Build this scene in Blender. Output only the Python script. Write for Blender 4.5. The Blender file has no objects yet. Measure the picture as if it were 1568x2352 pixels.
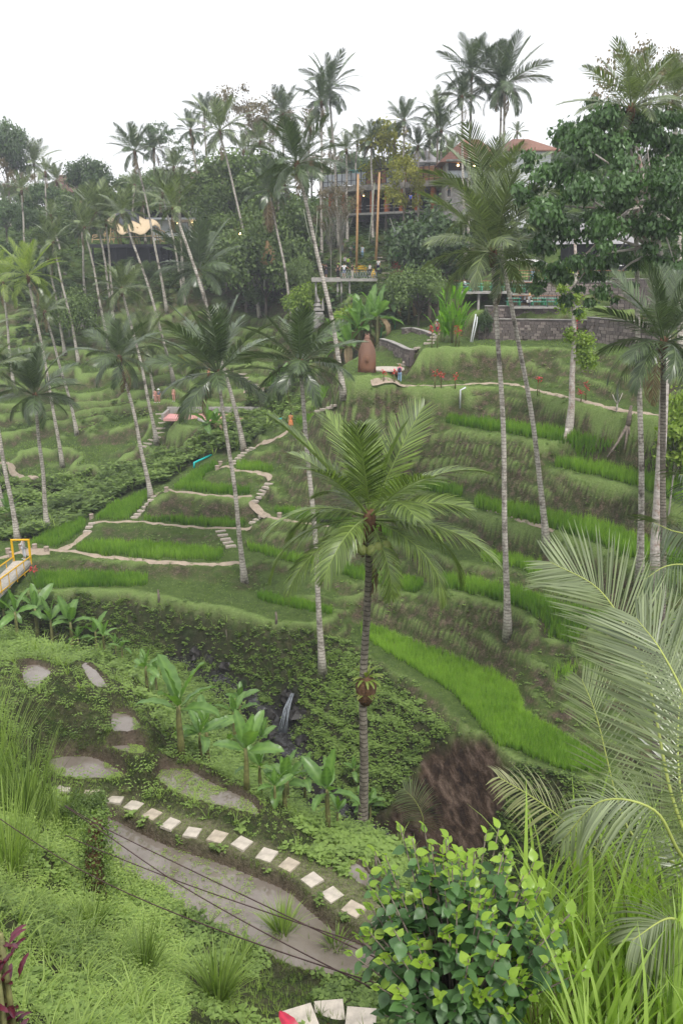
import bpy, bmesh, math, random
import numpy as np
from mathutils import Vector, Matrix, Euler
random.seed(7); rng = np.random.default_rng(11)
scene = bpy.context.scene
col = scene.collection
# ------------------------------------------------------------------ camera, sky, sun, exposure
PITCH = math.radians(16.4)
cam = bpy.data.objects.new('camera', bpy.data.cameras.new('camera'))
cam.data.sensor_fit = 'VERTICAL'; cam.data.sensor_height = 24; cam.data.lens = 20.0
cam.data.clip_start = 0.05; cam.data.clip_end = 1500
cam.location = (0, 0, 0); cam.rotation_euler = (math.pi/2 - PITCH, 0, 0)
col.objects.link(cam); scene.camera = cam
world = bpy.data.worlds.new('World'); scene.world = world; world.use_nodes = True
wn = world.node_tree; wn.nodes.clear()
sky = wn.nodes.new('ShaderNodeTexSky'); sky.sky_type = 'NISHITA'; sky.sun_disc = False
sky.sun_elevation = math.radians(58); sky.sun_rotation = math.radians(200); sky.dust_density = 3.0
cloud = wn.nodes.new('ShaderNodeMix'); cloud.data_type = 'RGBA'
cloud.inputs['Factor'].default_value = 0.93
cloud.inputs['B'].default_value = (8.75, 8.8, 8.95, 1)        # overcast: an even bright cloud layer over the blue
wn.links.new(sky.outputs['Color'], cloud.inputs['A'])
bg = wn.nodes.new('ShaderNodeBackground'); bg.inputs['Strength'].default_value = 0.088
wout = wn.nodes.new('ShaderNodeOutputWorld')
wn.links.new(cloud.outputs['Result'], bg.inputs['Color']); wn.links.new(bg.outputs[0], wout.inputs[0])
sl = bpy.data.lights.new('sun', 'SUN'); sl.energy = 1.5; sl.angle = math.radians(10); sl.color = (1, 0.97, 0.91)
sun = bpy.data.objects.new('sun', sl); col.objects.link(sun)
sun.rotation_euler = (math.radians(30), math.radians(12), 0)
scene.view_settings.view_transform = 'Standard'; scene.view_settings.look = 'None'
scene.view_settings.exposure = 0.88; scene.view_settings.gamma = 1
scene.render.engine = 'CYCLES'
cy = scene.cycles
cy.max_bounces = 5; cy.diffuse_bounces = 2; cy.glossy_bounces = 2; cy.transmission_bounces = 3
cy.transparent_max_bounces = 6; cy.volume_bounces = 0; cy.caustics_reflective = False; cy.caustics_refractive = False
# ------------------------------------------------------------------ helpers
CP, SP = math.cos(PITCH), math.sin(PITCH)
def ray(u, v):
    b = (1176 - v)/1960.0
    return np.array([(u-784)/1960.0, CP + b*SP, -SP + b*CP])
def W(u, v, z):                       # point at height z seen at photo position (u, v)
    r = ray(u, v); return r*(z/r[2])
def Dd(u, v, d):                      # point at horizontal distance d
    r = ray(u, v); return r*(d/r[1])
def Pd(u, d, z):
    f = d*CP - z*SP
    return np.array([(u-784)/1960.0*f, d, z])
def proj(P):
    P = np.asarray(P, float); f = P[..., 1]*CP - P[..., 2]*SP; up = P[..., 1]*SP + P[..., 2]*CP
    f = np.where(np.abs(f) < 1e-6, 1e-6, f)
    return 784 + 1960*P[..., 0]/f, 1176 - 1960*up/f
def inpoly(px, py, poly):
    px = np.asarray(px); py = np.asarray(py); r = np.zeros(px.shape, bool)
    n = len(poly); j = n-1
    for i in range(n):
        xi, yi = poly[i][0], poly[i][1]; xj, yj = poly[j][0], poly[j][1]
        if yi != yj:
            c = ((yi > py) != (yj > py)) & (px < (xj-xi)*(py-yi)/(yj-yi)+xi)
            r ^= c
        j = i
    return r
def link(o, parent=None):
    col.objects.link(o)
    if parent is not None: o.parent = parent
    return o
def tag(o, label=None, cat=None, group=None, kind=None):
    if label: o['label'] = label
    if cat: o['category'] = cat
    if group: o['group'] = group
    if kind: o['kind'] = kind
    return o
def mesh(name, V, F, mat=None, attrs=None, smooth=True, mids=None):
    """V (n,3); F a (m,3) or (m,4) int array."""
    V = np.asarray(V, np.float32); F = np.asarray(F, np.int32)
    me = bpy.data.meshes.new(name); k = F.shape[1]; m = len(F)
    me.vertices.add(len(V)); me.vertices.foreach_set('co', V.ravel())
    me.loops.add(m*k); me.loops.foreach_set('vertex_index', F.ravel())
    me.polygons.add(m); me.polygons.foreach_set('loop_start', np.arange(m, dtype=np.int32)*k)
    me.polygons.foreach_set('loop_total', np.full(m, k, np.int32))
    if smooth: me.polygons.foreach_set('use_smooth', np.ones(m, bool))
    if mat is not None:
        for q in (mat if isinstance(mat, (list, tuple)) else [mat]): me.materials.append(q)
    if mids is not None: me.polygons.foreach_set('material_index', np.asarray(mids, np.int32))
    if attrs:
        for a, arr in attrs.items():
            at = me.attributes.new(a, 'FLOAT', 'POINT'); at.data.foreach_set('value', np.asarray(arr, np.float32))
    me.update(calc_edges=True)
    return me
def obj(name, me, parent=None, loc=(0, 0, 0), rot=None, sc=None):
    o = bpy.data.objects.new(name, me); o.location = loc
    if rot is not None: o.rotation_euler = rot
    if sc is not None: o.scale = (sc, sc, sc) if isinstance(sc, (int, float)) else sc
    return link(o, parent)
def empty(name, loc, label=None, cat=None, group=None, rz=0, kind=None):
    o = bpy.data.objects.new(name, None); o.location = loc; o.rotation_euler = (0, 0, rz); o.empty_display_size = .2
    link(o); tag(o, label, cat, group, kind); return o
class MB:
    """collects simple solids into one mesh"""
    def __init__(s): s.V = []; s.F = []; s.n = 0
    def add(s, V, F):
        V = np.asarray(V, float); s.V.append(V)
        for f in F: s.F.append(tuple(int(i)+s.n for i in f))
        s.n += len(V)
    def box(s, c, size, rz=0, rx=0, taper=1.0):
        x, y, z = size[0]/2, size[1]/2, size[2]/2
        v = [(-x, -y, -z), (x, -y, -z), (x, y, -z), (-x, y, -z), (-x*taper, -y*taper, z), (x*taper, -y*taper, z), (x*taper, y*taper, z), (-x*taper, y*taper, z)]
        M = Matrix.Translation(Vector([float(q) for q in c])) @ Matrix.Rotation(rz, 4, 'Z') @ Matrix.Rotation(rx, 4, 'X')
        v = [tuple(M @ Vector(p)) for p in v]
        s.add(v, [(0, 3, 2, 1), (4, 5, 6, 7), (0, 1, 5, 4), (1, 2, 6, 5), (2, 3, 7, 6), (3, 0, 4, 7)])
        return s
    def tube(s, pts, rad, n=8, cap=True):
        pts = [np.asarray(p, float) for p in pts]
        if not hasattr(rad, '__len__'): rad = [rad]*len(pts)
        V = []; F = []
        prev = None
        for i, p in enumerate(pts):
            a = pts[max(i-1, 0)]; b = pts[min(i+1, len(pts)-1)]; t = b-a; t = t/(np.linalg.norm(t)+1e-9)
            if prev is None:
                e = np.array([1., 0, 0]) if abs(t[0]) < .9 else np.array([0, 1., 0])
            else: e = prev
            e = e - t*np.dot(e, t); e /= np.linalg.norm(e)+1e-9; prev = e
            f = np.cross(t, e)
            for k in range(n):
                A = 2*math.pi*k/n; V.append(p + (e*math.cos(A)+f*math.sin(A))*rad[i])
        m = len(pts)
        for i in range(m-1):
            for k in range(n):
                F.append((i*n+k, i*n+(k+1) % n, (i+1)*n+(k+1) % n, (i+1)*n+k))
        if cap: F.append(tuple(range(n-1, -1, -1))); F.append(tuple((m-1)*n+k for k in range(n)))
        s.add(V, F); return s
    def bar(s, a, b, r, n=6): return s.tube([a, b], r, n)
    def lathe(s, prof, c=(0, 0, 0), n=16):
        V = []; F = []
        for r, z in prof:
            for k in range(n): A = 2*math.pi*k/n; V.append((c[0]+r*math.cos(A), c[1]+r*math.sin(A), c[2]+z))
        for i in range(len(prof)-1):
            for k in range(n): F.append((i*n+k, i*n+(k+1) % n, (i+1)*n+(k+1) % n, (i+1)*n+k))
        F.append(tuple(range(n-1, -1, -1))); F.append(tuple((len(prof)-1)*n+k for k in range(n)))
        s.add(V, F); return s
    def ball(s, c, r, n=10, m=7):
        if not hasattr(r, '__len__'): r = (r, r, r)
        V = []; F = []
        for i in range(m+1):
            th = math.pi*i/m
            for k in range(n): A = 2*math.pi*k/n; V.append((c[0]+r[0]*math.sin(th)*math.cos(A), c[1]+r[1]*math.sin(th)*math.sin(A), c[2]+r[2]*math.cos(th)))
        for i in range(m):
            for k in range(n): F.append((i*n+k, (i+1)*n+k, (i+1)*n+(k+1) % n, i*n+(k+1) % n))
        s.add(V, F); return s
    def mesh(s, name, mat, smooth=False):
        me = bpy.data.meshes.new(name); me.from_pydata([tuple(p) for p in np.concatenate(s.V)], [], s.F)
        for q in (mat if isinstance(mat, (list, tuple)) else [mat]): me.materials.append(q)
        if smooth: me.polygons.foreach_set('use_smooth', np.ones(len(me.polygons), bool))
        me.update(); return me
    def build(s, name, mat, parent=None, smooth=False, loc=(0, 0, 0), rot=None):
        return obj(name, s.mesh(name, mat, smooth), parent, loc, rot)
# ------------------------------------------------------------------ materials
class NT:
    def __init__(s, name):
        s.m = bpy.data.materials.new(name); s.m.use_nodes = True; s.t = s.m.node_tree; s.t.nodes.clear()
    def n(s, typ, **kw):
        nd = s.t.nodes.new('ShaderNode'+typ)
        for k, v in kw.items():
            if k.startswith('_'): setattr(nd, k[1:], v)
            else: nd.inputs[k.replace('__', ' ')].default_value = v
        return nd
    def l(s, a, b): s.t.links.new(a, b)
    def noise(s, scale, detail=4, rough=.6, vec=None, dist=0.):
        nd = s.n('TexNoise'); nd.inputs['Scale'].default_value = scale; nd.inputs['Detail'].default_value = detail
        nd.inputs['Roughness'].default_value = rough; nd.inputs['Distortion'].default_value = dist
        if vec is not None: s.l(vec, nd.inputs['Vector'])
        return nd.outputs['Fac']
    def ramp(s, fac, stops, interp='LINEAR'):
        nd = s.n('ValToRGB'); cr = nd.color_ramp; cr.interpolation = interp
        while len(cr.elements) < len(stops): cr.elements.new(0.5)
        for e, (p, c) in zip(cr.elements, stops):
            e.position = p; e.color = tuple(c)+(1,) if len(c) == 3 else c
        s.l(fac, nd.inputs['Fac']); return nd.outputs['Color']
    def mix(s, fac, a, b, mode='MIX'):
        nd = s.n('Mix', _data_type='RGBA', _blend_type=mode)
        for inp, val in (('Factor', fac), ('A', a), ('B', b)):
            if isinstance(val, (int, float)): nd.inputs[inp].default_value = val
            elif isinstance(val, tuple): nd.inputs[inp].default_value = val+(1,) if len(val) == 3 else val
            else: s.l(val, nd.inputs[inp])
        return nd.outputs['Result']
    def math(s, op, a, b=None, c=None, clamp=False):
        nd = s.n('Math', _operation=op, _use_clamp=clamp)
        for i, val in enumerate((a, b, c)):
            if val is None: continue
            if isinstance(val, (int, float)): nd.inputs[i].default_value = val
            else: s.l(val, nd.inputs[i])
        return nd.outputs[0]
    def attr(s, name): return s.n('Attribute', _attribute_name=name).outputs['Fac']
    def obj(s): return s.n('TexCoord').outputs['Object']
    def pos(s): return s.n('NewGeometry').outputs['Position']
    def rnd(s): return s.n('ObjectInfo').outputs['Random']
    def bump(s, h, dist=.05, strength=.6):
        nd = s.n('Bump'); nd.inputs['Strength'].default_value = strength; nd.inputs['Distance'].default_value = dist
        s.l(h, nd.inputs['Height']); return nd.outputs['Normal']
    def out(s, color, rough=.8, normal=None, metal=0., spec=.3, transl=0., tcol=None):
        p = s.n('BsdfPrincipled'); p.inputs['Specular IOR Level'].default_value = spec; p.inputs['Metallic'].default_value = metal
        if isinstance(color, tuple): p.inputs['Base Color'].default_value = color+(1,)
        else: s.l(color, p.inputs['Base Color'])
        if isinstance(rough, (int, float)): p.inputs['Roughness'].default_value = rough
        else: s.l(rough, p.inputs['Roughness'])
        if normal is not None: s.l(normal, p.inputs['Normal'])
        o = s.n('OutputMaterial'); sh = p.outputs[0]
        if transl > 0:
            t = s.n('BsdfTranslucent'); mx = s.n('MixShader'); mx.inputs[0].default_value = transl
            c2 = s.mix(1.0, color, tcol or (1.5, 1.7, .6), 'MULTIPLY')
            s.l(c2, t.inputs['Color']); s.l(sh, mx.inputs[1]); s.l(t.outputs[0], mx.inputs[2]); sh = mx.outputs[0]
        s.l(sh, o.inputs['Surface']); return s.m
def plain(name, c, rough=.7, var=.25, scale=6., bump=.0, metal=0., spec=.3):
    t = NT(name); f = t.noise(scale, 5, .65, t.obj())
    lo = tuple(q*(1-var) for q in c); hi = tuple(min(1, q*(1+var)) for q in c)
    cc = t.ramp(f, [(.3, lo), (.7, hi)])
    nrm = t.bump(f, bump, .7) if bump else None
    return t.out(cc, rough, nrm, metal, spec)
def leafmat(name, dark, light, rough=.45, transl=.3, spec=.35, attr=True, dead=None):
    """leaf: colour from the per-leaf tint plus the plant's own random value"""
    t = NT(name); r = t.rnd()
    f = t.attr('tint') if attr else r
    f2 = t.math('ADD', t.math('MULTIPLY', f, .75), t.math('MULTIPLY', r, .25))
    n = t.noise(2.3, 3, .6, t.obj()); f3 = t.math('ADD', t.math('MULTIPLY', f2, .8), t.math('MULTIPLY', n, .3), clamp=True)
    st = [(.12, dark), (.85, light)]
    if dead: st.append((.985, dead))
    return t.out(t.ramp(f3, st), rough, None, 0., spec, transl)
# ------------------------------------------------------------------ the valley: one height field, terraces level, banks between them
NR, NCOL = 1040, 600
Y0, SMAX = 7.0, 0.82
KR = math.log(290/3.0)/(NR-1); DS = 2*SMAX/(NCOL-1)
def gi(x, y):                     # world -> grid (row, column)
    Y = np.maximum(np.asarray(y, float)+Y0, .5)
    return np.log(Y/3.0)/KR, (np.asarray(x, float)/Y + SMAX)/DS
RR, CC = np.meshgrid(np.arange(NR), np.arange(NCOL), indexing='ij')
YY = 3.0*np.exp(RR*KR); GX = (CC*DS-SMAX)*YY; GY = YY-Y0
H = np.zeros((NR, NCOL)); FIX = np.zeros((NR, NCOL), bool)
def raster(poly):                 # world polygon -> mask of grid nodes
    pr = [gi(p[0], p[1]) for p in poly]
    r0 = max(0, int(min(a for a, b in pr))-1); r1 = min(NR, int(max(a for a, b in pr))+2)
    c0 = max(0, int(min(b for a, b in pr))-1); c1 = min(NCOL, int(max(b for a, b in pr))+2)
    M = np.zeros((NR, NCOL), bool)
    if r1 > r0 and c1 > c0: M[r0:r1, c0:c1] = inpoly(RR[r0:r1, c0:c1], CC[r0:r1, c0:c1], pr)
    return M
def line(pts, w=0):               # polyline of world points, heights followed
    for a, b in zip(pts[:-1], pts[1:]):
        ra, ca = gi(a[0], a[1]); rb, cb = gi(b[0], b[1]); n = int(max(abs(ra-rb), abs(ca-cb)))*2+2
        t = np.linspace(0, 1, n); r = np.rint(ra+(rb-ra)*t).astype(int); c = np.rint(ca+(cb-ca)*t).astype(int); z = a[2]+(b[2]-a[2])*t
        ok = (r >= w) & (r < NR-w) & (c >= w) & (c < NCOL-w)
        for i in range(-w, w+1):
            for j in range(-w, w+1): H[r[ok]+i, c[ok]+j] = z[ok]; FIX[r[ok]+i, c[ok]+j] = True
def PW(px, z): return [W(u, v, z) for u, v in px]
def L3(px): return [W(*p) for p in px]
def pts(ps):
    for p in ps:
        r, c = gi(p[0], p[1]); r = int(round(float(r))); c = int(round(float(c)))
        if 1 <= r < NR-1 and 1 <= c < NCOL-1: H[r-1:r+2, c-1:c+2] = p[2]; FIX[r-1:r+2, c-1:c+2] = True
# --- far hillside and crest
pts([Pd(u, d, z) for u, d, z in [(-300,138,-2),(-100,138,-1.5),(100,138,-1.5),(300,138,-1.5),(500,135,-2),(700,122,-2),(800,109,-1.9),(868,119,-.8),(950,105,-1.4),(1050,98,-1.6),(1150,95,-1.5),(1400,92,-1.8),(1600,88,-2),(1800,84,-2.5),
    (-300,150,2),(-100,150,2.5),(200,150,3),(400,150,4),(600,145,4),(800,130,3),(950,122,3),(1100,115,3),(1400,110,2),(1600,105,2),(1850,100,2),
    (-300,185,9),(0,182,9),(300,178,10),(600,165,10.5),(850,145,8),(1050,138,9),(1250,130,9.5),(1500,130,8),(1800,125,8),
    (-300,250,14),(0,245,15),(400,230,16),(900,205,16),(1500,195,15),(1900,190,14),(-300,275,14),(400,275,14),(1500,275,13)]])
# --- left valley, beyond the side stream
line(L3([(-160,1235,-24.8),(-60,1225,-24.5),(60,1205,-24.3),(150,1165,-23.5),(260,1100,-22),(350,1060,-21),(430,1040,-20),(500,1000,-18.8),(560,975,-18),(620,930,-16.5),(680,890,-15)]))
pts(L3([(-120,1090,-22.8),(0,1090,-22.5),(100,1080,-22.3),(200,1060,-21.5),(300,1010,-19.5),(380,1005,-19.4),(-120,1000,-20.2),(0,1000,-20),(150,1000,-20),(250,930,-17.5),(350,900,-16),(100,900,-16.5),(0,900,-16.5),(-120,900,-16.5),
    (450,860,-14),(600,880,-14.5),(100,830,-13.2),(300,830,-13.2),(500,800,-12),(640,800,-11.6),(700,830,-12.5),(-120,780,-10.8),(0,780,-10.8),(200,760,-9.7),(400,760,-9.7),(600,740,-8.6),(680,760,-9),(750,760,-8.3),
    (-100,690,-5.6),(100,690,-5.6),(300,680,-5),(500,680,-5),(650,680,-4.6),(730,690,-4.8),(860,690,-4.6),(960,690,-4.2)]))
# --- gully of the stream and its near bank
STREAM = [(-120,1490,-25.4),(100,1495,-25.6),(300,1500,-25.7),(480,1535,-26),(560,1580,-26.4),(625,1625,-26.8),(640,1668,-27.9),(690,1730,-28.2),(725,1795,-28.5),(800,1880,-29),(900,1965,-29.4),(1050,2060,-30),(1250,2160,-30.6),(1500,2250,-31.2),(1750,2300,-31.5)]
line(L3(STREAM), 1)
line([Pd(u, d, z) for u, d, z in [(-300,44,-23),(100,42,-23),(300,36,-22),(500,30,-21),(700,27.5,-21),(900,25,-21),(1100,22.5,-21),(1400,20,-21),(1700,18,-20.5)]])
line(L3([(-120,1430,-15.8),(15,1458,-15.5),(168,1497,-15),(240,1502,-15),(345,1585,-14.5),(417,1745,-13.8),(490,1785,-13.9),(567,1815,-14),(650,1860,-14),(755,1900,-14),(835,1897,-14.9)])+[Pd(960,18.5,-14.6),Pd(1150,16,-14.6),Pd(1500,13.5,-14.2)])
pts([W(0,1500,-12.2),W(120,1505,-13),W(60,1620,-11.3),W(0,1650,-10.6),W(150,1700,-12.1),W(60,1700,-11.3),W(100,1800,-12),W(200,1850,-11.7),W(205,1900,-11.4),W(100,1950,-10),W(0,1900,-9.6),W(0,2050,-9),W(140,2080,-10.6),
     W(300,2100,-12.2),W(400,2200,-11.4),W(200,2250,-9.2),W(0,2300,-6.6),W(400,2340,-9.6),W(560,2260,-12.1),W(682,2335,-11.2),W(820,2345,-11.4),W(-120,1600,-9.5),W(-120,1900,-7),
     Pd(1050,8.5,-11.2),Pd(1300,8,-10.7),Pd(1500,7,-9.2),Pd(1200,5,-7.6),Pd(1500,5,-7.2),Pd(1568,12,-12.3),Pd(1300,12.5,-13),Pd(784,4,-7.5),(0,0,-4.2),(-4,0,-3.2),(4,0,-4.2),(-7,4,-4.2),(0,-3,-3.4),(-3.2,-3,-3),(3,-3,-3.4)])
# --- level terraces: (name, height, outline in the photograph)
FLATS = [
 ('pink',-17.2,[(392,975),(460,986),(540,982),(548,950),(520,941),(400,940)]),
 ('T7',-13.9,[(690,940),(792,940),(795,905),(760,890),(712,892),(700,915)]),
 ('T6',-15.5,[(655,992),(690,986),(760,980),(790,968),(760,958),(700,953),(670,965),(650,978)]),
 ('T5',-17.9,[(505,1079),(543,1084),(610,1089),(640,1094),(655,1078),(600,1069),(545,1067),(520,1064)]),
 ('T4',-18.9,[(355,1137),(395,1132),(461,1140),(574,1146),(592,1135),(570,1122),(490,1116),(465,1110),(470,1095),(500,1080),(495,1066),(440,1090),(390,1120)]),
 ('T3',-20.65,[(205,1206),(308,1201),(359,1206),(461,1217),(574,1217),(590,1205),(560,1200),(470,1198),(400,1194),(335,1191),(322,1180),(348,1140),(345,1124),(250,1160),(212,1188)]),
 ('R7',-12.65,[(820,957),(880,952),(958,954),(1025,972),(1104,990),(1216,1010),(1300,1020),(1418,1045),(1560,1080),(1640,1090),(1640,1072),(1560,1055),(1418,1028),(1289,1001),(1150,979),(1031,963),(958,943),(829,938)]),
 ('R6',-14.2,[(1235,1068),(1272,1076),(1345,1094),(1474,1130),(1568,1168),(1660,1195),(1660,1160),(1568,1128),(1451,1098),(1362,1074),(1272,1060)]),
 ('R5',-17.0,[(880,1118),(1000,1138),(1048,1152),(1115,1179),(1233,1213),(1278,1224),(1370,1254),(1457,1290),(1600,1335),(1600,1300),(1474,1254),(1362,1208),(1249,1184),(1087,1150),(1000,1120),(890,1100)]),
 ('R4',-19.5,[(605,1190),(650,1196),(700,1207),(760,1216),(900,1243),(1050,1283),(1109,1299),(1193,1313),(1250,1341),(1300,1359),(1400,1385),(1400,1360),(1250,1303),(1180,1285),(1104,1273),(900,1222),(769,1192),(631,1170),(600,1178)]),
 ('R3',-20.3,[(988,1352),(1081,1373),(1165,1394),(1205,1420),(1249,1431),(1310,1438),(1440,1455),(1440,1428),(1294,1400),(1182,1361),(1126,1350),(1014,1328)]),
 ('R3b',-21.4,[(1235,1468),(1330,1482),(1335,1462),(1245,1450)]),
 ('T2',-21.3,[(-60,1292),(0,1287),(62,1286),(103,1277),(169,1278),(220,1285),(308,1290),(410,1295),(513,1300),(549,1300),(575,1292),(600,1285),(640,1292),(723,1308),(829,1340),(913,1359),(955,1367),(985,1354),(952,1334),(857,1317),(740,1287),(666,1276),(570,1253),(545,1262),(520,1267),(450,1257),(350,1250),(235,1245),(180,1252),(205,1222),(208,1200),(195,1190),(105,1225),(60,1240),(0,1245),(-60,1250)]),
 ('T1',-22.1,[(40,1362),(205,1355),(308,1358),(379,1378),(461,1393),(538,1406),(615,1430),(700,1436),(760,1424),(778,1405),(700,1387),(600,1362),(560,1350),(500,1342),(450,1333),(345,1334),(330,1318),(100,1314),(55,1330)]),
 ('R0',-23.5,[(798,1440),(812,1478),(860,1512),(950,1572),(1010,1612),(1055,1660),(1090,1695),(1140,1730),(1221,1759),(1306,1792),(1420,1800),(1430,1765),(1367,1736),(1322,1709),(1261,1676),(1204,1638),(1188,1588),(1132,1546),(1048,1514),(986,1492),(874,1448),(825,1428)]),
 ('path10',-10.0,[(815,896),(870,893),(913,889),(1048,890),(1115,888),(1182,891),(1250,909),(1350,932),(1440,952),(1620,985),(1620,966),(1440,935),(1350,915),(1250,894),(1182,878),(1115,874),(1048,876),(913,866),(870,868),(830,878)]),
 ('lawn',-9.0,[(795,866),(850,866),(905,862),(912,845),(905,832),(870,815),(800,812),(775,840)]),
 ('lawn2',-7.7,[(878,783),(910,789),(955,799),(975,794),(985,785),(960,766),(900,760),(878,765)]),
 ('lawn3',-7.3,[(925,758),(975,764),(1000,755),(1000,741),(940,739)]),
 ('shelf',-7.2,[(945,803),(1000,800),(1081,796),(1250,798),(1362,806),(1474,831),(1640,850),(1640,815),(1362,786),(1250,781),(1081,779),(980,784)]),
 ('pondside',-12.65,[(120,1800),(250,1820),(390,1850),(513,1888),(620,1925),(759,1967),(850,2000),(930,2055),(1060,2130),(1200,2240),(1150,2330),(950,2310),(860,2262),(769,2270),(656,2245),(590,2192),(513,2156),(461,2135),(400,2089),(359,2058),(308,2038),(228,1972),(215,1900),(200,1862),(120,1825)]),
 ('paddyB',-12.6,[(345,1750),(436,1752),(500,1785),(565,1815),(610,1850),(620,1890),(590,1895),(500,1880),(420,1850),(340,1800)]),
 ('paddyC',-12.35,[(95,1722),(205,1722),(256,1738),(305,1770),(305,1800),(226,1812),(120,1800),(90,1770)]),
 ('paddyD',-12.15,[(225,1700),(310,1696),(350,1705),(350,1745),(300,1750),(250,1735)]),
 ('paddyE',-12.0,[(240,1625),(275,1618),(320,1632),(345,1665),(330,1700),(250,1696),(238,1650)]),
 ('paddyF',-11.9,[(172,1508),(205,1512),(245,1545),(275,1590),(225,1602),(190,1575),(176,1535)]),
 ('paddyG',-11.5,[(30,1525),(70,1505),(125,1522),(140,1550),(100,1590),(80,1612),(45,1590)]),
]
SLIP = [(985,1722),(1030,1700),(1085,1692),(1110,1690),(1160,1745),(1172,1800),(1155,1860),(1125,1910),(1105,1970),(1000,2000),(870,1970),(850,1900),(895,1860),(955,1780)]
FM = {}
for nm, z, px in FLATS:
    M = raster(PW(px, z)); H[M] = z; FIX |= M; FM[nm] = M
line(L3([(555,1062,-17.7),(590,1038,-17.0),(610,1024,-16.6),(645,1003,-15.9),(665,988,-15.5)]), 2)       # stair spine
line(L3([(672,740,-8.2),(735,880,-12.5)]))
for a in ((1075, 785), (1340, 797)):
    pass
# terrain behind the stone walls on the right
WALLY = 82.5
line([Pd(1090,84,-4.6),Pd(1200,84,-4.3),Pd(1330,83,-4.3),Pd(1560,78,-4.2)], 1)
line([Pd(1060,88,-2.9),Pd(1200,88,-2.9),Pd(1400,86,-2.8),Pd(1620,82,-2.8)], 1)
# solve: heights between the fixed lines and levels
def solve(H, FIX, it):
    h, f = H.shape
    if min(h, f) > 24:
        h2, f2 = (h+1)//2, (f+1)//2
        Hp = np.zeros((h2*2, f2*2)); Fp = np.zeros((h2*2, f2*2)); Hp[:h, :f] = H*FIX; Fp[:h, :f] = FIX
        s = Hp.reshape(h2, 2, f2, 2).sum((1, 3)); k = Fp.reshape(h2, 2, f2, 2).sum((1, 3))
        C = solve(np.where(k > 0, s/np.maximum(k, 1), 0), k > 0, it)
        U = np.repeat(np.repeat(C, 2, 0), 2, 1)[:h, :f]; X = np.where(FIX, H, U)
    else:
        X = np.where(FIX, H, H[FIX].mean()); it = 400
    for _ in range(it):
        P = np.pad(X, 1, mode='edge'); A = .25*(P[:-2, 1:-1]+P[2:, 1:-1]+P[1:-1, :-2]+P[1:-1, 2:])
        X = np.where(FIX, H, A)
    return X
H = solve(H, FIX, 50)
def blur(A, n=1):
    for _ in range(n):
        P = np.pad(A, 1, mode='edge'); A = (P[:-2, 1:-1]+2*P[1:-1, 1:-1]+P[2:, 1:-1])/4
        P = np.pad(A, 1, mode='edge'); A = (P[1:-1, :-2]+2*P[1:-1, 1:-1]+P[1:-1, 2:])/4
    return A
def vnoise(x, y, seed=0):         # smooth value noise
    xi = np.floor(x).astype(np.int64); yi = np.floor(y).astype(np.int64); fx = x-xi; fy = y-yi
    fx = fx*fx*(3-2*fx); fy = fy*fy*(3-2*fy)
    def hsh(a, b):
        h = (a*374761393 + b*668265263 + seed*982451653) & 0xffffffff
        h = ((h ^ (h >> 13))*1274126177) & 0xffffffff
        return ((h ^ (h >> 16)) & 0xffff)/65535.0
    a = hsh(xi, yi); b = hsh(xi+1, yi); c = hsh(xi, yi+1); d = hsh(xi+1, yi+1)
    return (a*(1-fx)+b*fx)*(1-fy)+(c*(1-fx)+d*fx)*fy - .5
def fbm(x, y, sc, oc=4, seed=0):
    r = 0; a = 1.
    for i in range(oc): r = r + a*vnoise(x*sc, y*sc, seed+i*7); a *= .5; sc *= 2.03
    return r
def blurc(A, n):
    for _ in range(n):
        P = np.pad(A, 1, mode='edge'); A = (P[1:-1, :-2]+2*P[1:-1, 1:-1]+P[1:-1, 2:])/4
    return A
midm = np.clip((GY-33)/5, 0, 1); H = H*(1-midm)+blurc(H, 10)*midm
# step the free slopes of the left valley and the far slope into small terraces
UU, VV = proj(np.stack([GX, GY, H], -1))
smo = blur(H, 40); wfar = blur(((GY > 84) & ~FIX).astype(float), 8)*np.clip((GY-84)/6, 0, 1); H = np.where(FM['pink'], H, H*(1-wfar)+smo*wfar)
leftm = ((UU < 640) & (VV > 720) & (VV < 1150) & (GY > 84) & (GY < 132)).astype(float)
leftm = blur(leftm*(~FIX), 6)
warp = fbm(GX, GY, .09, 3, 5)*2.6
st = 1.5; q = (H+warp)/st; fr = q-np.floor(q)
stepz = (np.floor(q)+np.clip((fr-.68)/.22, 0, 1))*st - warp
lipb = np.exp(-((fr-.97)/.06)**2)*.12
H = H*(1-leftm) + (stepz+lipb)*leftm
# the smaller steps of the right-hand banks
flatany = np.zeros_like(FIX)
for M in FM.values(): flatany |= M
rmask = blur(((GY > 33) & (GY < 104) & (UU > 560) & ~flatany & ~FIX).astype(float), 4); rmask = np.clip((rmask-.45)*2.2, 0, 1)*.8
st2 = .85; w2 = fbm(GX, GY, .16, 3, 15)*1.5; q2 = (H+w2)/st2; f2 = q2-np.floor(q2)
H = H*(1-rmask)+((np.floor(q2)+np.clip((f2-.5)/.42, 0, 1))*st2-w2)*rmask
H = np.where(flatany, H, H + blur((~flatany).astype(float), 3)*fbm(GX+.5*H, GY+1.2*H, .5, 3, 9)*.42*np.clip((GY-8)/10, .25, 1))
slip_e = blur((inpoly(UU, VV, SLIP) & (GY > 30)).astype(float), 1)
H = np.where(GY > 33, H*.6+blur(H, 1)*.4, blur(H, 1)) - slip_e*.55
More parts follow.
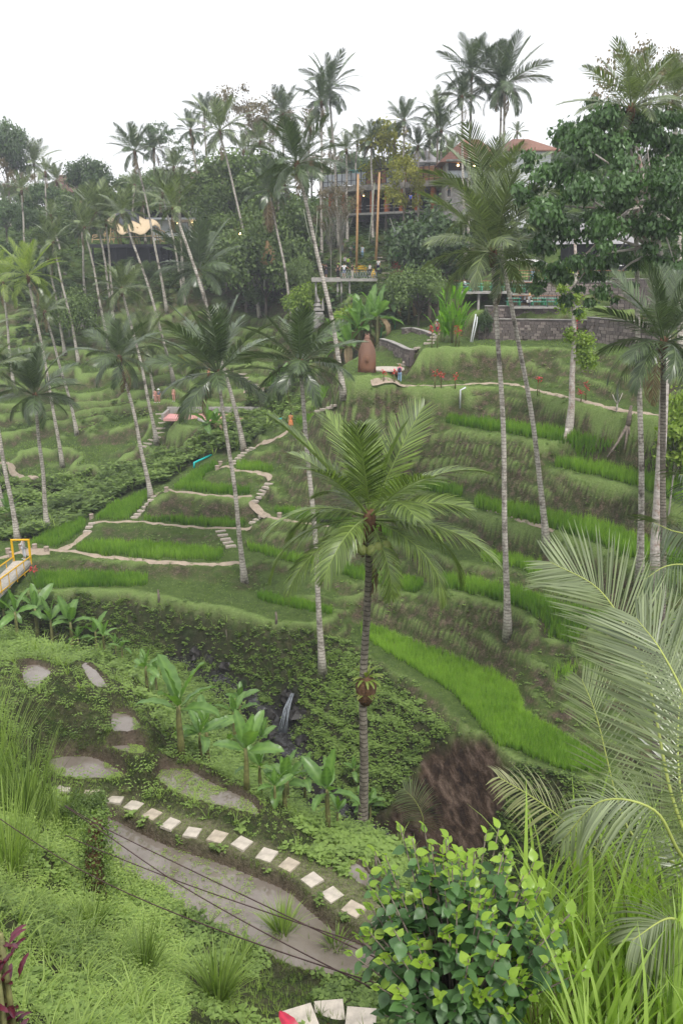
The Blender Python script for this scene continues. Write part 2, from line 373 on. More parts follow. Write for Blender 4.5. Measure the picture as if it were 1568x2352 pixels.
# ponds are cut in, with upright mud walls
PONDS = [
 ('main',-12.93,[(215,1878),(251,1873),(328,1914),(410,1950),(513,1982),(590,2013),(666,2044),(718,2094),(769,2136),(804,2156),(874,2190),(960,2235),(1060,2290),(1100,2330),(1000,2350),(930,2300),(857,2250),(804,2263),(769,2261),(656,2235),(590,2184),(513,2148),(461,2127),(400,2081),(359,2050),(308,2030),(232,1968),(222,1920)]),
 ('B',-12.78,[(372,1764),(436,1765),(487,1796),(554,1826),(588,1846),(602,1880),(579,1880),(513,1867),(436,1842),(385,1816),(356,1785)]),
 ('C',-12.52,[(113,1736),(205,1734),(246,1749),(288,1775),(290,1792),(226,1800),(143,1792),(108,1766)]),
 ('D',-12.28,[(243,1712),(308,1707),(335,1714),(333,1737),(308,1739),(277,1729)]),
 ('E',-12.14,[(261,1634),(300,1640),(326,1667),(318,1688),(287,1692),(258,1683),(252,1650)]),
 ('F',-12.05,[(187,1521),(205,1526),(231,1549),(256,1585),(228,1590),(207,1570),(193,1540)]),
 ('G',-11.7,[(46,1538),(77,1521),(116,1536),(121,1549),(92,1575),(78,1596),(57,1575)]),
 ('H',-12.85,[(773,1978),(823,1978),(880,2040),(838,2050),(798,2018)]),
]
PM = {}
for nm, z, px in PONDS:
    M = raster(PW(px, z)); PM[nm] = M
    r0, r1 = np.where(M.any(1))[0][[0, -1]]; c0, c1 = np.where(M.any(0))[0][[0, -1]]; sl = (slice(r0-8, r1+9), slice(c0-8, c1+9))
    Pq = np.array(PW(px, z))[:, :2]; K_ = [(.5*(Pq[i]+Pq[(i+1) % len(Pq)])) for i in range(len(Pq))]
    Pq = np.array([p for i in range(len(K_)) for p in (K_[i]*.5+Pq[(i+1) % len(Pq)]*.5, Pq[(i+1) % len(Pq)]*.5+K_[(i+1) % len(K_)]*.5)])
    gx1, gy1 = GX[sl], GY[sl]; ds = np.full(gx1.shape, 9.)
    for i in range(len(Pq)):
        a_, b_ = Pq[i], Pq[(i+1) % len(Pq)]; ab = b_-a_; tt = np.clip(((gx1-a_[0])*ab[0]+(gy1-a_[1])*ab[1])/(ab@ab+1e-9), 0, 1); ds = np.minimum(ds, np.hypot(gx1-a_[0]-tt*ab[0], gy1-a_[1]-tt*ab[1]))
    ins = inpoly(gx1, gy1, Pq); sd = np.where(ins, ds, -ds); w = np.clip(sd/.16+.5, 0, 1); w = w*w*(3-2*w); H[sl] = H[sl]*(1-w)+(z-.07)*w
allpond = np.zeros_like(FIX)
for M in PM.values(): allpond |= M
# raised dykes along the terrace lips
gy0, gx0 = np.gradient(H); sl0 = np.abs(gy0/(KR*YY))
conv = H-blur(H, 4)
lipm = np.clip((conv-.012-.0005*GY)*8, 0, 1)*(~allpond)
H = H + lipm*.05*np.clip(GY/40, .3, 1)
H = H + (~allpond)*((1-.8*slip_e)*fbm(GX+.7*H, GY+1.4*H, 1.5, 2, 21)*.15*np.clip(GY/25, .35, 1.2)+blur((1-slip_e)*np.clip(sl0-.4,0,1.2),1)*fbm(GX+.7*H, GY+1.5*H, .8, 2, 61)*.5*np.clip((GY-30)/8,0,1))
def hgt(x, y):
    r, c = gi(x, y); r = np.clip(r, 0, NR-1.001); c = np.clip(c, 0, NCOL-1.001)
    ri = np.floor(r).astype(int); ci = np.floor(c).astype(int); fr = r-ri; fc = c-ci
    return (H[ri, ci]*(1-fr)+H[ri+1, ci]*fr)*(1-fc)+(H[ri, ci+1]*(1-fr)+H[ri+1, ci+1]*fr)*fc
def hit(u, v, dmin=5, dmax=230):
    r = ray(u, v); d = np.concatenate([np.arange(dmin, 60, .05), np.arange(60, dmax, .12)])
    P = r[None, :]*(d/r[1])[:, None]; g = hgt(P[:, 0], P[:, 1]) - P[:, 2]
    i = np.argmax(g > 0)
    return P[i] if g[i] > 0 else P[-1]
def gsample(G, x, y):
    r, c = gi(x, y); return G[np.clip(np.rint(r).astype(int), 0, NR-1), np.clip(np.rint(c).astype(int), 0, NCOL-1)]
# zone masks seen from above: bare slip, stream rock, planted banks
UU, VV = proj(np.stack([GX, GY, H], -1))
SLIP0 = [(985,1722),(1030,1700),(1085,1692),(1110,1690),(1160,1745),(1168,1800),(1150,1850),(1120,1900),(1105,1960),(1000,1990),(880,1960),(860,1900),(900,1860),(960,1780)]
slip = blur((inpoly(UU, VV, SLIP) & (GY > 30)).astype(float), 1)
ROCK = [(400,1470),(470,1500),(560,1555),(610,1600),(700,1570),(680,1650),(700,1690),(760,1790),(860,1880),(860,1960),(700,1900),(600,1720),(540,1640),(450,1560),(400,1520)]
rock = blur((inpoly(UU, VV, ROCK) & (GY > 36)).astype(float), 2)
LUSH1 = [(-200,1368),(200,1372),(380,1392),(470,1410),(560,1430),(700,1450),(790,1470),(860,1530),(960,1610),(1050,1700),(960,1780),(880,1900),(860,2100),(-200,2100)]
lush = (inpoly(UU, VV, LUSH1) & (GY > 30) & (GY < 60)) | ((GY < 34) & (GY > 5))
lush |= inpoly(UU, VV, [(1150,1740),(1400,1810),(1500,1860),(1700,2000),(1700,2250),(1000,2200),(1130,1900),(1170,1850)]) & (GY > 20)
SIDE = [(-100,1110),(120,1110),(220,1090),(330,1070),(430,1035),(470,1000),(600,900),(640,860),(690,880),(640,960),(560,1030),(470,1050),(380,1110),(300,1130),(200,1190),(80,1240),(-100,1245)]
lush |= inpoly(UU, VV, SIDE) & (GY > 60)
lush = blur(lush.astype(float), 1)*(1-slip)
far = np.clip((GY-118)/14, 0, 1)*np.clip((745-VV)/60, 0, 1)
# bare earth where the banks are steep
gy_, gx_ = np.gradient(H); sl_ = np.abs(gy_/(KR*YY))+np.abs(gx_/(DS*YY))*.7
earth = np.clip((sl_-.34)*1.9, 0, 1); earth = blur(earth*earth*(3-2*earth), 1)
for q_, k_ in [([(125,1288),(330,1298),(520,1303),(565,1322),(450,1331),(340,1332),(330,1316),(110,1312)],.9),([(225,1212),(505,1224),(520,1262),(350,1248),(235,1238)],.7),([(370,1143),(560,1150),(575,1192),(400,1190),(345,1182)],.75),([(480,1088),(600,1097),(570,1120),(465,1112)],.6),
    ([(822,893),(1050,896),(1180,900),(1300,955),(1460,1000),(1470,1030),(1290,992),(1030,958),(822,940)],.55),([(1190,1000),(1230,1010),(1235,1040),(1180,1035)],.8),([(1290,1085),(1345,1095),(1340,1150),(1280,1130)],.9),([(870,1436),(1050,1440),(1180,1500),(1290,1600),(1372,1728),(1262,1668),(1200,1585),(1130,1540),(986,1488)],.65),
    ([(600,1225),(760,1240),(960,1290),(960,1330),(860,1312),(740,1285),(610,1258)],.7),([(1000,1300),(1180,1320),(1300,1380),(1290,1400),(1182,1360),(1014,1325)],.6),([(1380,930),(1470,960),(1480,1000),(1400,990)],.8),([(1100,1180),(1300,1240),(1250,1290),(1104,1265)],.45),([(520,1330),(590,1320),(600,1350),(540,1358)],.9),([(880,1080),(1080,1100),(1080,1140),(900,1100)],.4)]:
    earth = np.maximum(earth, k_*blur((inpoly(UU, VV, q_) & (GY > 30) & ~FM['path10']).astype(float), 2)*(.7+.6*(fbm(GX+H, GY+H, .6, 3, 71)+.3)))
earth = np.clip(earth, 0, 1)
T = NT('hillside')
pos = T.pos(); geo = T.n('NewGeometry')
nA = T.noise(.35, 5, .65, pos); nB = T.noise(2.2, 5, .7, pos); nC = T.noise(9., 4, .7, pos); nD = T.noise(26., 3, .7, pos)
mixn = T.math('ADD', T.math('MULTIPLY', nB, .5), T.math('MULTIPLY', nC, .5))
grass = T.ramp(mixn, [(.3, (.026, .048, .012)), (.5, (.066, .105, .026)), (.68, (.145, .195, .058))])
grass = T.mix(T.ramp(nA, [(.38, (0, 0, 0)), (.62, (1, 1, 1))]), grass, T.mix(.35, grass, (.12, .185, .04)))
lipc = T.ramp(nC, [(.3, (.15, .235, .06)), (.7, (.27, .37, .12))])
dirt = T.mix(T.ramp(T.noise(1.6, 5, .75, pos), [(.40, (0, 0, 0)), (.52, (1, 1, 1))]), T.ramp(mixn, [(.34, (.014, .020, .008)), (.5, (.045, .055, .020)), (.66, (.10, .13, .04))]), T.ramp(mixn, [(.34, (.020, .014, .010)), (.5, (.085, .062, .045)), (.66, (.23, .17, .13))]))
e = T.math('ADD', T.attr('earth'), T.math('MULTIPLY', T.math('SUBTRACT', T.noise(1.1, 6, .75, pos), .56), 3.0), clamp=True)
e = T.math('MULTIPLY', e, T.math('MULTIPLY_ADD', T.attr('earth'), 1.5, .10, clamp=True), clamp=True)
c = T.mix(T.math('MULTIPLY', e, .97), grass, dirt)
c = T.mix(T.math('MULTIPLY', T.attr('lip'), .8, clamp=True), c, lipc)
c = T.mix(T.attr('lush'), c, T.mix(.4, T.ramp(mixn, [(.35, (.018, .03, .010)), (.7, (.05, .085, .02))]), dirt))
mp = T.n('Mapping'); T.l(pos, mp.inputs['Vector']); mp.inputs['Rotation'].default_value = (0, .75, 0); mp2 = T.n('Mapping'); T.l(mp.outputs[0], mp2.inputs['Vector']); mp2.inputs['Scale'].default_value = (2.4, 1.2, .5)
slc = T.ramp(T.noise(.9, 9, .72, mp2.outputs[0], .5), [(.34, (.012, .008, .007)), (.5, (.065, .042, .029)), (.68, (.21, .15, .115))])
c = T.mix(T.attr('slip'), c, slc)
c = T.mix(T.math('MULTIPLY', T.attr('rock'), T.math('MULTIPLY', nB, 1.9, clamp=True), clamp=True), c, T.ramp(mixn, [(.35, (.012, .011, .011)), (.7, (.05, .045, .042))]))
c = T.mix(T.math('MULTIPLY', T.attr('trod'), T.math('MULTIPLY', nC, 1.5, clamp=True), clamp=True), c, T.ramp(mixn, [(.35, (.14, .15, .07)), (.7, (.34, .30, .21))]))
c = T.mix(T.attr('mud'), c, T.ramp(nC, [(.3, (.10, .07, .055)), (.7, (.2, .145, .12))]))
hh = T.math('ADD', T.math('MULTIPLY', nC, .6), T.math('MULTIPLY', nD, .4))
m_ground = T.out(c, .9, T.bump(hh, .16, 1.0), spec=.12)
# faces: one sheet
idx = (RR*NCOL+CC)
Fq = np.stack([idx[:-1, :-1], idx[:-1, 1:], idx[1:, 1:], idx[1:, :-1]], -1).reshape(-1, 4)
PATHPX = [(120,1800),(251,1825),(310,1842),(390,1862),(513,1900),(590,1932),(666,1962),(759,1995),(830,2030),(900,2085),(1000,2160),(900,2160),(804,2118),(769,2100),(718,2058),(666,2010),(590,1982),(513,1952),(410,1922),(328,1885),(251,1855),(150,1830)]
trod = blur((inpoly(UU, VV, PATHPX) & (GY < 20)).astype(float), 3)
mudm = blur(allpond.astype(float), 2)
gm = mesh('ground', np.stack([GX, GY, H], -1).reshape(-1, 3), Fq, m_ground,
          dict(earth=earth.ravel(), lip=np.clip(lipm*1.4*(1-lush), 0, 1).ravel(), lush=lush.ravel(), slip=slip.ravel(), rock=rock.ravel(), mud=mudm.ravel(), trod=trod.ravel()))
ground = obj('ground', gm); tag(ground, kind='structure')
# far plain and a sheet under everything out to the horizon
MB().box((0, 150, -33), (620, 520, .5)).build('terrain', m_ground)['kind'] = 'structure'
# water in the paddies
Tw = NT('pond_water'); nw = Tw.noise(1.3, 5, .6, Tw.pos())
m_water = Tw.out(Tw.ramp(nw, [(.35, (.15, .125, .105)), (.65, (.22, .19, .165))]), .06, Tw.bump(Tw.noise(5, 2, .5, Tw.pos()), .003, .15), spec=.6)
def tri_poly(name, P, mat, up=0.0, parent=None):
    bm = bmesh.new(); vs = [bm.verts.new((p[0], p[1], p[2]+up)) for p in P]; f = bm.faces.new(vs)
    bmesh.ops.triangulate(bm, faces=[f]); bmesh.ops.recalc_face_normals(bm, faces=bm.faces[:])
    if sum(q.normal.z*q.calc_area() for q in bm.faces) < 0: bmesh.ops.reverse_faces(bm, faces=bm.faces[:])
    me = bpy.data.meshes.new(name); bm.to_mesh(me); bm.free(); me.materials.append(mat); return obj(name, me, parent)
def grow(P, w):                   # push a world outline outwards
    P = np.array(P); c = P.mean(0); out = []
    for i in range(len(P)):
        a = P[i-1]; b = P[(i+1) % len(P)]; t = b-a; n = np.array([t[1], -t[0], 0]); n /= np.linalg.norm(n)+1e-9
        out.append(P[i]+n*w)
    A = lambda Q: abs(sum(Q[i-1][0]*Q[i][1]-Q[i][0]*Q[i-1][1] for i in range(len(Q))))
    if (A(out) < A(P)) == (w > 0): out = [P[i]*2-out[i] for i in range(len(P))]
    return out
for nm, z, px in PONDS:
    o = tri_poly('water', grow(PW(px, z), .12), m_water); tag(o, kind='structure')
# ------------------------------------------------------------------ plant materials
m_frond = leafmat('frond_green', (.014, .032, .009), (.215, .27, .105), .30, .18, .65)
m_frond_dark = leafmat('frond_dark', (.010, .026, .009), (.115, .165, .065), .30, .15, .65)
m_frond_light = leafmat('frond_light', (.09, .15, .02), (.33, .40, .10), .38, .35, .45)
m_frond_dead = leafmat('frond_dead', (.10, .06, .035), (.36, .27, .17), .8, .15, .15)
m_frond_near = leafmat('frond_near', (.016, .034, .012), (.29, .34, .19), .30, .25, .6)
m_banana = leafmat('banana_leaf', (.045, .11, .028), (.20, .34, .09), .36, .35, .5)
m_leafdark = leafmat('leaf_dark', (.012, .030, .012), (.11, .18, .06), .42, .2, .4)
m_leafmid = leafmat('leaf_mid', (.022, .050, .014), (.20, .28, .09), .5, .25, .3)
m_leaflight = leafmat('leaf_light', (.07, .14, .018), (.30, .40, .07), .5, .35, .3)
m_leafbrown = leafmat('leaf_brown', (.06, .05, .03), (.24, .19, .11), .6, .25, .2)
m_leafyellow = leafmat('leaf_yellow', (.12, .14, .02), (.40, .38, .07), .5, .35, .2)
m_cover = leafmat('cover_leaf', (.022, .050, .012), (.23, .33, .085), .5, .3, .3)
m_grass = leafmat('grass_blade', (.055, .10, .018), (.33, .44, .12), .5, .35, .3)
m_tallgrass = leafmat('tall_grass_blade', (.10, .19, .02), (.42, .56, .14), .40, .4, .5)
m_rice = leafmat('rice_blade', (.055, .16, .014), (.34, .51, .085), .5, .4, .3)
m_ti = leafmat('ti_leaf', (.09, .006, .014), (.80, .03, .06), .4, .25, .5)
m_midrib = plain('midrib', (.33, .38, .10), .5, .15)
def trunkmat(name, lo, hi, ring, scale=5.5, spots=(.10, .085, .07)):
    t = NT(name); o = t.obj(); sp = t.n('SeparateXYZ'); t.l(o, sp.inputs[0])
    n = t.noise(1.1, 5, .7, o); n2 = t.noise(7, 4, .7, o)
    ph = t.math('MULTIPLY', t.math('ADD', sp.outputs['Z'], t.math('MULTIPLY', n2, .12)), scale)
    w = t.math('FRACT', ph); w = t.math('LESS_THAN', w, .26)
    c = t.ramp(n2, [(.3, lo), (.65, hi)])
    c = t.mix(t.math('MULTIPLY', w, ring), c, tuple(q*.35 for q in lo))
    c = t.mix(t.ramp(n, [(.5, (0, 0, 0)), (.66, (1, 1, 1))]), c, spots)
    return t.out(c, .85, t.bump(t.math('SUBTRACT', n2, w), .03, .8), spec=.15)
m_trunk = trunkmat('palm_trunk', (.30, .26, .22), (.64, .59, .53), .5, 5)
m_trunk_dark = trunkmat('palm_trunk_dark', (.13, .11, .09), (.30, .27, .22), .75, 7)
m_trunk_white = trunkmat('pale_trunk', (.34, .29, .26), (.62, .57, .53), .22, 3, (.26, .15, .11))
m_bark = plain('bark', (.17, .14, .115), .9, .45, 5, .03)
m_barkpale = plain('bark_pale', (.36, .33, .29), .9, .35, 3, .02)
m_husk = plain('palm_husk', (.12, .065, .035), .9, .5, 12, .03)
m_coconut = plain('coconut_green', (.26, .30, .09), .45, .25, 8)
m_coconut_tan = plain('coconut_tan', (.42, .28, .12), .55, .25, 8)
m_stem = plain('banana_stem', (.16, .16, .06), .6, .45, 9)
# ------------------------------------------------------------------ palm fronds (shared meshes)
def frond_mesh(name, mat, L=1.0, n=44, droop=1.0, hang=.5, wid=.011, lp=.27, seed=0, segs=2, vee=.35, gap=0., rach=.012, stem=.16, side=0.):
    r = np.random.default_rng(seed); N = 14; V = []; F = []; tint = []
    th = np.array([-droop*(i/N)**1.6 for i in range(N+1)]); ps = [np.zeros(3)]
    for i in range(N):
        a = .5*(th[i]+th[i+1]); ps.append(ps[-1]+np.array([math.cos(a), side*(i/N)**2*.5, math.sin(a)])*L/N)
    ps = np.array(ps)
    def at(t):
        f = t*N; i = min(int(f), N-1); k = f-i; a = th[i]*(1-k)+th[i+1]*k
        return ps[i]*(1-k)+ps[i+1]*k, np.array([math.cos(a), 0, math.sin(a)]), np.array([-math.sin(a), 0, math.cos(a)])
    # rachis: a three-sided tube
    for i in range(N+1):
        p, T, Nn = at(i/N); w = rach*(1-.85*i/N)*L
        for dx, dz in ((-1, .3), (1, .3), (0, -1)): V.append(p+np.array([0, dx*w, 0])+Nn*dz*w); tint.append(.95)
    for i in range(N):
        for k in range(3): F.append((i*3+k, i*3+(k+1) % 3, i*3+3+(k+1) % 3, i*3+3+k))
    nr = len(F)
    for s in (-1, 1):
        for j in range(n):
            t = stem + (1-stem)*(j+.5+.3*r.uniform(-1, 1))/n
            if r.random() < gap: continue
            p, T, Nn = at(min(t, .999)); q = (t-stem)/(1-stem)
            l = lp*L*(.50+.62*math.sin(math.pi*min(1, .08+q*.80))) * (1-.55*max(0, q-.8)/.2) * r.uniform(.88, 1.08)
            ang = math.radians(66-38*q+r.uniform(-4, 4))
            side_ = np.array([0, s, 0.])
            d = T*math.cos(ang)+side_*math.sin(ang)+Nn*vee*(1-.5*q); d /= np.linalg.norm(d)
            wd = wid*L*(.75+.5*math.sin(math.pi*q)); tt = float(np.clip(.45+r.normal(0, .24)-.12*q+.18*math.sin(j*.9+s), 0, 1))
            b = len(V); pp = p.copy(); dd = d.copy(); hg = hang*r.uniform(.7, 1.35)
            wv = np.cross(dd, Nn); wv = np.cross(side_, dd); wv = T - dd*np.dot(T, dd); wv /= np.linalg.norm(wv)+1e-9
            for k in range(segs+1):
                f = k/segs; ww = wd*(1 if k < segs else .12)*(1.15 if 0 < k < segs else .8)
                V.append(pp-wv*ww*.5); V.append(pp+wv*ww*.5); tint += [tt, tt]
                dd = dd + np.array([0, 0, -1.])*hg/segs; dd /= np.linalg.norm(dd); pp = pp + dd*l/segs
            for k in range(segs): F.append((b+2*k, b+2*k+1, b+2*k+3, b+2*k+2))
    return mesh(name, V, F, mat, dict(tint=tint), smooth=False)
FR = {}
def fam(key, mat, n, wid, segs=2, **kw):
    FR[key] = [frond_mesh('frond', mat, 1, n, dr, hg, wid, seed=sd, segs=segs, **kw)
               for sd, (dr, hg) in enumerate([(.25, .25), (.55, .4), (.95, .75), (1.4, 1.15), (1.9, 1.5)])]
fam('mid', m_frond, 40, .0115, lp=.24)
fam('middark', m_frond_dark, 40, .012, lp=.24)
fam('far', m_frond, 28, .016, lp=.22)
fam('fardark', m_frond_dark, 28, .016, lp=.22)
m_frond_hero = leafmat('frond_fresh', (.014, .036, .006), (.27, .37, .09), .32, .22, .6)
fam('hero', m_frond_hero, 84, .0066, 4, lp=.25)
fam('dead', m_frond_dead, 24, .016, lp=.20, gap=.2)
fam('light', m_frond_light, 40, .011, lp=.22)
cocom = {k: MB().ball((0, 0, 0), (.11, .11, .13), 10, 6).mesh('coconut', m, True) for k, m in (('g', m_coconut), ('t', m_coconut_tan))}
def tube_mesh(name, pts_, rad, mat, n=10):
    return MB().tube(pts_, rad, n).mesh(name, mat, True)
def palm(base, head, label, R=4.0, rad=.16, n=17, fkey='mid', up=0.5, seed=0, tm=None, coco=0, dead=1, group='coconut palms on the terraces and slopes', cat='palm tree', ctype='t', hsc=1.0, elmin=-26, bend=.35):
    r = random.Random(seed*77+5); base = np.array(base, float); head = np.array(head, float); h = head-base
    e = empty('coconut_palm', tuple(base), label, cat, group)
    ctrl = np.array([h[0]*bend, h[1]*bend, h[2]*.5]); P = []; Rr = []
    NS = 16
    ph1, ph2 = r.uniform(0, 6.28), r.uniform(0, 6.28)
    for i in range(NS+1):
        t = i/NS; p = 2*t*(1-t)*ctrl + t*t*h; w = math.sin(math.pi*t)*rad*.8
        p = p+np.array([math.sin(t*9+ph1)*w*.5, math.cos(t*7+ph2)*w*.5, 0]); P.append(p)
        Rr.append(rad*(1.05-.38*t+1.0*math.exp(-t*NS*.9)))
    P[0][2] -= .25; P.append(P[-1]+np.array([0, 0, .35])); Rr.append(rad*.8)
    obj('trunk', tube_mesh('trunk', P, Rr, tm or m_trunk), e)
    # fibrous crown base
    k = MB().lathe([(rad*.72, -.55*hsc), (rad*1.25, -.15*hsc), (rad*1.45, .15*hsc), (rad*.9, .5*hsc)], tuple(h), 9)
    k.build('crown_shaft', m_husk, e, True)
    g = 2.39996; az0 = r.uniform(0, 6.28)
    for i in range(n):
        f = (i+.3)/n; el = 86 - (86-elmin)*(f**(.75+up))
        el += r.uniform(-7, 7); az = az0+i*g+r.uniform(-.25, .25)
        vi = min(4, max(0, int(f*3.5+r.uniform(-.4, .6))))
        if el < 5: vi = max(vi, 2)
        L = R*(.8+.25*math.sin(math.pi*min(1, f*1.3)))*r.uniform(.9, 1.1)
        fo = obj('frond', FR[fkey][vi], e, tuple(h+np.array([0, 0, .25*hsc])), None, L)
        M = Matrix.Rotation(az, 3, 'Z') @ Matrix.Rotation(-math.radians(el), 3, 'Y') @ Matrix.Rotation(r.uniform(-.5, .5), 3, 'X')
        fo.rotation_euler = M.to_euler()
    for i in range(dead):
        az = r.uniform(0, 6.28); fo = obj('dead_frond', FR['dead'][3], e, tuple(h), None, R*r.uniform(.55, .8))
        fo.rotation_euler = (Matrix.Rotation(az, 3, 'Z') @ Matrix.Rotation(math.radians(r.uniform(35, 60)), 3, 'Y')).to_euler()
    for i in range(coco):
        az = r.uniform(0, 6.28); q = r.uniform(.18, .48)*hsc
        obj('coconut', cocom[ctype], e, tuple(h+np.array([math.cos(az)*q, math.sin(az)*q, r.uniform(-.65, .0)*hsc])), (r.uniform(0, 3), 0, r.uniform(0, 3)), r.uniform(.9, 1.2)*hsc)
    return e
# ------------------------------------------------------------------ leafy trees
def leaf_cloud(cent, rad, n, size, seed, shell=.55, flat=1.0, droop=.0):
    """n small folded leaves spread through the given blobs; returns V, F, tint"""
    r = np.random.default_rng(seed); k = len(cent); cent = np.array(cent); rad = np.array(rad)
    w = rad**2/np.sum(rad**2); b = r.choice(k, n, p=w)
    d = r.normal(size=(n, 3)); d /= np.linalg.norm(d, axis=1)[:, None]; rr = (shell+(1-shell)*r.random(n))*rad[b]
    # ragged outline: noise on the radius
    rr *= 1+.28*np.sin(d[:, 0]*5+b*1.7)*np.sin(d[:, 1]*6+b)+.18*r.normal(size=n)
    P = cent[b]+d*rr[:, None]*np.array([1, 1, flat])
    nrm = d+r.normal(size=(n, 3))*.75+np.array([0, 0, .5]); nrm /= np.linalg.norm(nrm, axis=1)[:, None]
    t = np.cross(nrm, r.normal(size=(n, 3))); t[:, 2] -= droop; t /= np.linalg.norm(t, axis=1)[:, None]
    s = np.cross(nrm, t); L = size*r.uniform(.7, 1.3, n)[:, None]
    V = np.stack([P, P+t*L*.5+s*L*.30, P+t*L, P+t*L*.5-s*L*.30], 1).reshape(-1, 3)
    i = np.arange(n)*4; F = np.stack([i, i+1, i+2, i+3], 1)
    tint = np.repeat(np.clip(.5+r.normal(0, .2, n)+(r.random(k)[b]-.5)*.35, 0, 1), 4)
    return V, F, tint
def limbs(trunk_h, rad, cent, seed, lean=(0, 0), start=.55):
    r = random.Random(seed); m = MB(); top = np.array([lean[0], lean[1], trunk_h])
    m.tube([np.array([0, 0, -.4]), np.array([lean[0]*.15, lean[1]*.15, trunk_h*.25]), np.array([lean[0]*.55, lean[1]*.55, trunk_h*.65]), top], [rad*1.5, rad, rad*.8, rad*.6], 9)
    for c in cent:
        c = np.array(c); a = top*r.uniform(start, 1.0); mid = (a+c)/2+np.array([r.uniform(-.1, .1), r.uniform(-.1, .1), .08])*np.linalg.norm(c-a)
        m.tube([a, mid, c], [rad*.42, rad*.26, rad*.08], 5)
    return m
TREES = {}
def tree_kind(key, mat, bark, h, rx, rz, nb, n, size, seed, flat=.8, shell=.5, br=.36, th=.55, rad=.02, droop=0.):
    r = random.Random(seed); C = []; Rr = []
    for i in range(nb):
        a = i*2.39996+r.uniform(-.3, .3); q = math.sqrt((i+.5)/nb)*rx*.8; zz = h-rz+rz*.8*math.cos(q/rx*1.4)*r.uniform(.1, 1.0)*(1 if r.random() < .75 else -.7)
        C.append((math.cos(a)*q, math.sin(a)*q, zz)); Rr.append(br*rx*r.uniform(.65, 1.2))
    V, F, t = leaf_cloud(C, Rr, n, size, seed, shell, flat, droop)
    cm = mesh('crown', V, F, mat, dict(tint=t), smooth=False)
    tm = limbs(h*th, rad*h, C, seed).mesh('trunk', bark, True)
    TREES[key] = (tm, cm)
# all unit-height; scaled on placing
tree_kind('round', m_leafmid, m_bark, 1.0, .42, .36, 16, 6500, .036, 1)
tree_kind('dark', m_leafdark, m_bark, 1.0, .40, .42, 20, 7500, .036, 2)
tree_kind('tall', m_leafmid, m_barkpale, 1.0, .24, .40, 16, 5500, .028, 3, rad=.012)
tree_kind('sparse', m_leafbrown, m_barkpale, 1.0, .42, .30, 26, 2600, .022, 4, shell=.2, br=.2, th=.4, rad=.009)
tree_kind('feather', m_leafdark, m_barkpale, 1.0, .40, .28, 20, 2600, .020, 5, flat=.35, shell=.2, br=.24, th=.35, rad=.009)
tree_kind('yellow', m_leafyellow, m_bark, 1.0, .26, .38, 16, 2200, .034, 6, rad=.011)
tree_kind('bushy', m_leafmid, m_bark, 1.0, .62, .45, 18, 5500, .05, 7, th=.3)
tree_kind('darkbush', m_leafdark, m_bark, 1.0, .50, .48, 18, 6000, .05, 8, th=.3, flat=1.0)
tree_kind('lightbush', m_leaflight, m_bark, 1.0, .5, .42, 14, 3500, .06, 9, th=.3)
tree_kind('young', m_leaflight, m_barkpale, 1.0, .2, .42, 14, 2000, .05, 10, rad=.008, br=.4)
def tree(key, base, h, label, cat='tree', group=None, name='leafy_tree', seed=0, wide=1.0):
    e = empty(name, tuple(base), label, cat, group, rz=seed*1.3)
    obj('trunk', TREES[key][0], e, sc=(h*wide, h*wide, h)); obj('crown', TREES[key][1], e, sc=(h*wide, h*wide, h)); return e
# ------------------------------------------------------------------ banana plants
def banana_leaf(seed, curve, mat=None, torn=.0, wid=.30):
    r = random.Random(seed); V = []; F = []; t = []; N = 12; p = np.zeros(3); th = 0
    pts_ = []
    for i in range(N+1):
        f = i/N; pts_.append((p.copy(), th)); th = -curve*f**1.5; p = p+np.array([math.cos(th), 0, math.sin(th)])/N
    for i, (p, th) in enumerate(pts_):
        f = i/N; q = max(0, (f-.16)/.84); w = wid*.5*(math.sin(math.pi*min(1, q**.75))**.55 if 0 < q < 1 else .03)+.006
        nz = np.array([-math.sin(th), 0, math.cos(th)])
        for s in (-1, -.5, 0, .5, 1):
            wob = .018*math.sin(i*2.1+s*3+seed)*abs(s)
            V.append(p+np.array([0, s*w, 0])+nz*(abs(s)*w*.32+wob)); t.append(min(1, max(0, (.92 if s == 0 else .45+.12*((i % 2)*2-1)+r.uniform(-.08, .08)))))
    for i in range(N):
        for k in range(4): F.append((i*5+k, i*5+k+1, i*5+6+k, i*5+5+k))
    return mesh('leaf', V, F, mat or m_banana, dict(tint=t))
BL = [banana_leaf(i, c) for i, c in enumerate([.15, .5, .95, 1.5])]
BLdry = banana_leaf(9, 2.0, m_frond_dead)
stem_m = MB().tube([(0, 0, -.08), (.0, .01, .3), (.01, 0, .7), (.0, 0, 1)], [.075, .062, .05, .034], 9).mesh('stem', m_stem, True)
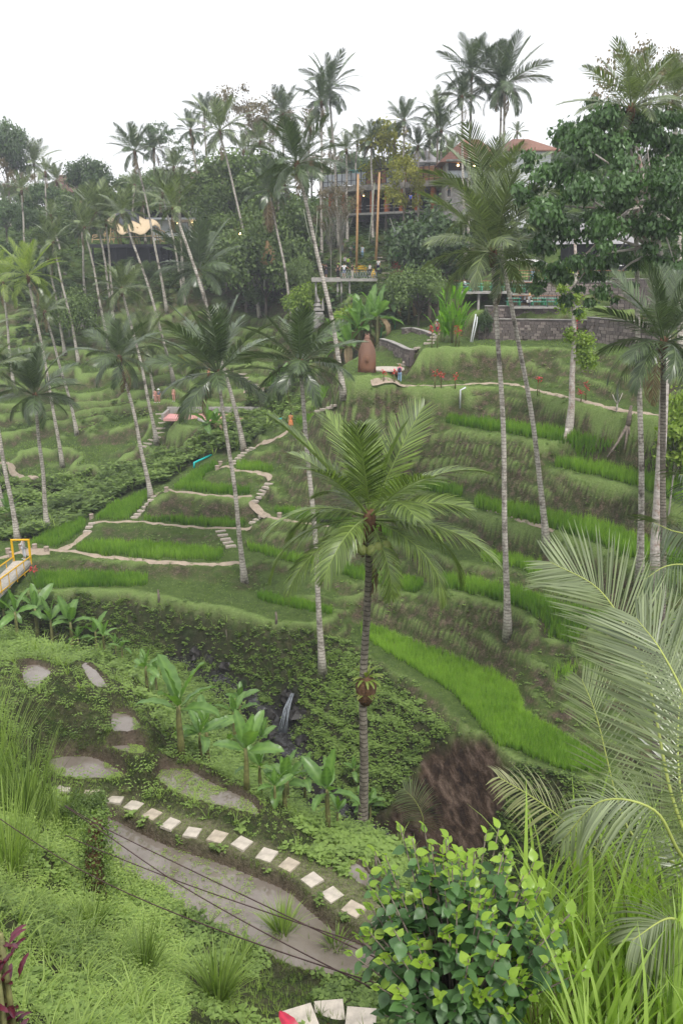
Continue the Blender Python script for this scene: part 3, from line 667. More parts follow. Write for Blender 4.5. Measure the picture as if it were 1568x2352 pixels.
def banana(base, h, label, seed=0, n=7, group='young banana plants along the gully edge', dry=0, leafL=None, name='banana_plant', elmin=8):
    r = random.Random(seed+300); e = empty(name, tuple(base), label, 'banana plant', group, r.uniform(0, 6))
    sh = h*.5; LL = leafL or h*.56
    s = obj('stem', stem_m, e, sc=(h*.5, h*.5, sh))
    for i in range(n):
        f = i/n; az = i*2.4+r.uniform(-.4, .4); el = 84-(84-elmin)*f**.9+r.uniform(-8, 8)
        o = obj('leaf', BL[min(3, int(f*3.4+r.random()*.8))], e, (0, 0, sh*(.985-.12*f)), None, LL*r.uniform(.8, 1.12)*(.8 if i == 0 else 1))
        o.rotation_euler = (Matrix.Rotation(az, 3, 'Z') @ Matrix.Rotation(-math.radians(el), 3, 'Y') @ Matrix.Rotation(r.uniform(-.6, .6), 3, 'X')).to_euler()
    for i in range(dry):
        o = obj('dry_leaf', BLdry, e, (0, 0, sh*.95), None, LL*.8); o.rotation_euler = (Matrix.Rotation(r.uniform(0, 6.3), 3, 'Z') @ Matrix.Rotation(.3, 3, 'Y')).to_euler()
    return e
# ------------------------------------------------------------------ ground cover, scattered as one mesh per stand
def proto_tuft(nb, seed, w=.03, spread=.5, bend=.5, segs=2):
    r = np.random.default_rng(seed); V = []; F = []; t = []
    for i in range(nb):
        a = r.uniform(0, 6.28); o = np.array([math.cos(a), math.sin(a), 0]); q = r.uniform(0, .12); L = r.uniform(.65, 1.05); tl = r.uniform(.1, 1)*spread
        s = np.array([-o[1], o[0], 0])*w*r.uniform(.7, 1.2); b = len(V); p = o*q*r.uniform(0, 1); d = np.array([0, 0, 1.])+o*tl; d /= np.linalg.norm(d); tt = float(np.clip(.5+r.normal(0, .15), 0, 1))
        for k in range(segs+1):
            f = k/segs; ww = 1-f**1.5*.95
            V.append(p-s*ww*.5); V.append(p+s*ww*.5); t += [tt-.12*(1-f), tt-.12*(1-f)]
            p = p+d*L/segs; d = d+o*bend*.9/segs-np.array([0, 0, bend*.75/segs]); d /= np.linalg.norm(d)
        for k in range(segs): F.append((b+2*k, b+2*k+1, b+2*k+3, b+2*k+2))
    return np.array(V), np.array(F), np.array(t)
def proto_herb(nl, seed, L=.5, up=.6, w=.38):
    r = np.random.default_rng(seed); V = []; F = []; t = []
    for i in range(nl):
        a = r.uniform(0, 6.28); h = r.uniform(.15, 1)*up; o = np.array([math.cos(a), math.sin(a), r.uniform(-.25, .45)]); s = np.array([-math.sin(a), math.cos(a), r.uniform(-.3, .3)])
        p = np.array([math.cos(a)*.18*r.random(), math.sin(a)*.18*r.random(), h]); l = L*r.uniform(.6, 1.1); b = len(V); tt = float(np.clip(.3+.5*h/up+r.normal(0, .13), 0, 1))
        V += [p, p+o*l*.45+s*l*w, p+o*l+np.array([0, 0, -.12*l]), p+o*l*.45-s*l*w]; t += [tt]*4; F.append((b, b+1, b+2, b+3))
    return np.array(V), np.array(F), np.array(t)
def proto_fern(nf, seed, np_=7):
    r = np.random.default_rng(seed); V = []; F = []; t = []
    for i in range(nf):
        a = 6.28*i/nf+r.uniform(-.3, .3); o = np.array([math.cos(a), math.sin(a), 0]); sd = np.array([-o[1], o[0], 0]); tt = float(np.clip(.55+r.normal(0, .15), 0, 1))
        p = np.array([0, 0, .05]); d = o*.7+np.array([0, 0, .9])
        for k in range(np_):
            f = k/np_; d /= np.linalg.norm(d); p = p+d*.8/np_; d = d-np.array([0, 0, .16+.12*f]); l = .26*(1-f*.85)
            for s in (-1, 1):
                b = len(V); q = sd*s*l; V += [p, p+q*.5+d*.05, p+q+d*.04-np.array([0, 0, .03]), p+q*.5-d*.04]; t += [tt]*4; F.append((b, b+1, b+2, b+3))
    return np.array(V), np.array(F), np.array(t)
def scatter(name, protos, P, size, mat, label=None, seed=0, tint=None, lean=.12, kind='stuff', parent=None, sink=.02):
    r = np.random.default_rng(seed); n = len(P); pi = r.integers(0, len(protos), n); Vs = []; Fs = []; Ts = []; off = 0
    size = np.broadcast_to(size, (n,))*r.uniform(.72, 1.25, n); az = r.uniform(0, 6.283, n); tn = (tint if tint is not None else np.zeros(n))+r.normal(0, .13, n)
    lx = r.normal(0, lean, n); ly = r.normal(0, lean, n)
    for k, (V, F, t) in enumerate(protos):
        I = np.where(pi == k)[0]
        if len(I) == 0: continue
        c = np.cos(az[I])[:, None]; s = np.sin(az[I])[:, None]; x = V[None, :, 0]*c-V[None, :, 1]*s; y = V[None, :, 0]*s+V[None, :, 1]*c; z = np.repeat(V[None, :, 2], len(I), 0)
        x = x+z*lx[I][:, None]; y = y+z*ly[I][:, None]
        A = np.stack([x, y, z], -1)*size[I][:, None, None]+P[I][:, None, :]; A[..., 2] -= sink
        Vs.append(A.reshape(-1, 3)); Fs.append((F[None]+(np.arange(len(I))*len(V))[:, None, None]+off).reshape(-1, F.shape[1])); off += len(I)*len(V)
        Ts.append((t[None]+tn[I][:, None]).reshape(-1))
    o = obj(name, mesh(name, np.concatenate(Vs), np.concatenate(Fs), mat, dict(tint=np.clip(np.concatenate(Ts), 0, 1)), smooth=False), parent)
    return tag(o, label, None, None, kind)
def cells(mask, n, seed=0, power=0.0):
    """n random points on the ground inside a grid mask (grid cells are about even in the view)"""
    r = np.random.default_rng(seed); w = np.broadcast_to(np.asarray(mask, float), (NR, NCOL)).ravel()
    cs = np.cumsum(w); i = np.searchsorted(cs, r.random(n)*cs[-1]); R_ = i//NCOL+r.random(n)-.5; C_ = i % NCOL+r.random(n)-.5
    Y = 3*np.exp(R_*KR); x = (C_*DS-SMAX)*Y; y = Y-Y0
    return np.stack([x, y, hgt(x, y)], -1)
# ------------------------------------------------------------------ coconut palms: foot and crown read off the photograph
def gat(u, d):
    z = -10.
    for _ in range(12): p = Pd(u, d, z); z = float(hgt(p[0], p[1]))
    p = Pd(u, d, z); p[2] = z; return p
#  foot u,v,d   crown u,v   radius  n  up  frond  coconuts seed trunk label
PALMS = [
 (1165,1462,0,1131,590,200,20,.35,'mid',0,2,'n','tall coconut palm with ringed trunk rooted on the bare bank above the wide rice strip'),
 (1255,1252,0,1128,478,175,18,.1,'mid',0,3,'n','leaning coconut palm with reddish trunk rising behind the ringed one on the right'),
 (741,1546,0,690,845,150,19,.0,'middark',2,4,'n','coconut palm rooted in the leafy gully bank beside the hanging ferns'),
 (562,1337,0,501,865,178,19,.45,'middark',5,5,'n','coconut palm on the round earth mound at the end of the stair path'),
 (348,1145,0,275,828,108,17,.25,'middark',2,6,'n','slim white coconut palm leaning left beside the lowest left rice patch'),
 (110,1217,0,82,915,118,18,.35,'middark',5,7,'n','coconut palm with yellow nuts behind the left edge rice patch'),
 (145,1072,0,65,640,90,17,.3,'light',0,8,'n','tall pale coconut palm with broad drooping crown left of the young hillside palms'),
 (178,997,0,104,722,60,15,.1,'mid',0,9,'n','small upright coconut palm right of the broad crowned one on the left'),
 (150,812,0,112,600,48,14,.4,'far',0,10,'n','thin hillside palm half hidden behind the broad pale crown'),
 (182,836,0,122,560,62,15,.3,'far',0,11,'n','curved slender palm on the left slope below the dark trees'),
 (250,800,0,195,528,66,16,.4,'far',0,12,'n','coconut palm with a brown withered crown base left of the pavilion'),
 (262,742,0,221,492,78,17,.3,'far',0,13,'n','full crowned coconut palm standing just left of the bamboo pavilion'),
 (262,716,0,244,512,60,12,.4,'far',0,14,'n','straight palm whose trunk crosses the left corner of the pavilion'),
 (400,877,0,282,492,66,16,.2,'far',0,15,'n','long leaning palm crossing the middle of the bamboo pavilion'),
 (384,718,0,310,352,70,17,.3,'fardark',0,16,'n','tallest palm on the left skyline with loose open crown'),
 (425,700,0,374,448,58,15,.3,'far',0,17,'n','grey palm between the skyline palm and the white building'),
 (561,1034,0,400,482,72,16,.3,'far',0,18,'n','very long white trunk palm leaning from the stair foot to the white building'),
 (597,729,0,505,306,88,18,.4,'far',0,19,'n','tall curved palm with white trunk in front of the green tree mass'),
 (475,600,0,438,304,52,15,.25,'fardark',0,20,'n','small dark palm on the skyline left of the curved white one'),
 (480,560,150,470,262,48,14,.2,'fardark',0,21,'n','highest dark crown behind the curved white palm'),
 (790,912,0,682,385,118,20,.15,'middark',4,22,'n','long leaning palm from the statue terrace with a big upright crown'),
 (672,740,0,618,444,86,18,.4,'fardark',5,23,'n','shaggy palm with hanging dead fronds at the hill centre'),
 (664,612,0,654,432,55,14,.5,'far',0,24,'n','straight white palm right beside the shaggy one'),
 (655,560,148,650,266,64,17,.2,'fardark',0,25,'n','skyline palm left of the pair above the hill centre'),
 (738,596,0,738,238,68,17,.35,'fardark',0,26,'n','left palm of the high pair above the hill centre'),
 (778,566,0,756,208,82,18,.3,'fardark',0,27,'n','right and taller palm of the high pair above the hill centre'),
 (1072,560,112,1082,178,92,19,.15,'middark',0,28,'n','tallest palm of all reaching near the top of the picture'),
 (1063,570,110,1060,228,66,16,.2,'fardark',0,29,'n','shorter palm standing close left of the tallest one'),
 (1152,560,112,1157,200,112,19,.3,'middark',0,30,'n','broad crowned palm on the skyline right of the tallest one'),
 (1143,560,114,1150,214,66,12,.4,'fardark',0,31,'n','thin twin trunk pressed against the broad crowned skyline palm'),
 (1010,560,125,1012,306,70,17,.3,'fardark',0,32,'n','dense palm in front of the tiled roofs left of the tallest'),
 (1000,560,127,1004,262,58,15,.2,'far',0,33,'n','upright palm crown behind the dense one by the tiled roofs'),
 (927,520,124,927,283,58,16,.1,'fardark',0,34,'n','straight palm with narrow crown above the restaurant terrace'),
 (960,520,124,959,340,46,15,.3,'fardark',0,35,'n','short dark palm between the restaurant screens'),
 (856,520,128,852,330,56,16,.3,'fardark',0,36,'n','bushy palm above the left end of the restaurant'),
 (797,540,130,795,348,44,14,.3,'far',0,37,'n','small palm left of the yellow leaved tree'),
 (1040,500,140,1036,352,44,14,.3,'far',0,38,'n','pale palm behind the roof beside the tallest trunk'),
 (1187,480,165,1187,306,26,12,.3,'far',0,39,'n','tiny distant palm crown just over the orange roof'),
 (1468,1336,0,1447,262,150,19,.1,'mid',0,40,'n','tall right hand palm rising above the big leafy tree'),
 (1560,900,70,1548,232,95,15,.3,'mid',0,41,'n','palm at the right edge above the big leafy tree'),
 (88,560,178,79,380,66,17,.3,'far',0,43,'n','hazy palm beside the dark tree at the far left'),
 (138,560,176,131,420,46,14,.3,'far',0,44,'n','small hazy palm in front of the brown roofed hut'),
 (358,560,165,354,345,54,15,.3,'fardark',0,45,'n','thin palm just right of the left skyline palm'),
 (24,560,170,10,462,46,14,.3,'far',0,46,'n','grey palm at the left edge on the far slope'),
 (32,890,0,8,655,85,15,.3,'light',0,47,'n','pale palm leaning in at the left edge'),
 (42,1242,0,-30,860,110,15,.3,'mid',0,48,'n','palm trunk by the yellow gate with its crown out of view'),
 (10,1182,0,-70,800,110,13,.3,'mid',0,49,'n','second trunk at the left edge behind the yellow gate'),
 (190,754,0,183,700,34,11,.1,'far',0,50,'n','young short palm on the open left slope'),
 (356,918,0,336,795,88,18,.2,'mid',0,51,'n','palm with reddish brown stem right of the slim white one'),
 (361,1018,0,281,670,76,17,.4,'mid',0,52,'n','palm with yellow drooping fronds below the pavilion'),
 (500,830,0,457,626,118,19,.5,'middark',26,53,'n','palm laden with ripe tan coconuts at the middle of the slope'),
 (420,640,0,412,430,52,14,.3,'far',0,54,'n','pale palm in front of the white building windows'),
 (700,560,140,598,330,50,14,.3,'far',0,55,'n','blurred palm among the green tree mass'),
 (1502,1500,36,1522,800,205,21,.25,'middark',0,42,'d','dark fronded palm near the right edge with drooping yellowish leaves'),
]
for k, (bu, bv, bd, hu, hv, Rp, n, up, fk, coco, sd, tmk, lab) in enumerate(PALMS):
    b = gat(bu, bd) if bd else hit(bu, bv)
    hd = Dd(hu, hv, b[1]); f = (b[1]*CP-hd[2]*SP)/1960.0
    near = b[1] < 62
    e = palm(b, hd, lab, R=Rp*f*1.02, rad=.165 if near else .18, n=n+8, fkey=fk, up=up*.8, seed=sd, tm=m_trunk_dark if tmk == 'd' else None,
             coco=coco, dead=1 if sd % 3 else 2, hsc=1.0 if f*Rp > 3 else .7, ctype='t' if sd in (53, 7) else 'g')
    if sd == 23:
        for i in range(6):
            o = obj('dead_frond', FR['dead'][2], e, tuple(hd-b-np.array([0, 0, .3])), None, 4.6)
            o.rotation_euler = (Matrix.Rotation(i*1.1, 3, 'Z') @ Matrix.Rotation(math.radians(62+4*(i % 3)), 3, 'Y')).to_euler()
XP = [(196,640,600,470),(150,690,118,500),(300,600,310,430),(335,640,330,470),(425,590,400,390),(520,600,512,420),(545,560,560,350),(600,640,585,430),(640,600,640,450),(700,640,712,300),(758,560,760,330),(812,560,820,330),(905,540,905,330),(985,500,985,330),(60,640,50,440),(110,600,105,400)]
XW = ['well left of the pavilion','by the left pavilion corner','over the right half of the pavilion','at the right corner of the pavilion','in front of the white building','in front of the green tree mass','behind the curved white palm','left of the shaggy palm','behind the shaggy palm','between the leaning palm and the high pair','close beside the high pair','above the left end of the restaurant','in front of the wooden screens','right of the wooden screens','at the far left under the hazy palm','in front of the brown roofed hut']
for k, (bu, bv, hu, hv) in enumerate(XP):
    hu = hu if hu < 550 or bu > 520 else 186; d = 132+6*(k % 4); b = gat(bu, d); hd = Dd(hu, hv, d)
    palm(b, hd, 'slender pale trunked palm of the far grove, '+XW[k], R=3.1, rad=.17, n=15, fkey='far', up=.3, seed=200+k, group='slender palms of the far grove')
# the near palm in the middle of the picture
hb = gat(831, 21.3); hh_ = Dd(848, 1205, 21.0); hh_[1] = 21.0
hero = palm(hb, hh_, 'nearest coconut palm in the centre, green nuts and a bird nest fern on its trunk', R=3.15, rad=.128, n=19, fkey='hero', up=.0, seed=61, tm=m_trunk_dark, coco=0, dead=2, ctype='g', hsc=.85, elmin=4, bend=.1)
for i, (az, el, vi, L_) in enumerate([(178, -2, 3, 3.3), (200, -18, 2, 3.0), (-12, 4, 2, 3.6), (12, -6, 3, 3.4), (-60, -38, 2, 2.2), (150, 10, 3, 2.8), (-25, -14, 3, 3.1)]):
    fo = obj('frond', FR['hero'][vi], hero, tuple(hh_-np.array(hb)+np.array([0, 0, .15])), None, L_)
    fo.rotation_euler = (Matrix.Rotation(math.radians(az), 3, 'Z') @ Matrix.Rotation(-math.radians(el), 3, 'Y')).to_euler()
for i in range(12):
    az = 2.4*i; q_ = .34+.16*((i*.37) % 1); obj('coconut', cocom['g'], hero, tuple(hh_-np.array(hb)+np.array([math.cos(az)*q_, math.sin(az)*q_-.12, -.42-.32*((i*.61) % 1)])), (.3*i, 0, i), 1.25)
for i in range(5):
    m = MB(); az = 1.3*i+.4; m.tube([hh_-np.array(hb)+np.array([0, 0, -.1]), hh_-np.array(hb)+np.array([math.cos(az)*.3, math.sin(az)*.3, .0]), hh_-np.array(hb)+np.array([math.cos(az)*.42, math.sin(az)*.42, -.75])], [.03, .02, .04], 5); m.build('fruit_stalk', m_husk, hero, True)
# fern and hanging fronds half way up its trunk
def at_trunk(t): return np.array(hb)+(hh_-np.array(hb))*t
fp = at_trunk(.555)
fe = empty('birds_nest_fern', tuple(fp), 'bird nest fern growing round the trunk of the central palm', 'fern')
fl = MB(); r_ = random.Random(3)
fern_leaf = banana_leaf(21, 1.1, m_frond_light, wid=.16); fern_leaf.name = 'fern_leaf'
for i in range(22):
    o = obj('leaf', fern_leaf, fe, (0, 0, 0), None, r_.uniform(.38, .62)); el = r_.uniform(15, 75)
    o.rotation_euler = (Matrix.Rotation(i*2.4, 3, 'Z') @ Matrix.Rotation(-math.radians(el), 3, 'Y')).to_euler()
MB().lathe([(.12, -.75), (.25, -.55), (.30, -.2), (.26, .0), (.16, .1)], (0, 0, 0), 9).build('root_ball', m_husk, fe, True)
V, F, t = proto_fern(9, 5, 9); o = obj('hanging_fern', mesh('hanging_fern', V*.62*np.array([1, 1, .55])+np.array([0, 0, -.45]), F, m_frond_light, dict(tint=t), smooth=False), fe)
# ------------------------------------------------------------------ the palm at the lower right, seen from close by
def frond_spline(name, C, nrm, mat, n=88, lp=.74, wid=.030, seed=0, parent=None, hang=.25, hangdir=None, tipk=.5, rach=.018, a0=74, a1=30):
    r = np.random.default_rng(seed); C = np.array(C, float); m = len(C)-1
    def cat(t):
        f = t*m; i = min(int(f), m-1); k = f-i; p1, p2 = C[i], C[i+1]; p0 = C[i-1] if i else 2*p1-p2; p3 = C[i+2] if i+2 <= m else 2*p2-p1
        return .5*((2*p1)+(p2-p0)*k+(2*p0-5*p1+4*p2-p3)*k*k+(3*p1-p0-3*p2+p3)*k**3)
    V = []; F = []; ti = []; Nn0 = np.array(nrm, float); N = 26; rc = []
    for i in range(N+1): rc.append(cat(i/N))
    rc = np.array(rc); mb = MB().tube(list(rc), [rach*(1-.85*i/N) for i in range(N+1)], 6)
    hd = np.array(hangdir if hangdir is not None else (0, 0, -1.))
    for s in (-1, 1):
        for j in range(n):
            q = (j+.5+r.uniform(-.25, .25))/n; t = .06+.94*q; p = cat(min(t, 1)); T_ = cat(min(t+.01, 1))-cat(max(t-.01, 0)); T_ /= np.linalg.norm(T_)
            Nn = Nn0-T_*np.dot(T_, Nn0); Nn /= np.linalg.norm(Nn); S = np.cross(T_, Nn)*s
            l = lp*(.45+.66*math.sin(math.pi*min(1, .12+q*.72)))*(1-tipk*max(0, q-.8)/.2)*r.uniform(.93, 1.05)
            a = math.radians(a0-(a0-a1)*q+r.uniform(-3, 3)); d = T_*math.cos(a)+S*math.sin(a)+Nn*r.uniform(.0, .18); d /= np.linalg.norm(d)
            tt = float(np.clip(.5+r.normal(0, .2), 0, 1)); b = len(V); pp = p.copy(); SG = 4; tw = Nn*.35*s
            for k in range(SG+1):
                f = k/SG; w = (T_-d*np.dot(T_, d)); w /= np.linalg.norm(w)+1e-9; w = w*.93+Nn*.36; ww = wid*((.45+.9*f) if f < .4 else (1-((f-.4)/.6)**1.6*.95))*.9
                V += [pp-w*ww*.5, pp+w*ww*.5]; ti += [tt, tt]; d = d+hd*hang/SG*(1+f); d /= np.linalg.norm(d); pp = pp+d*l/SG
            for k in range(SG): F.append((b+2*k, b+2*k+1, b+2*k+3, b+2*k+2))
    o = obj(name, mesh(name, V, F, mat, dict(tint=ti), smooth=False), parent)
    rb = mb.build('rachis', m_midrib, o, True); return o
base_n = np.array([3.35, 5.6, -8.9]); crown_n = Dd(1640, 2060, 5.7)
ne = empty('coconut_palm', (0, 0, 0), 'close coconut palm at the lower right whose long fronds fan across the picture', 'palm tree', 'coconut palms on the terraces and slopes')
obj('trunk', tube_mesh('trunk', [base_n-np.array([0, 0, .3]), (base_n+crown_n)/2+np.array([.1, 0, 0]), crown_n], [.24, .17, .15], m_trunk_dark), ne)
cn = tuple(crown_n)
def S(*a): return [cn]+[tuple(Dd(*q)) for q in a]
tocam = np.array([0, -1, .55])
frond_spline('frond', S((1545,1840,5.9),(1482,1549,6.5),(1385,1365,6.9),(1262,1290,7.1)), tocam, m_frond_near, 92, .60, .024, 1, ne, .10, (-.15, .1, -.8))
frond_spline('frond', S((1610,1830,5.4),(1585,1640,5.6),(1520,1500,5.9),(1460,1420,6.2)), tocam, m_frond_near, 76, .60, .022, 2, ne, .12, (-.3, 0, -.6))
frond_spline('frond', S((1560,1990,6.6),(1440,1900,7.2),(1370,1650,7.8),(1335,1560,8.0)), tocam, m_frond_near, 66, .46, .021, 3, ne, .15, (-.2, 0, -.8))
frond_spline('frond', S((1560,1960,5.3),(1500,1860,5.2),(1380,1840,5.3),(1290,1930,5.4)), (0, -.6, 1), m_frond_near, 66, .46, .022, 4, ne, .9)
frond_spline('frond', S((1600,1940,6.1),(1560,1800,6.5),(1560,1620,7.2),(1600,1500,7.6)), tocam, m_frond, 70, .6, .022, 5, ne, .2)
frond_spline('frond', S((1540,2080,6.4),(1440,2020,6.3),(1362,1945,6.2),(1250,1850,6.1),(1143,1784,6.0)), (.35, -.8, .75), leafmat('frond_pale', (.10, .12, .05), (.44, .44, .26), .5, .2, .4), 74, .40, .028, 6, ne, .55, (-.2, 0, -1), a0=66)
frond_spline('frond', S((1590,2120,5.2),(1530,2110,5.0),(1450,2160,4.9)), (0, -.6, 1), m_frond_near, 60, .5, .028, 7, ne, .9)
# dark areca fronds coming in from the right
ae = empty('areca_palm', (0, 0, 0), 'dark feathery palm fronds reaching in at the right edge', 'palm tree')
ac = Dd(1690, 1330, 13.); ab = gat(1700, 13.5)
obj('trunk', tube_mesh('trunk', [ab-np.array([0, 0, .3]), (ab+ac)/2, ac], [.1, .08, .07], m_trunk_dark), ae)
for i, tip in enumerate([[(1600,1240,13),(1540,1218,13),(1500,1200,12.8)], [(1590,1300,12.6),(1530,1300,12.4),(1480,1330,12.2)], [(1600,1420,12.6),(1560,1480,12.2),(1530,1600,12)], [(1640,1180,13),(1600,1100,13.2),(1560,1090,13)]]):
    frond_spline('frond', [tuple(ac)]+[tuple(Dd(*q)) for q in tip], (0, -.5, 1), m_frond_dark, 42, .62, .034, 10+i, ae, .75, rach=.02)
# two fallen fronds by the earth slip
def fallen(u, v, label, rot, L, fkey='dead', sd=0):
    p = hit(u, v); p = p-ray(u, v)*.4
    o = obj('fallen_frond', FR[fkey][2], None, tuple(p), rot, L); tag(o, label, 'palm frond'); return o
fe2 = empty('fallen_frond', (0, 0, 0), 'withered grey green frond lying at the left foot of the earth slip', 'palm frond')
pA = hit(925, 1905); pB = pA+np.array([.25, -.5, 3.0])
frond_spline('frond', [tuple(pA+np.array([.8, -.6, .3])), tuple(pA+np.array([.95, -.9, 1.3])), tuple(pA+np.array([.5, -.9, 2.4])), tuple(pA+np.array([-.1, -.9, 3.1]))], (0, -1, .5), m_frond_near, 44, 1.15, .07, 31, fe2, .5, rach=.03)
# ------------------------------------------------------------------ bananas
BAN = [(15,1455,110),(42,1466,118),(88,1466,132),(122,1482,112),(168,1496,130),(183,1505,80),(224,1500,98),(241,1503,88),(268,1512,66),(282,1516,60),(339,1585,108),(360,1592,92),(417,1738,236),(463,1752,140),(478,1756,170),
       (540,1700,130),(567,1812,190),(552,1650,95),(598,1822,130),(632,1858,110),(655,1862,150),(662,1852,120),(700,1838,110),(752,1903,185),(775,1905,95),(832,1895,100),(850,1890,88),(812,1800,70),(600,1755,120)]
where = ['at the far left by the yellow bridge','second from the left edge','third from the left edge','small one behind the pond mound','tall one left of the leafy pair','short one under the tall leaf','left stem of the leafy pair','right stem of the leafy pair',
         'little one in the pale clump','last of the pale clump','left of the two bushy plants above the gully','right of the two bushy plants above the gully','large single plant in front of the oval pond','thin stem right of the large single plant',
         'broad leaved plant beside the thin stem','plant under the waterfall rocks with ragged leaves','tall upright plant in the middle of the row','plant leaning out below the fern bank','plant between the tall one and the rocks','small plant at the row foot',
         'bright leaved plant in front of the stream','plant behind the bright leaved one','plant close to the stream pool','big plant left of the central palm foot','sucker at the foot of the big one','plant in front of the central palm trunk','small plant right of the palm trunk','sprout on the stream bank','plant half way down to the waterfall']
for k, ((u, v, hp), wv) in enumerate(zip(BAN, where)):
    p = hit(u, v, 8, 45); f = (p[1]*CP-p[2]*SP)/1960
    banana(p, hp*f*1.12, 'young banana plant, '+wv, k, 7 if hp > 100 else 6, leafL=hp*f*.52)
BIG = [(800,806,95,6.6,'big banana plant at the left of the clump behind the statue'),(825,808,96,7.0,'tallest banana plant with dry leaves behind the statue'),(848,806,97,6.8,'banana plant in the middle of the clump behind the statue'),(866,804,95,6.2,'banana plant at the right of the clump with a broken pale leaf'),(780,800,99,5.0,'shorter dark banana plant left of the clump'),(938,748,103,6.0,'banana plant with wide leaves beside the boat shaped deck'),(915,742,104,4.8,'ragged banana plant left of the wide leaved one'),(480,1010,88,4.2,'banana plant by the blue pipe with dead leaves'),(497,1010,89,3.4,'small banana plant next to the one by the blue pipe'),(648,905,101,3.6,'banana plant in the ravine left of the orange dressed walker'),(632,915,101,3.0,'low banana plant in the ravine bushes'),(28,1215,74,3.6,'dark banana plant behind the yellow gate')]
for k, (u, v, d, h, lab) in enumerate(BIG):
    banana(gat(u, d), h, lab, 60+k, 8, 'grown banana plants on the hillside', dry=3, elmin=0)
# heliconia clump by the terrace restaurant, red ti plants
def clump(name, base, n, L, mat_leaf, label, cat, seed, h, spread=.5, lo=45, hi=88, group=None, zmin=.1):
    e = empty(name, tuple(base), label, cat, group); r = random.Random(seed)
    for i in range(n):
        a = r.uniform(0, 6.28); q = r.uniform(0, spread); z = r.uniform(zmin, 1)*h
        o = obj('leaf', mat_leaf, e, (math.cos(a)*q, math.sin(a)*q, z), None, L*r.uniform(.8, 1.2)); el = r.uniform(lo, hi)
        o.rotation_euler = (Matrix.Rotation(a, 3, 'Z') @ Matrix.Rotation(-math.radians(el), 3, 'Y')).to_euler()
    m = MB()
    for i in range(max(3, n//5)):
        a = r.uniform(0, 6.28); q = r.uniform(0, spread*.6); m.tube([(math.cos(a)*q, math.sin(a)*q, -.2), (math.cos(a)*q*1.3, math.sin(a)*q*1.3, h)], [.03, .018], 5)
    m.build('stem', m_stem, e, True); return e
hl = banana_leaf(31, .5, leafmat('heliconia', (.05, .15, .012), (.22, .42, .04), .4, .4, .4), wid=.22)
clump('heliconia', gat(1040, 79), 70, 1.7, hl, 'tall bright green heliconia clump in front of the restaurant deck', 'plant', 1, 3.9, 1.1, 55, 88)
clump('heliconia', gat(1018, 80), 36, 1.5, hl, 'lower left part of the heliconia thicket leaning over the lawn', 'plant', 2, 2.2, .9, 45, 85)
til = banana_leaf(33, .9, m_ti, wid=.42)
TI = [(998,893,1.7,'left of the two ti plants on the bank below the lawn'),(1012,893,1.5,'right of the two ti plants on the bank below the lawn'),(1046,893,1.4,'single red ti plant right of the pair on the bank'),(1235,907,1.6,'red ti plant above the footpath near the two tall trunks'),(1343,922,1.6,'red ti plant above the footpath left of the big white trunk'),(1331,924,1.0,'low red ti plant beside the taller one over the footpath'),
      (880,882,1.2,'dark red ti plant beside the statue plinth'),(905,880,1.1,'red ti plant between the statue and the woman in pink'),(990,800,2.2,'red ti plant left of the heliconia'),(1004,800,2.4,'red ti plant under the heliconia leaves'),(1045,797,2.0,'red ti plant right of the heliconia'),(1053,797,1.7,'small red ti plant by the white pipes'),
      (1318,800,2.6,'tall thin ti plant with red head in front of the stone wall'),(80,1335,1.2,'red leaved shrub at the foot of the yellow gate')]
for k, (u, v, h, lab) in enumerate(TI):
    clump('ti_plant', hit(u, v), 16, .26, til, lab, 'plant', 40+k, h*.9, .14, -10, 80, 'red ti plants', .62)
p = Dd(22, 2240, 4.6); p0 = p-np.array([0, 0, 1.7])
tid = banana_leaf(35, .7, leafmat('ti_dark', (.022, .004, .010), (.14, .012, .035), .35, .15, .6), wid=.24)
clump('ti_plant', tuple(p0+np.array([-.2, 0, 0])), 110, .17, tid, 'dark purple leaved ti plant at the lower left edge', 'plant', 90, 1.65, .17, 10, 80, 'red ti plants')
clump('ti_plant', tuple(Dd(-10, 2120, 4.8)-np.array([0, 0, 1.2])), 40, .16, tid, 'upper spray of purple ti leaves at the left edge', 'plant', 91, 1.1, .12, 10, 80, 'red ti plants')
pr = Dd(712, 2440, 4.4); clump('ti_plant', tuple(pr-np.array([0, 0, .6])), 16, .36, banana_leaf(36, .6, leafmat('ti_pink', (.10, .006, .02), (.62, .03, .08), .35, .3, .5), wid=.3), 'crimson rosette of ti leaves at the bottom edge', 'plant', 92, .62, .06, 30, 80, 'red ti plants')
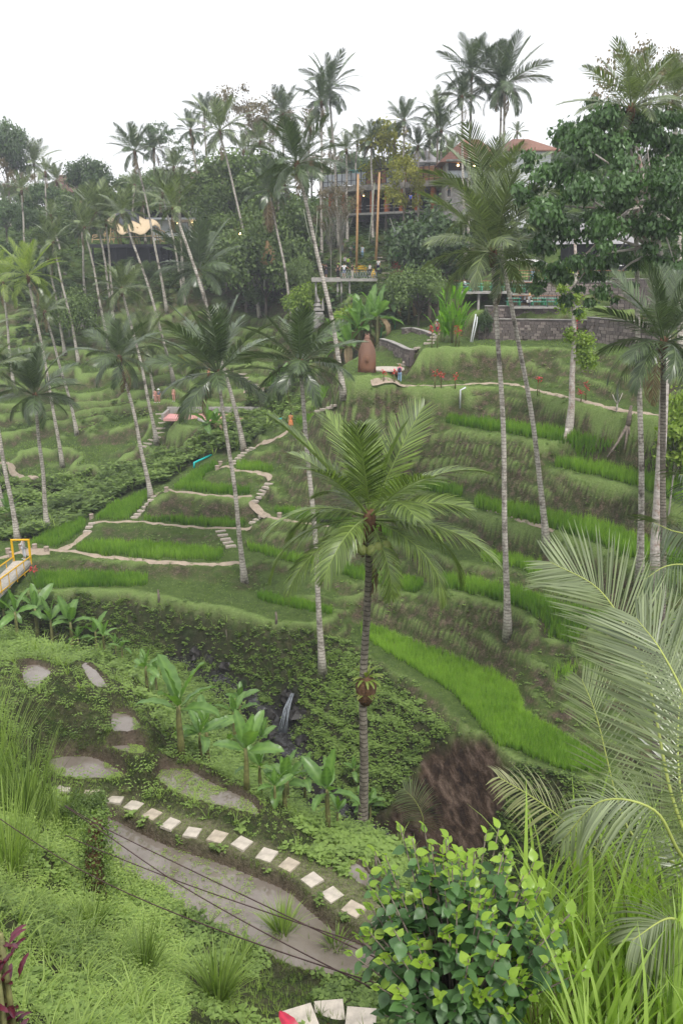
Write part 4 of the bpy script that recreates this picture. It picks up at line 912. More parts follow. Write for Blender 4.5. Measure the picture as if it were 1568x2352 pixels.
# ------------------------------------------------------------------ rice
Rn, Rf = [proto_tuft(7, i, .035, .28, .22, 2) for i in range(4)], [proto_tuft(6, 20+i, .055, .26, .2, 1) for i in range(4)]
RICE = [
 (-23.5,[(830,1462),(882,1497),(969,1548),(1037,1592),(1078,1637),(1103,1670),(1142,1710),(1220,1740),(1300,1770),(1372,1780),(1392,1758),(1322,1712),(1261,1679),(1202,1640),(1186,1590),(1132,1549),(1048,1517),(986,1495),(874,1451),(830,1436)],9000,.52,Rn,'bright rice filling the wide lowest strip on the right'),
 (-22.1,[(78,1350),(205,1349),(300,1348),(342,1345),(338,1332),(300,1325),(200,1320),(95,1322),(76,1336)],2600,.55,Rf,'rice in the lowest left paddy under the brown bank'),
 (-22.1,[(590,1376),(660,1396),(758,1412),(764,1404),(700,1390),(600,1366)],900,.5,Rf,'dark strip of rice below the grassy shoulder'),
 (-21.3,[(174,1262),(220,1274),(308,1278),(410,1284),(505,1288),(513,1272),(450,1262),(350,1254),(235,1249),(182,1255)],2700,.6,Rf,'long rice paddy beside the foot path'),
 (-21.3,[(72,1252),(128,1256),(150,1246),(180,1228),(197,1212),(192,1194),(105,1228)],1500,.5,Rf,'rice on the left shoulder by the tree stump seats'),
 (-21.3,[(572,1264),(640,1284),(723,1300),(829,1333),(913,1351),(950,1360),(975,1350),(952,1336),(857,1320),(740,1290),(666,1279),(572,1256)],2600,.55,Rf,'rice strip right of the stair path under the dog'),
 (-20.65,[(330,1197),(400,1200),(461,1210),(555,1212),(562,1204),(470,1200),(400,1196)],900,.6,Rf,'narrow rice row below the middle bank'),
 (-20.65,[(218,1190),(288,1194),(318,1172),(340,1145),(342,1130),(250,1164)],1200,.5,Rf,'rice patch left of the upper steps'),
 (-19.5,[(640,1182),(700,1196),(760,1206),(900,1234),(900,1224),(769,1194),(631,1172)],1500,.6,Rf,'rice strip where the black dog walks'),
 (-19.5,[(1109,1291),(1193,1306),(1240,1326),(1244,1304),(1180,1288),(1104,1276)],900,.6,Rf,'short rice strip behind the hanging frond'),
 (-18.9,[(400,1122),(465,1132),(570,1138),(572,1126),(490,1119),(462,1112),(470,1094),(498,1076),(495,1067),(440,1092)],1500,.6,Rf,'rice on the third step left of the stair'),
 (-17.9,[(543,1080),(610,1085),(630,1086),(600,1071),(545,1069)],500,.6,Rf,'small rice patch at the path bend'),
 (-15.5,[(690,980),(755,975),(760,961),(700,957),(680,968)],600,.5,Rf,'rice patch beside the walker in orange'),
 (-13.9,[(712,936),(785,934),(788,908),(760,896),(715,898)],900,.6,Rf,'rice patch below the statue wall'),
 (-20.3,[(1014,1346),(1081,1363),(1171,1386),(1227,1412),(1291,1424),(1420,1442),(1420,1432),(1294,1402),(1182,1363),(1126,1352),(1014,1330)],2600,.6,Rf,'rice strip below the ringed palm trunk top bank'),
 (-17.0,[(1087,1162),(1154,1184),(1233,1206),(1306,1224),(1370,1246),(1457,1280),(1590,1322),(1590,1300),(1474,1257),(1362,1210),(1249,1187),(1087,1152)],3600,.65,Rf,'long rice strip with the stone edge in the middle right'),
 (-17.0,[(890,1112),(1000,1132),(1060,1146),(1062,1134),(1000,1122),(900,1104)],700,.6,Rf,'rice seen through the central palm fronds'),
 (-14.2,[(1272,1071),(1362,1089),(1485,1124),(1590,1156),(1590,1138),(1451,1098),(1362,1077),(1272,1064)],1600,.65,Rf,'rice strip high on the right'),
 (-12.65,[(1025,970),(1104,985),(1216,1004),(1296,1014),(1296,1003),(1150,982),(1031,966)],1500,.65,Rf,'rice strip under the foot path'),
 (-12.65,[(1305,1016),(1418,1036),(1418,1029),(1300,1006)],500,.6,Rf,'rice strip right of the fig tree roots'),
 (-12.65,[(1465,1058),(1560,1082),(1640,1090),(1640,1074),(1560,1058),(1470,1045)],500,.6,Rf,'rice strip behind the right hand trunks'),
 (-12.65,[(829,950),(958,951),(1003,960),(1003,955),(958,945),(829,940)],500,.5,Rf,'dark rice strip behind the central palm top'),
]
ricem = np.zeros_like(FIX)
for k, (z, px, n, hgt_, pr_, lab) in enumerate(RICE):
    M = raster(PW(px, z)); ricem |= M
    P = cells(M, n, 100+k); P[:, 2] = np.minimum(P[:, 2], z+.15)
    tn = .5*fbm(P[:, 0], P[:, 1], .35, 3, 4)+(.10 if k in (0, 9, 15, 17) else -.05)
    # plants stand in rows
    q = .3*(1+(P[:, 1]-45)/60); P[:, 1] = P[:, 1]+.35*(np.round(P[:, 1]/q)*q-P[:, 1])
    scatter('rice', pr_, P, hgt_*(1.3 if k >= 14 else 1.12 if k else 1.), m_rice, lab, k, tn, .06)
for k, ((u0, v0), n) in enumerate([((1272,1462),26),((1302,1466),22),((1320,1470),20),((1296,1552),40)]):
    c0 = hit(u0, v0); P = c0+rng.normal(0, [.35, .3, 0], (n, 3)); P[:, 2] = hgt(P[:, 0], P[:, 1])
    scatter('rice', Rn, P, .75, m_rice, 'small tuft of rice on the right hand bank', 70+k, np.full(n, .1))
# paddy seedlings in the near pond
seedl = [proto_tuft(5, 40+i, .06, .7, .3, 1) for i in range(3)]
P = cells(PM['main'], 1500, 5); q = .33; P[:, 0] = np.round(P[:, 0]/q)*q+rng.normal(0, .03, len(P)); P[:, 1] = np.round(P[:, 1]/q)*q+rng.normal(0, .03, len(P))
_, ui = np.unique(np.round(P[:, :2]/q), axis=0, return_index=True); P = P[ui]; P[:, 2] = -12.93
scatter('rice_seedlings', seedl, P, .13, m_grass, 'young rice seedlings standing in rows in the near pond', 1)
# duckweed and weeds floating at the pond edges
V0 = []; F0 = []; t0 = []
wr = np.random.default_rng(8)
def proto_pad(k):
    V = []; F = []; t = []
    for i in range(5):
        a = wr.uniform(0, 6.28); c_ = np.array([wr.normal(0, .5), wr.normal(0, .5), wr.uniform(0, .25)]); s_ = .28; b = len(V)
        for j in range(4): V.append(c_+np.array([math.cos(a+j*1.57)*s_, math.sin(a+j*1.57)*s_, 0]))
        F.append((b, b+1, b+2, b+3)); t += [wr.uniform(.4, .9)]*4
    return np.array(V), np.array(F), np.array(t)
pads = [proto_pad(i) for i in range(4)]
for nm, z, n, sc_ in [('main', -12.92, 520, .05), ('B', -12.77, 650, .05), ('C', -12.51, 700, .05), ('D', -12.27, 200, .05), ('E', -12.13, 300, .05), ('H', -12.84, 500, .06)]:
    P = cells(PM[nm], n*2, 31); nz = fbm(P[:, 0], P[:, 1], .8 if nm == 'main' else 1.3, 3, 3); thr = .06 if nm == 'main' else -.12
    if nm == 'main':
        u_, v_ = proj(P); nz = nz+.25*(u_ < 330)+.1*(v_ < 2010)*(u_ < 520)
    P = P[nz > thr][:n]; P[:, 2] = z+.012
    scatter('floating_weed', pads, P, sc_, m_grass, 'small green weed floating on the pond water', 3, None, 0, sink=0)
# ------------------------------------------------------------------ ground cover
UG, VG = proj(np.stack([GX, GY, H], -1))
inview = (UG > -120) & (UG < 1690) & (VG > 300) & (VG < 2440) & (GY > 3)
pondg = blur(allpond.astype(float), 1) > .3
hand = (GY < 34) & inview & ~pondg

pathm = inpoly(UG, VG, PATHPX) & (GY < 20)
herbs = [proto_herb(9, i, .5, .6, .34) for i in range(5)]; ferns = [proto_fern(6, i, 6) for i in range(4)]
tufts = [proto_tuft(7, 60+i, .05, .9, .9, 2) for i in range(5)]; tufts1 = [proto_tuft(5, 80+i, .09, .9, .6, 1) for i in range(4)]
fern_low = [proto_fern(5, 9+i, 4) for i in range(3)]
def tnt(P, s=.8, sc=.5, sd=2): return s*fbm(P[:, 0], P[:, 1], sc, 3, sd)
paddyz = inpoly(UG, VG, [(-60,1490),(60,1490),(190,1495),(290,1560),(370,1680),(440,1735),(520,1760),(640,1830),(680,1900),(760,1960),(620,1935),(500,1900),(390,1860),(251,1822),(110,1800),(20,1700),(-60,1640)]) & (GY < 30)
m1 = hand & ~pathm & ~paddyz
P = cells(paddyz & ~pondg, 7000, 41); scatter('grass', tufts1, P, .085, m_grass, 'short turf on the dykes between the small ponds', 41, tnt(P)+.1)
P = cells(paddyz & ~pondg, 900, 42); scatter('ground_plants', herbs, P, .12, m_cover, 'small weeds on the dykes between the ponds', 42, tnt(P))
P = cells(m1, 15000, 1); scatter('grass', tufts1, P, np.clip(.012*P[:, 1], .10, .24), m_grass, 'short grass round the near ponds', 11, tnt(P))
P = cells(m1, 12000, 2); k_ = (fbm(P[:, 0], P[:, 1], .6, 3, 12) > .02); P = P[k_]
scatter('ground_plants', herbs, P, np.clip(.017*P[:, 1], .12, .34), m_cover, 'leafy weeds covering the near slope', 12, tnt(P)+.05)
mh = hand & (UG < 420) & (GY < 17) & ~pathm
P = cells(mh, 4200, 3); P = P[fbm(P[:, 0], P[:, 1], .9, 3, 77) > -.02]; scatter('ground_plants', herbs, P, .17, m_cover, 'dense weeds on the lower left slope', 13, tnt(P, .5)+.1)
P = cells(mh, 420, 44); scatter('grass', [proto_tuft(12, 90+i, .045, 1.1, 1.3, 4) for i in range(4)], P, np.random.default_rng(3).uniform(.25, .55, len(P)), m_grass, 'arching grass bunches on the lower left slope', 44, tnt(P)+.08)
P = cells(mh, 1100, 4); scatter('fern', fern_low, P, np.random.default_rng(4).uniform(.15, .4, len(P)), m_grass, 'low ferns on the lower left slope', 14, tnt(P)+.05)
mb_ = hand & (GY > 18) & (UG < 900)
P = cells(mb_, 700, 5); scatter('fern', fern_low, P, .42, m_cover, 'ferns between the young bananas', 15, tnt(P)+.2)
P = cells(hand & ~pathm, 900, 6); k_ = fbm(P[:, 0], P[:, 1], .5, 2, 19) > .05; P = P[k_]; scatter('grass', tufts, P, np.clip(.028*P[:, 1], .3, .6), m_grass, 'longer grass bunches on the near slope', 16, tnt(P))
P = cells(pathm, 4200, 7); scatter('grass', tufts1, P, .065, m_grass, 'thin grass along the slab path', 17, tnt(P)+.2)
# mud walls of the ponds carry grass on their rim
rim = (blur(allpond.astype(float), 5) > .04) & ~pondg & inview & (GY < 30) & ~pathm
P = cells(rim, 3200, 8); scatter('grass', tufts1, P, .09, m_grass, 'grass on the pond dykes', 18, tnt(P)-.05)
# far bank of the gully
g2 = (lush > .4) & (GY >= 30) & (GY < 62) & inview & (slip < .25) & ~((rock > .5) & (np.sin(GX*3)+np.sin(GY*2.3) > -1.2))
P = cells(g2, 28000, 9); scatter('ground_plants', herbs, P, .36, m_cover, 'leafy creepers covering the far gully bank', 19, tnt(P, .8, .25)+.12)
P = cells(g2, 1700, 10); k_ = fbm(P[:, 0], P[:, 1], .25, 3, 29) > -.3; scatter('fern', fern_low, P[k_], .75, m_cover, 'ferns hanging on the far gully bank', 20, tnt(P[k_])+.15)
P = cells(g2 & (VG < 1560), 420, 11); scatter('grass', tufts, P, .8, m_grass, 'long grass tufts at the gully lip', 21, tnt(P))
P = cells((rock > .3) & inview & (slip < .2), 700, 12); scatter('ground_plants', herbs, P, .3, m_cover, 'plants clinging to the stream rocks', 22, tnt(P)-.1)
# side ravine bushes
g3 = (lush > .4) & (GY >= 62) & inview & ~ricem
P = cells(g3, 3600, 13); P[:, 2] += np.clip(fbm(P[:, 0], P[:, 1], .25, 2, 33)+.35, 0, 1)*1.6*np.random.default_rng(1).random(len(P))
scatter('undergrowth', herbs, P, .95, m_cover, 'dense undergrowth filling the side ravine', 23, tnt(P, .7, .2)-.12)
P = cells(g3, 260, 14); scatter('grass', tufts, P, 1.7, m_grass, 'tall grass in the side ravine', 24, tnt(P)-.1)
# terraces, banks and lips
g4 = (GY > 30) & (GY < 100) & inview & (lush < .4) & ~ricem & (slip < .2)
bank4 = g4 & (earth > .05)
P = cells(g4, 17000, 15); k_ = fbm(P[:, 0], P[:, 1], .6, 3, 41) > -.12; P = P[k_ & ((gsample(earth, P[:, 0], P[:, 1]) < .25) | (np.random.default_rng(6).random(len(P)) < .1))]; scatter('grass', tufts1, P, np.clip(.0028*P[:, 1], .10, .2), m_grass, 'short turf on the terrace banks', 25, tnt(P, .5, .4)-.1, .3)
P = cells(bank4, 4200, 16); k_ = fbm(P[:, 0], P[:, 1], .4, 3, 43) > .0; P = P[k_]; scatter('ground_plants', herbs, P, .26, m_cover, 'low weeds on the steep banks', 26, tnt(P, .6, .3)-.1)
g5 = (GY > 84) & (GY < 140) & inview & (UG < 760) & ~ricem
P = cells(g5, 6500, 17); P = P[(gsample(earth, P[:, 0], P[:, 1]) < .25)]; scatter('grass', tufts1, P, .34, m_grass, 'grass on the terraces of the left valley', 27, tnt(P, .7, .12)-.08, .3)
P = cells(g5 & (VG < 1000), 1500, 18); k_ = fbm(P[:, 0], P[:, 1], .16, 3, 47) > .02; P = P[k_]; scatter('undergrowth', herbs, P, .8, m_cover, 'weeds on the left valley steps', 28, tnt(P, .7, .12)-.1)
g6 = (GY > 100) & (GY < 178) & inview & (VG < 800)
P = cells(g6, 5200, 19); k_ = (fbm(P[:, 0], P[:, 1], .09, 3, 51) > -.1) | (P[:, 1] > 130); P = P[k_]; P[:, 2] += np.random.default_rng(2).random(len(P))*.8
scatter('undergrowth', herbs, P, 1.5, m_leafdark, 'dark shrubs under the hillside trees', 29, tnt(P, .7, .08)+.1)
# long arching grass bunches close to the camera
def grass_clump(base, h, n, seed, label, mat=m_grass, wid=.016, spread=.55, bend=1.1, name='grass_clump', rad=.15):
    r = np.random.default_rng(seed); V = []; F = []; t = []; SG = 7
    for i in range(n):
        a = r.uniform(0, 6.28); o = np.array([math.cos(a), math.sin(a), 0]); L = h*r.uniform(.6, 1.15); p = o*r.uniform(0, rad)+np.array([0, 0, -.05]); d = np.array([0, 0, 1.])+o*r.uniform(.05, 1)*spread; d /= np.linalg.norm(d); s = np.array([-o[1], o[0], 0]); w = wid*r.uniform(.7, 1.3); b = len(V); tt = float(np.clip(.5+r.normal(0, .2), 0, 1)); bd = bend*r.uniform(.5, 1.3)
        for k in range(SG+1):
            f = k/SG; ww = w*(1-max(0, f-.35)**1.3/.65**1.3*.97); lift = np.cross(s, d)*ww*.25
            V += [p-s*ww*.5+lift, p, p+s*ww*.5+lift] if False else [p-s*ww*.5, p+s*ww*.5]; t += [tt-.2*(1-f), tt-.2*(1-f)]
            p = p+d*L/SG; d = d+(o*.45-np.array([0, 0, 1.]))*bd*f/SG*1.6; d /= np.linalg.norm(d)
        for k in range(SG): F.append((b+2*k, b+2*k+1, b+2*k+3, b+2*k+2))
    o = obj(name, mesh(name, V, F, mat, dict(tint=t), smooth=False), None, tuple(base)); return tag(o, label, 'grass', 'bunches of long arching grass')
for k, (u, v, h, n, lab, nm) in enumerate([(500,2300,1.05,230,'large arching grass bunch at the bottom edge left of the crimson rosette',0),(330,2235,.8,120,'grass bunch on the left slope above the bottom bunch',0),(650,2150,.85,150,'grass bunch hanging over the lower rim of the pond',0),(210,2130,.7,110,'tufted grass bunch in the middle of the left slope',0),(770,2180,.55,90,'small grass bunch by the pond left of the leafy bush',0),
      (560,2200,.5,80,'low grass bunch right of the large arching one',0),(900,2230,.5,70,'grass bunch at the foot of the leafy bush',0),(60,1880,1.9,260,'tall loose grass at the left edge above the hedge bank',1),(-20,1800,2.3,260,'tallest grass at the left edge reaching over the ponds',1),(20,1990,1.5,200,'bright grass behind the purple plant on the left',1),(130,1900,1.2,130,'grass bunch on the bank corner above the pond',1),(-40,1700,1.9,160,'grass at the left edge in front of the first pond',1)]):
    p = hit(u, v, 2, 30); grass_clump(p, h, n, k, lab, m_grass, .021 if not nm else .016, .85 if not nm else .6, 1.3 if not nm else .9, rad=.12 if not nm else .5)
# elephant grass at the right: canes with long blades
def cane_grass(base, h, n, seed, label, rad=.5):
    r = np.random.default_rng(seed); e = empty('elephant_grass', tuple(base), label, 'grass'); mb = MB(); V = []; F = []; t = []
    for i in range(n):
        a = r.uniform(0, 6.28); q = math.sqrt(r.random())*rad; b0 = np.array([math.cos(a)*q, math.sin(a)*q, -.1]); tip = b0+np.array([math.cos(a)*q*.9+r.normal(0, .15), math.sin(a)*q*.9+r.normal(0, .1), h*r.uniform(.6, .82)])
        mb.tube([b0, (b0+tip)/2+np.array([r.normal(0, .04), 0, 0]), tip], [.011, .009, .005], 5)
        for j in range(9):
            f = .35+.65*(j+r.random())/9; p = b0+(tip-b0)*min(f, 1); az = r.uniform(0, 6.28); o = np.array([math.cos(az), math.sin(az), 0]); s = np.array([-o[1], o[0], 0]); L = r.uniform(.7, 1.15)*(.75+.4*f); d = np.array([0, 0, 1.])+o*r.uniform(.15, .55); d /= np.linalg.norm(d); w = r.uniform(.026, .038); bb = len(V); tt = float(np.clip(.35+.35*f+r.normal(0, .13), 0, 1)); SG = 8; bd = r.uniform(.6, 2.4)
            for k in range(SG+1):
                g = k/SG; ww = w*(min(1, .5+g*2.5))*(1-max(0, g-.4)**1.4/.6**1.4*.97); V += [p-s*ww*.5, p+s*ww*.5]; t += [tt, tt]; p = p+d*L/SG; d = d+(o*.5-np.array([0, 0, .9]))*bd*g/SG; d /= np.linalg.norm(d)
            for k in range(SG): F.append((bb+2*k, bb+2*k+1, bb+2*k+3, bb+2*k+2))
    mb.build('cane', m_stem, e, True); obj('blades', mesh('blades', V, F, m_tallgrass, dict(tint=t), smooth=False), e)
cane_grass(Pd(1390, 5.6, -7.6), 3.35, 66, 1, 'tall bright elephant grass right of the leafy bush', .50)
cane_grass(Pd(1530, 5.4, -7.4), 3.0, 44, 2, 'elephant grass at the lower right corner', .45)
cane_grass(Pd(1500, 4.3, -6.3), 1.7, 22, 3, 'low elephant grass at the bottom right', .35)
# the leafy bush in the foreground
def bush_leaf(seed, mat):
    V = []; F = []; t = []; N = 5; prof = [0, .36, .47, .40, .22, .01]
    for i in range(N+1):
        f = i/N; z = -.22*f*f
        for s in (-1, 0, 1): V.append((f, s*prof[i]*.8, z+abs(s)*.10*(1-f)+.02*math.sin(i*2+seed))); t.append(.62 if s == 0 else .5)
    for i in range(N):
        for k in range(2): F.append((i*3+k, i*3+k+1, i*3+4+k, i*3+3+k))
    return mesh('leaf', V, F, mat, dict(tint=t))
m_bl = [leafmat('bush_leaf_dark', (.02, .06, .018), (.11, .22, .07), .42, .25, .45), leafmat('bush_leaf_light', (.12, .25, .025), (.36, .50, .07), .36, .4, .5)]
bl_me = [[bush_leaf(i, m) for i in range(2)] for m in m_bl]
bc = Pd(1058, 5.0, -4.75); bbase = np.array([bc[0]+.1, bc[1]+.1, -7.4])
be = empty('leafy_bush', tuple(bbase), 'broad leaved bush with lime young leaves in the right foreground', 'bush')
rb = np.random.default_rng(77); tw = MB(); LP = []
for i in range(330):
    a = rb.uniform(0, 6.28); zt = rb.uniform(-1, 1); q = math.sqrt(max(0, 1-zt*zt)); rr = rb.uniform(.5, 1.0)*(1.14 if i % 7 == 0 else 1)
    tip = np.array([math.cos(a)*q*.80*rr, math.sin(a)*q*.72*rr, zt*1.0*rr]); tip[2] += .16*math.sin(a*3+1)*q; tip[0] += .1*math.sin(zt*5+a)
    src = np.array([0, 0, -1.6]); m_ = tip*.55+np.array([0, 0, -.35]); c0 = bc-bbase
    tw.tube([c0+src, c0+m_, c0+tip], [.016, .008, .004], 5)
    dr = tip-m_; dr /= np.linalg.norm(dr)
    for j in range(9):
        p = c0+m_+(tip-m_)*(.35+.65*j/8); aa = j*2.4+a; per = np.cross(dr, [math.cos(aa), math.sin(aa), .3]); per /= np.linalg.norm(per)
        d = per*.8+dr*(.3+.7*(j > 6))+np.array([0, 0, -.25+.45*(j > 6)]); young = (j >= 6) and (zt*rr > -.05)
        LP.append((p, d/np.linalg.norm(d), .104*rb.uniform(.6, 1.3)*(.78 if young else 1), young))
tw.build('stem', m_bark, be, True)
camdir = -np.array(bc)/np.linalg.norm(bc)
LP.sort(key=lambda q: -np.dot(q[0], camdir)-.8*q[3]*0)
def leaf_M(p, d, s):
    x = Vector(d); up_ = Vector((0, 0, 1)); y = up_.cross(x); y.normalize(); z = x.cross(y); M = Matrix((x, y, z)).transposed().to_4x4()
    return Matrix.Translation(Vector(p)) @ M @ Matrix.Rotation(random.uniform(-.5, .5), 4, 'X') @ Matrix.Scale(s, 4)
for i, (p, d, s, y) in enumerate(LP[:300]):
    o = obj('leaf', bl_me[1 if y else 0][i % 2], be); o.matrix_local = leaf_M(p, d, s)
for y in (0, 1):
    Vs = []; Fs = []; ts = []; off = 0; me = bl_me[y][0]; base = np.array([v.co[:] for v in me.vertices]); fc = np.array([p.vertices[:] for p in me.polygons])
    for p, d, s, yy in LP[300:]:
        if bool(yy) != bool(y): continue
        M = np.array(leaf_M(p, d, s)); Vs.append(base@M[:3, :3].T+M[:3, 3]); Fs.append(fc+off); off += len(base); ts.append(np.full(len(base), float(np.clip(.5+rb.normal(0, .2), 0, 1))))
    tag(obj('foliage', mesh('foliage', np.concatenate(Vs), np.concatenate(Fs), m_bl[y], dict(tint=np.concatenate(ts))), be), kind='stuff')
# ------------------------------------------------------------------ materials for made things
m_path = plain('path_dirt', (.36, .29, .225), .95, .22, 2.5, .02)
m_slab = plain('slab_concrete', (.46, .41, .35), .85, .26, 5, .006)
m_slab2 = plain('slab_worn', (.40, .34, .27), .9, .3, 5, .01)
m_step = plain('step_stone', (.42, .36, .31), .9, .25, 6, .01)
m_stone = plain('wall_stone', (.15, .125, .115), .95, .45, 4, .02)
m_stonel = plain('wall_stone_light', (.25, .21, .19), .95, .35, 4, .02)
m_mortar = plain('wall_mortar', (.11, .09, .085), .95, .4, 3, .02)
m_conc = plain('concrete', (.33, .31, .29), .9, .3, 2.2, .01)
m_bamboo = plain('bamboo', (.48, .34, .19), .55, .3, 9)
m_bamboo_o = plain('bamboo_orange', (.42, .25, .12), .5, .25, 9)
m_wood = plain('wood', (.27, .13, .07), .6, .4, 7, .01)
m_wooddk = plain('wood_dark', (.09, .055, .04), .7, .4, 7)
m_deckblack = plain('black_steel', (.025, .025, .03), .6, .3, 5)
m_membrane = plain('black_membrane', (.06, .062, .075), .7, .25, 1.5)
m_white = plain('white_paint', (.66, .67, .70), .6, .08, 2)
m_grey = plain('grey_panel', (.42, .44, .47), .6, .15, 1.5)
m_brick = plain('orange_brick', (.40, .12, .045), .85, .35, 8)
m_tile = plain('orange_tile', (.25, .125, .09), .75, .3, 4)
m_tileg = plain('grey_tile', (.30, .29, .30), .8, .3, 4)
m_tileb = plain('brown_tile', (.16, .085, .075), .8, .3, 4)
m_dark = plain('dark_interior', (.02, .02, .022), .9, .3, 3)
m_glass = plain('window_glass', (.22, .27, .27), .12, .2, 1, spec=.7)
m_yellow = plain('yellow_paint', (.72, .42, .015), .4, .12, 6)
m_mint = plain('mint_top', (.16, .42, .32), .5, .15, 6)
m_green = plain('green_paint', (.03, .30, .10), .5, .2, 5)
m_teal = plain('teal_pipe', (.02, .48, .46), .35, .1, 5)
m_pink = plain('pink_floor', (.68, .34, .33), .8, .12, 1.5)
m_pot = plain('grey_bowl', (.16, .17, .175), .7, .35, 5, .02)
m_cable = plain('rusty_cable', (.055, .03, .028), .7, .4, 20)
m_nest = plain('nest_weave', (.42, .27, .13), .8, .4, 14, .03)
m_umb = plain('umbrella_cloth', (.5, .49, .48), .8, .08, 3)
m_cloth_r = plain('red_sign', (.6, .05, .04), .6, .2, 3)
lt = NT('lamp_glow'); le = lt.n('Emission', Color=(1, .62, .25, 1), Strength=14.0); lo_ = lt.n('OutputMaterial'); lt.l(le.outputs[0], lo_.inputs[0]); m_lamp = lt.m
ts = NT('statue_wood'); so = ts.obj(); sx = ts.n('SeparateXYZ'); ts.l(so, sx.inputs[0])
wv = ts.n('TexWave', _wave_type='BANDS', _bands_direction='Z'); wv.inputs['Scale'].default_value = 6; wv.inputs['Distortion'].default_value = 4; ts.l(so, wv.inputs['Vector'])
m_statue = ts.out(ts.mix(ts.math('MULTIPLY', sx.outputs['Z'], .45, clamp=True), (.30, .10, .03), (.30, .17, .12)), .7, ts.bump(wv.outputs['Fac'], .05, .8))
# ------------------------------------------------------------------ trees read off the photograph: u, v of the top, distance, kind, width factor, label
TL = [
 (28,262,175,'dark',.62,'huge dark tree towering at the far left'),(-20,330,168,'sparse',.8,'brownish tree at the left edge below the dark tree'),(62,375,166,'sparse',.8,'loose brown leaved tree in front of the hazy palm'),
 (216,352,160,'dark',.8,'dark cone shaped tree right of the brown roofed hut'),(290,398,165,'tall',1.,'small pale tree between the cone tree and the skyline palm'),(180,430,158,'bushy',.8,'round green tree under the cone tree'),
 (398,268,166,'feather',1.05,'feathery bare branched tree on the left skyline'),(440,330,160,'feather',.9,'sparse tree behind the curved white palm'),
 (572,172,172,'sparse',.95,'tall brownish see through tree on the skyline'),(620,228,168,'sparse',.8,'loose tree right of the brownish skyline tree'),(700,215,170,'sparse',.7,'thin leafless tree between the two high palms'),
 (548,318,142,'round',1.1,'bright green feathery tree in the middle of the slope'),(498,385,138,'round',.9,'green tree left of the feathery one'),(600,372,139,'round',1.0,'green tree right of the feathery one'),(640,430,132,'bushy',.9,'leafy tree left of the shaggy palm'),
 (520,470,132,'tall',1.2,'pale stemmed tree below the feathery tree'),(566,505,128,'bushy',.9,'creeper covered tree by the small cafe deck'),(612,500,126,'bushy',.8,'ivy hung tree above the hanging nest'),
 (782,395,119,'sparse',.65,'bare twiggy tree left of the bamboo poles'),(760,440,121,'sparse',.6,'second bare tree left of the bamboo poles'),(742,330,150,'sparse',.8,'hazy bare tree behind the high palm pair'),(822,372,135,'sparse',.8,'thin tree in front of the white screens'),
 (886,250,130,'yellow',1.0,'tall yellowish tree above the restaurant terrace'),(925,340,121,'yellow',.9,'yellow green tree in front of the wooden screens'),(862,340,132,'yellow',.8,'small yellow tree left of the tall yellowish one'),
 (985,470,107,'darkbush',.8,'dense dark green round tree in front of the restaurant'),(1450,52,106,'sparse',.72,'brownish spreading tree against the sky at the upper right'),(1545,62,110,'sparse',.6,'second spreading tree at the upper right corner'),
 (1298,272,172,'dark',.6,'distant dark tree top between the roof and the leafy tree'),(1360,350,120,'round',.8,'green tree behind the big leafy tree'),
 (20,450,150,'dark',.9,'dark tree on the left slope below the grey palm'),(75,470,148,'dark',.9,'second dark tree on the left slope'),(128,462,152,'bushy',.8,'bushy tree left of the round green tree'),(232,440,156,'round',.8,'tree behind the full crowned palm'),(30,560,132,'darkbush',.8,'dark bush at the left edge of the slope'),(90,585,130,'darkbush',.9,'dark bushes left of the curved slender palm'),
 (160,632,124,'feather',1.1,'blue green feather leaved shrub below the pavilion'),(172,655,121,'bushy',.7,'low leafy shrub under the feather leaved one'),(300,585,134,'feather',.9,'broad leaved small tree in front of the black deck'),(345,590,133,'round',.6,'slim tree in front of the black deck'),
 (700,470,134,'round',.8,'tree behind the long leaning palm'),(735,480,132,'round',.7,'tree left of the rope swing'),(690,580,120,'bushy',.6,'shrubs under the long leaning palm'),
 (700,640,112,'lightbush',.8,'light green bush left of the walkway'),(795,690,100,'lightbush',.7,'light green bush in front of the banana clump'),(960,600,101,'bushy',.8,'bushes under the boat shaped deck'),(1005,640,96,'round',.7,'shrub between the boat deck and the heliconia'),(905,620,104,'bushy',.6,'low shrubs below the walkway'),
 (720,760,104,'lightbush',.6,'bush left of the banana clump'),(755,730,106,'bushy',.7,'dark bush behind the leaning palm'),(640,820,108,'bushy',.6,'bush at the head of the ravine'),(690,800,104,'darkbush',.6,'bush in the ravine right of the coconut palm'),(418,810,113,'yellow',.8,'small conical yellow green tree by the path bench'),
 (590,640,127,'bushy',.6,'shrub below the hanging nest'),(1112,712,82,'darkbush',.6,'creepers hanging below the restaurant deck'),(1568,880,52,'lightbush',.5,'light green shrub at the right edge'),(1535,930,50,'young',1.0,'thin light leaved tree at the right edge'),
 (1500,560,90,'dark',.7,'dark tree beside the upper stone wall'),(1420,560,96,'bushy',.6,'bush above the upper deck'),(1240,560,98,'round',.5,'small tree over the upper deck'),
 (205,1812,16.0,'bushy',.75,'leafy shrub on the bank corner at the end of the slab path'),(188,1830,15.6,'bushy',.7,'second shrub on the bank corner'),(560,1560,49,'darkbush',.5,'dark bush among the stream rocks')]
for k, (u, vt, d, key, wd, lab) in enumerate(TL):
    b = gat(u, d); top = Dd(u, vt, d); tree(key, b, float(max(.9, top[2]-b[2])), lab, 'bush' if 'bush' in key and ('bush' in lab or 'shrub' in lab) else 'tree', None, 'shrub' if 'bush' in key else 'leafy_tree', k, wd)
rt = random.Random(5)
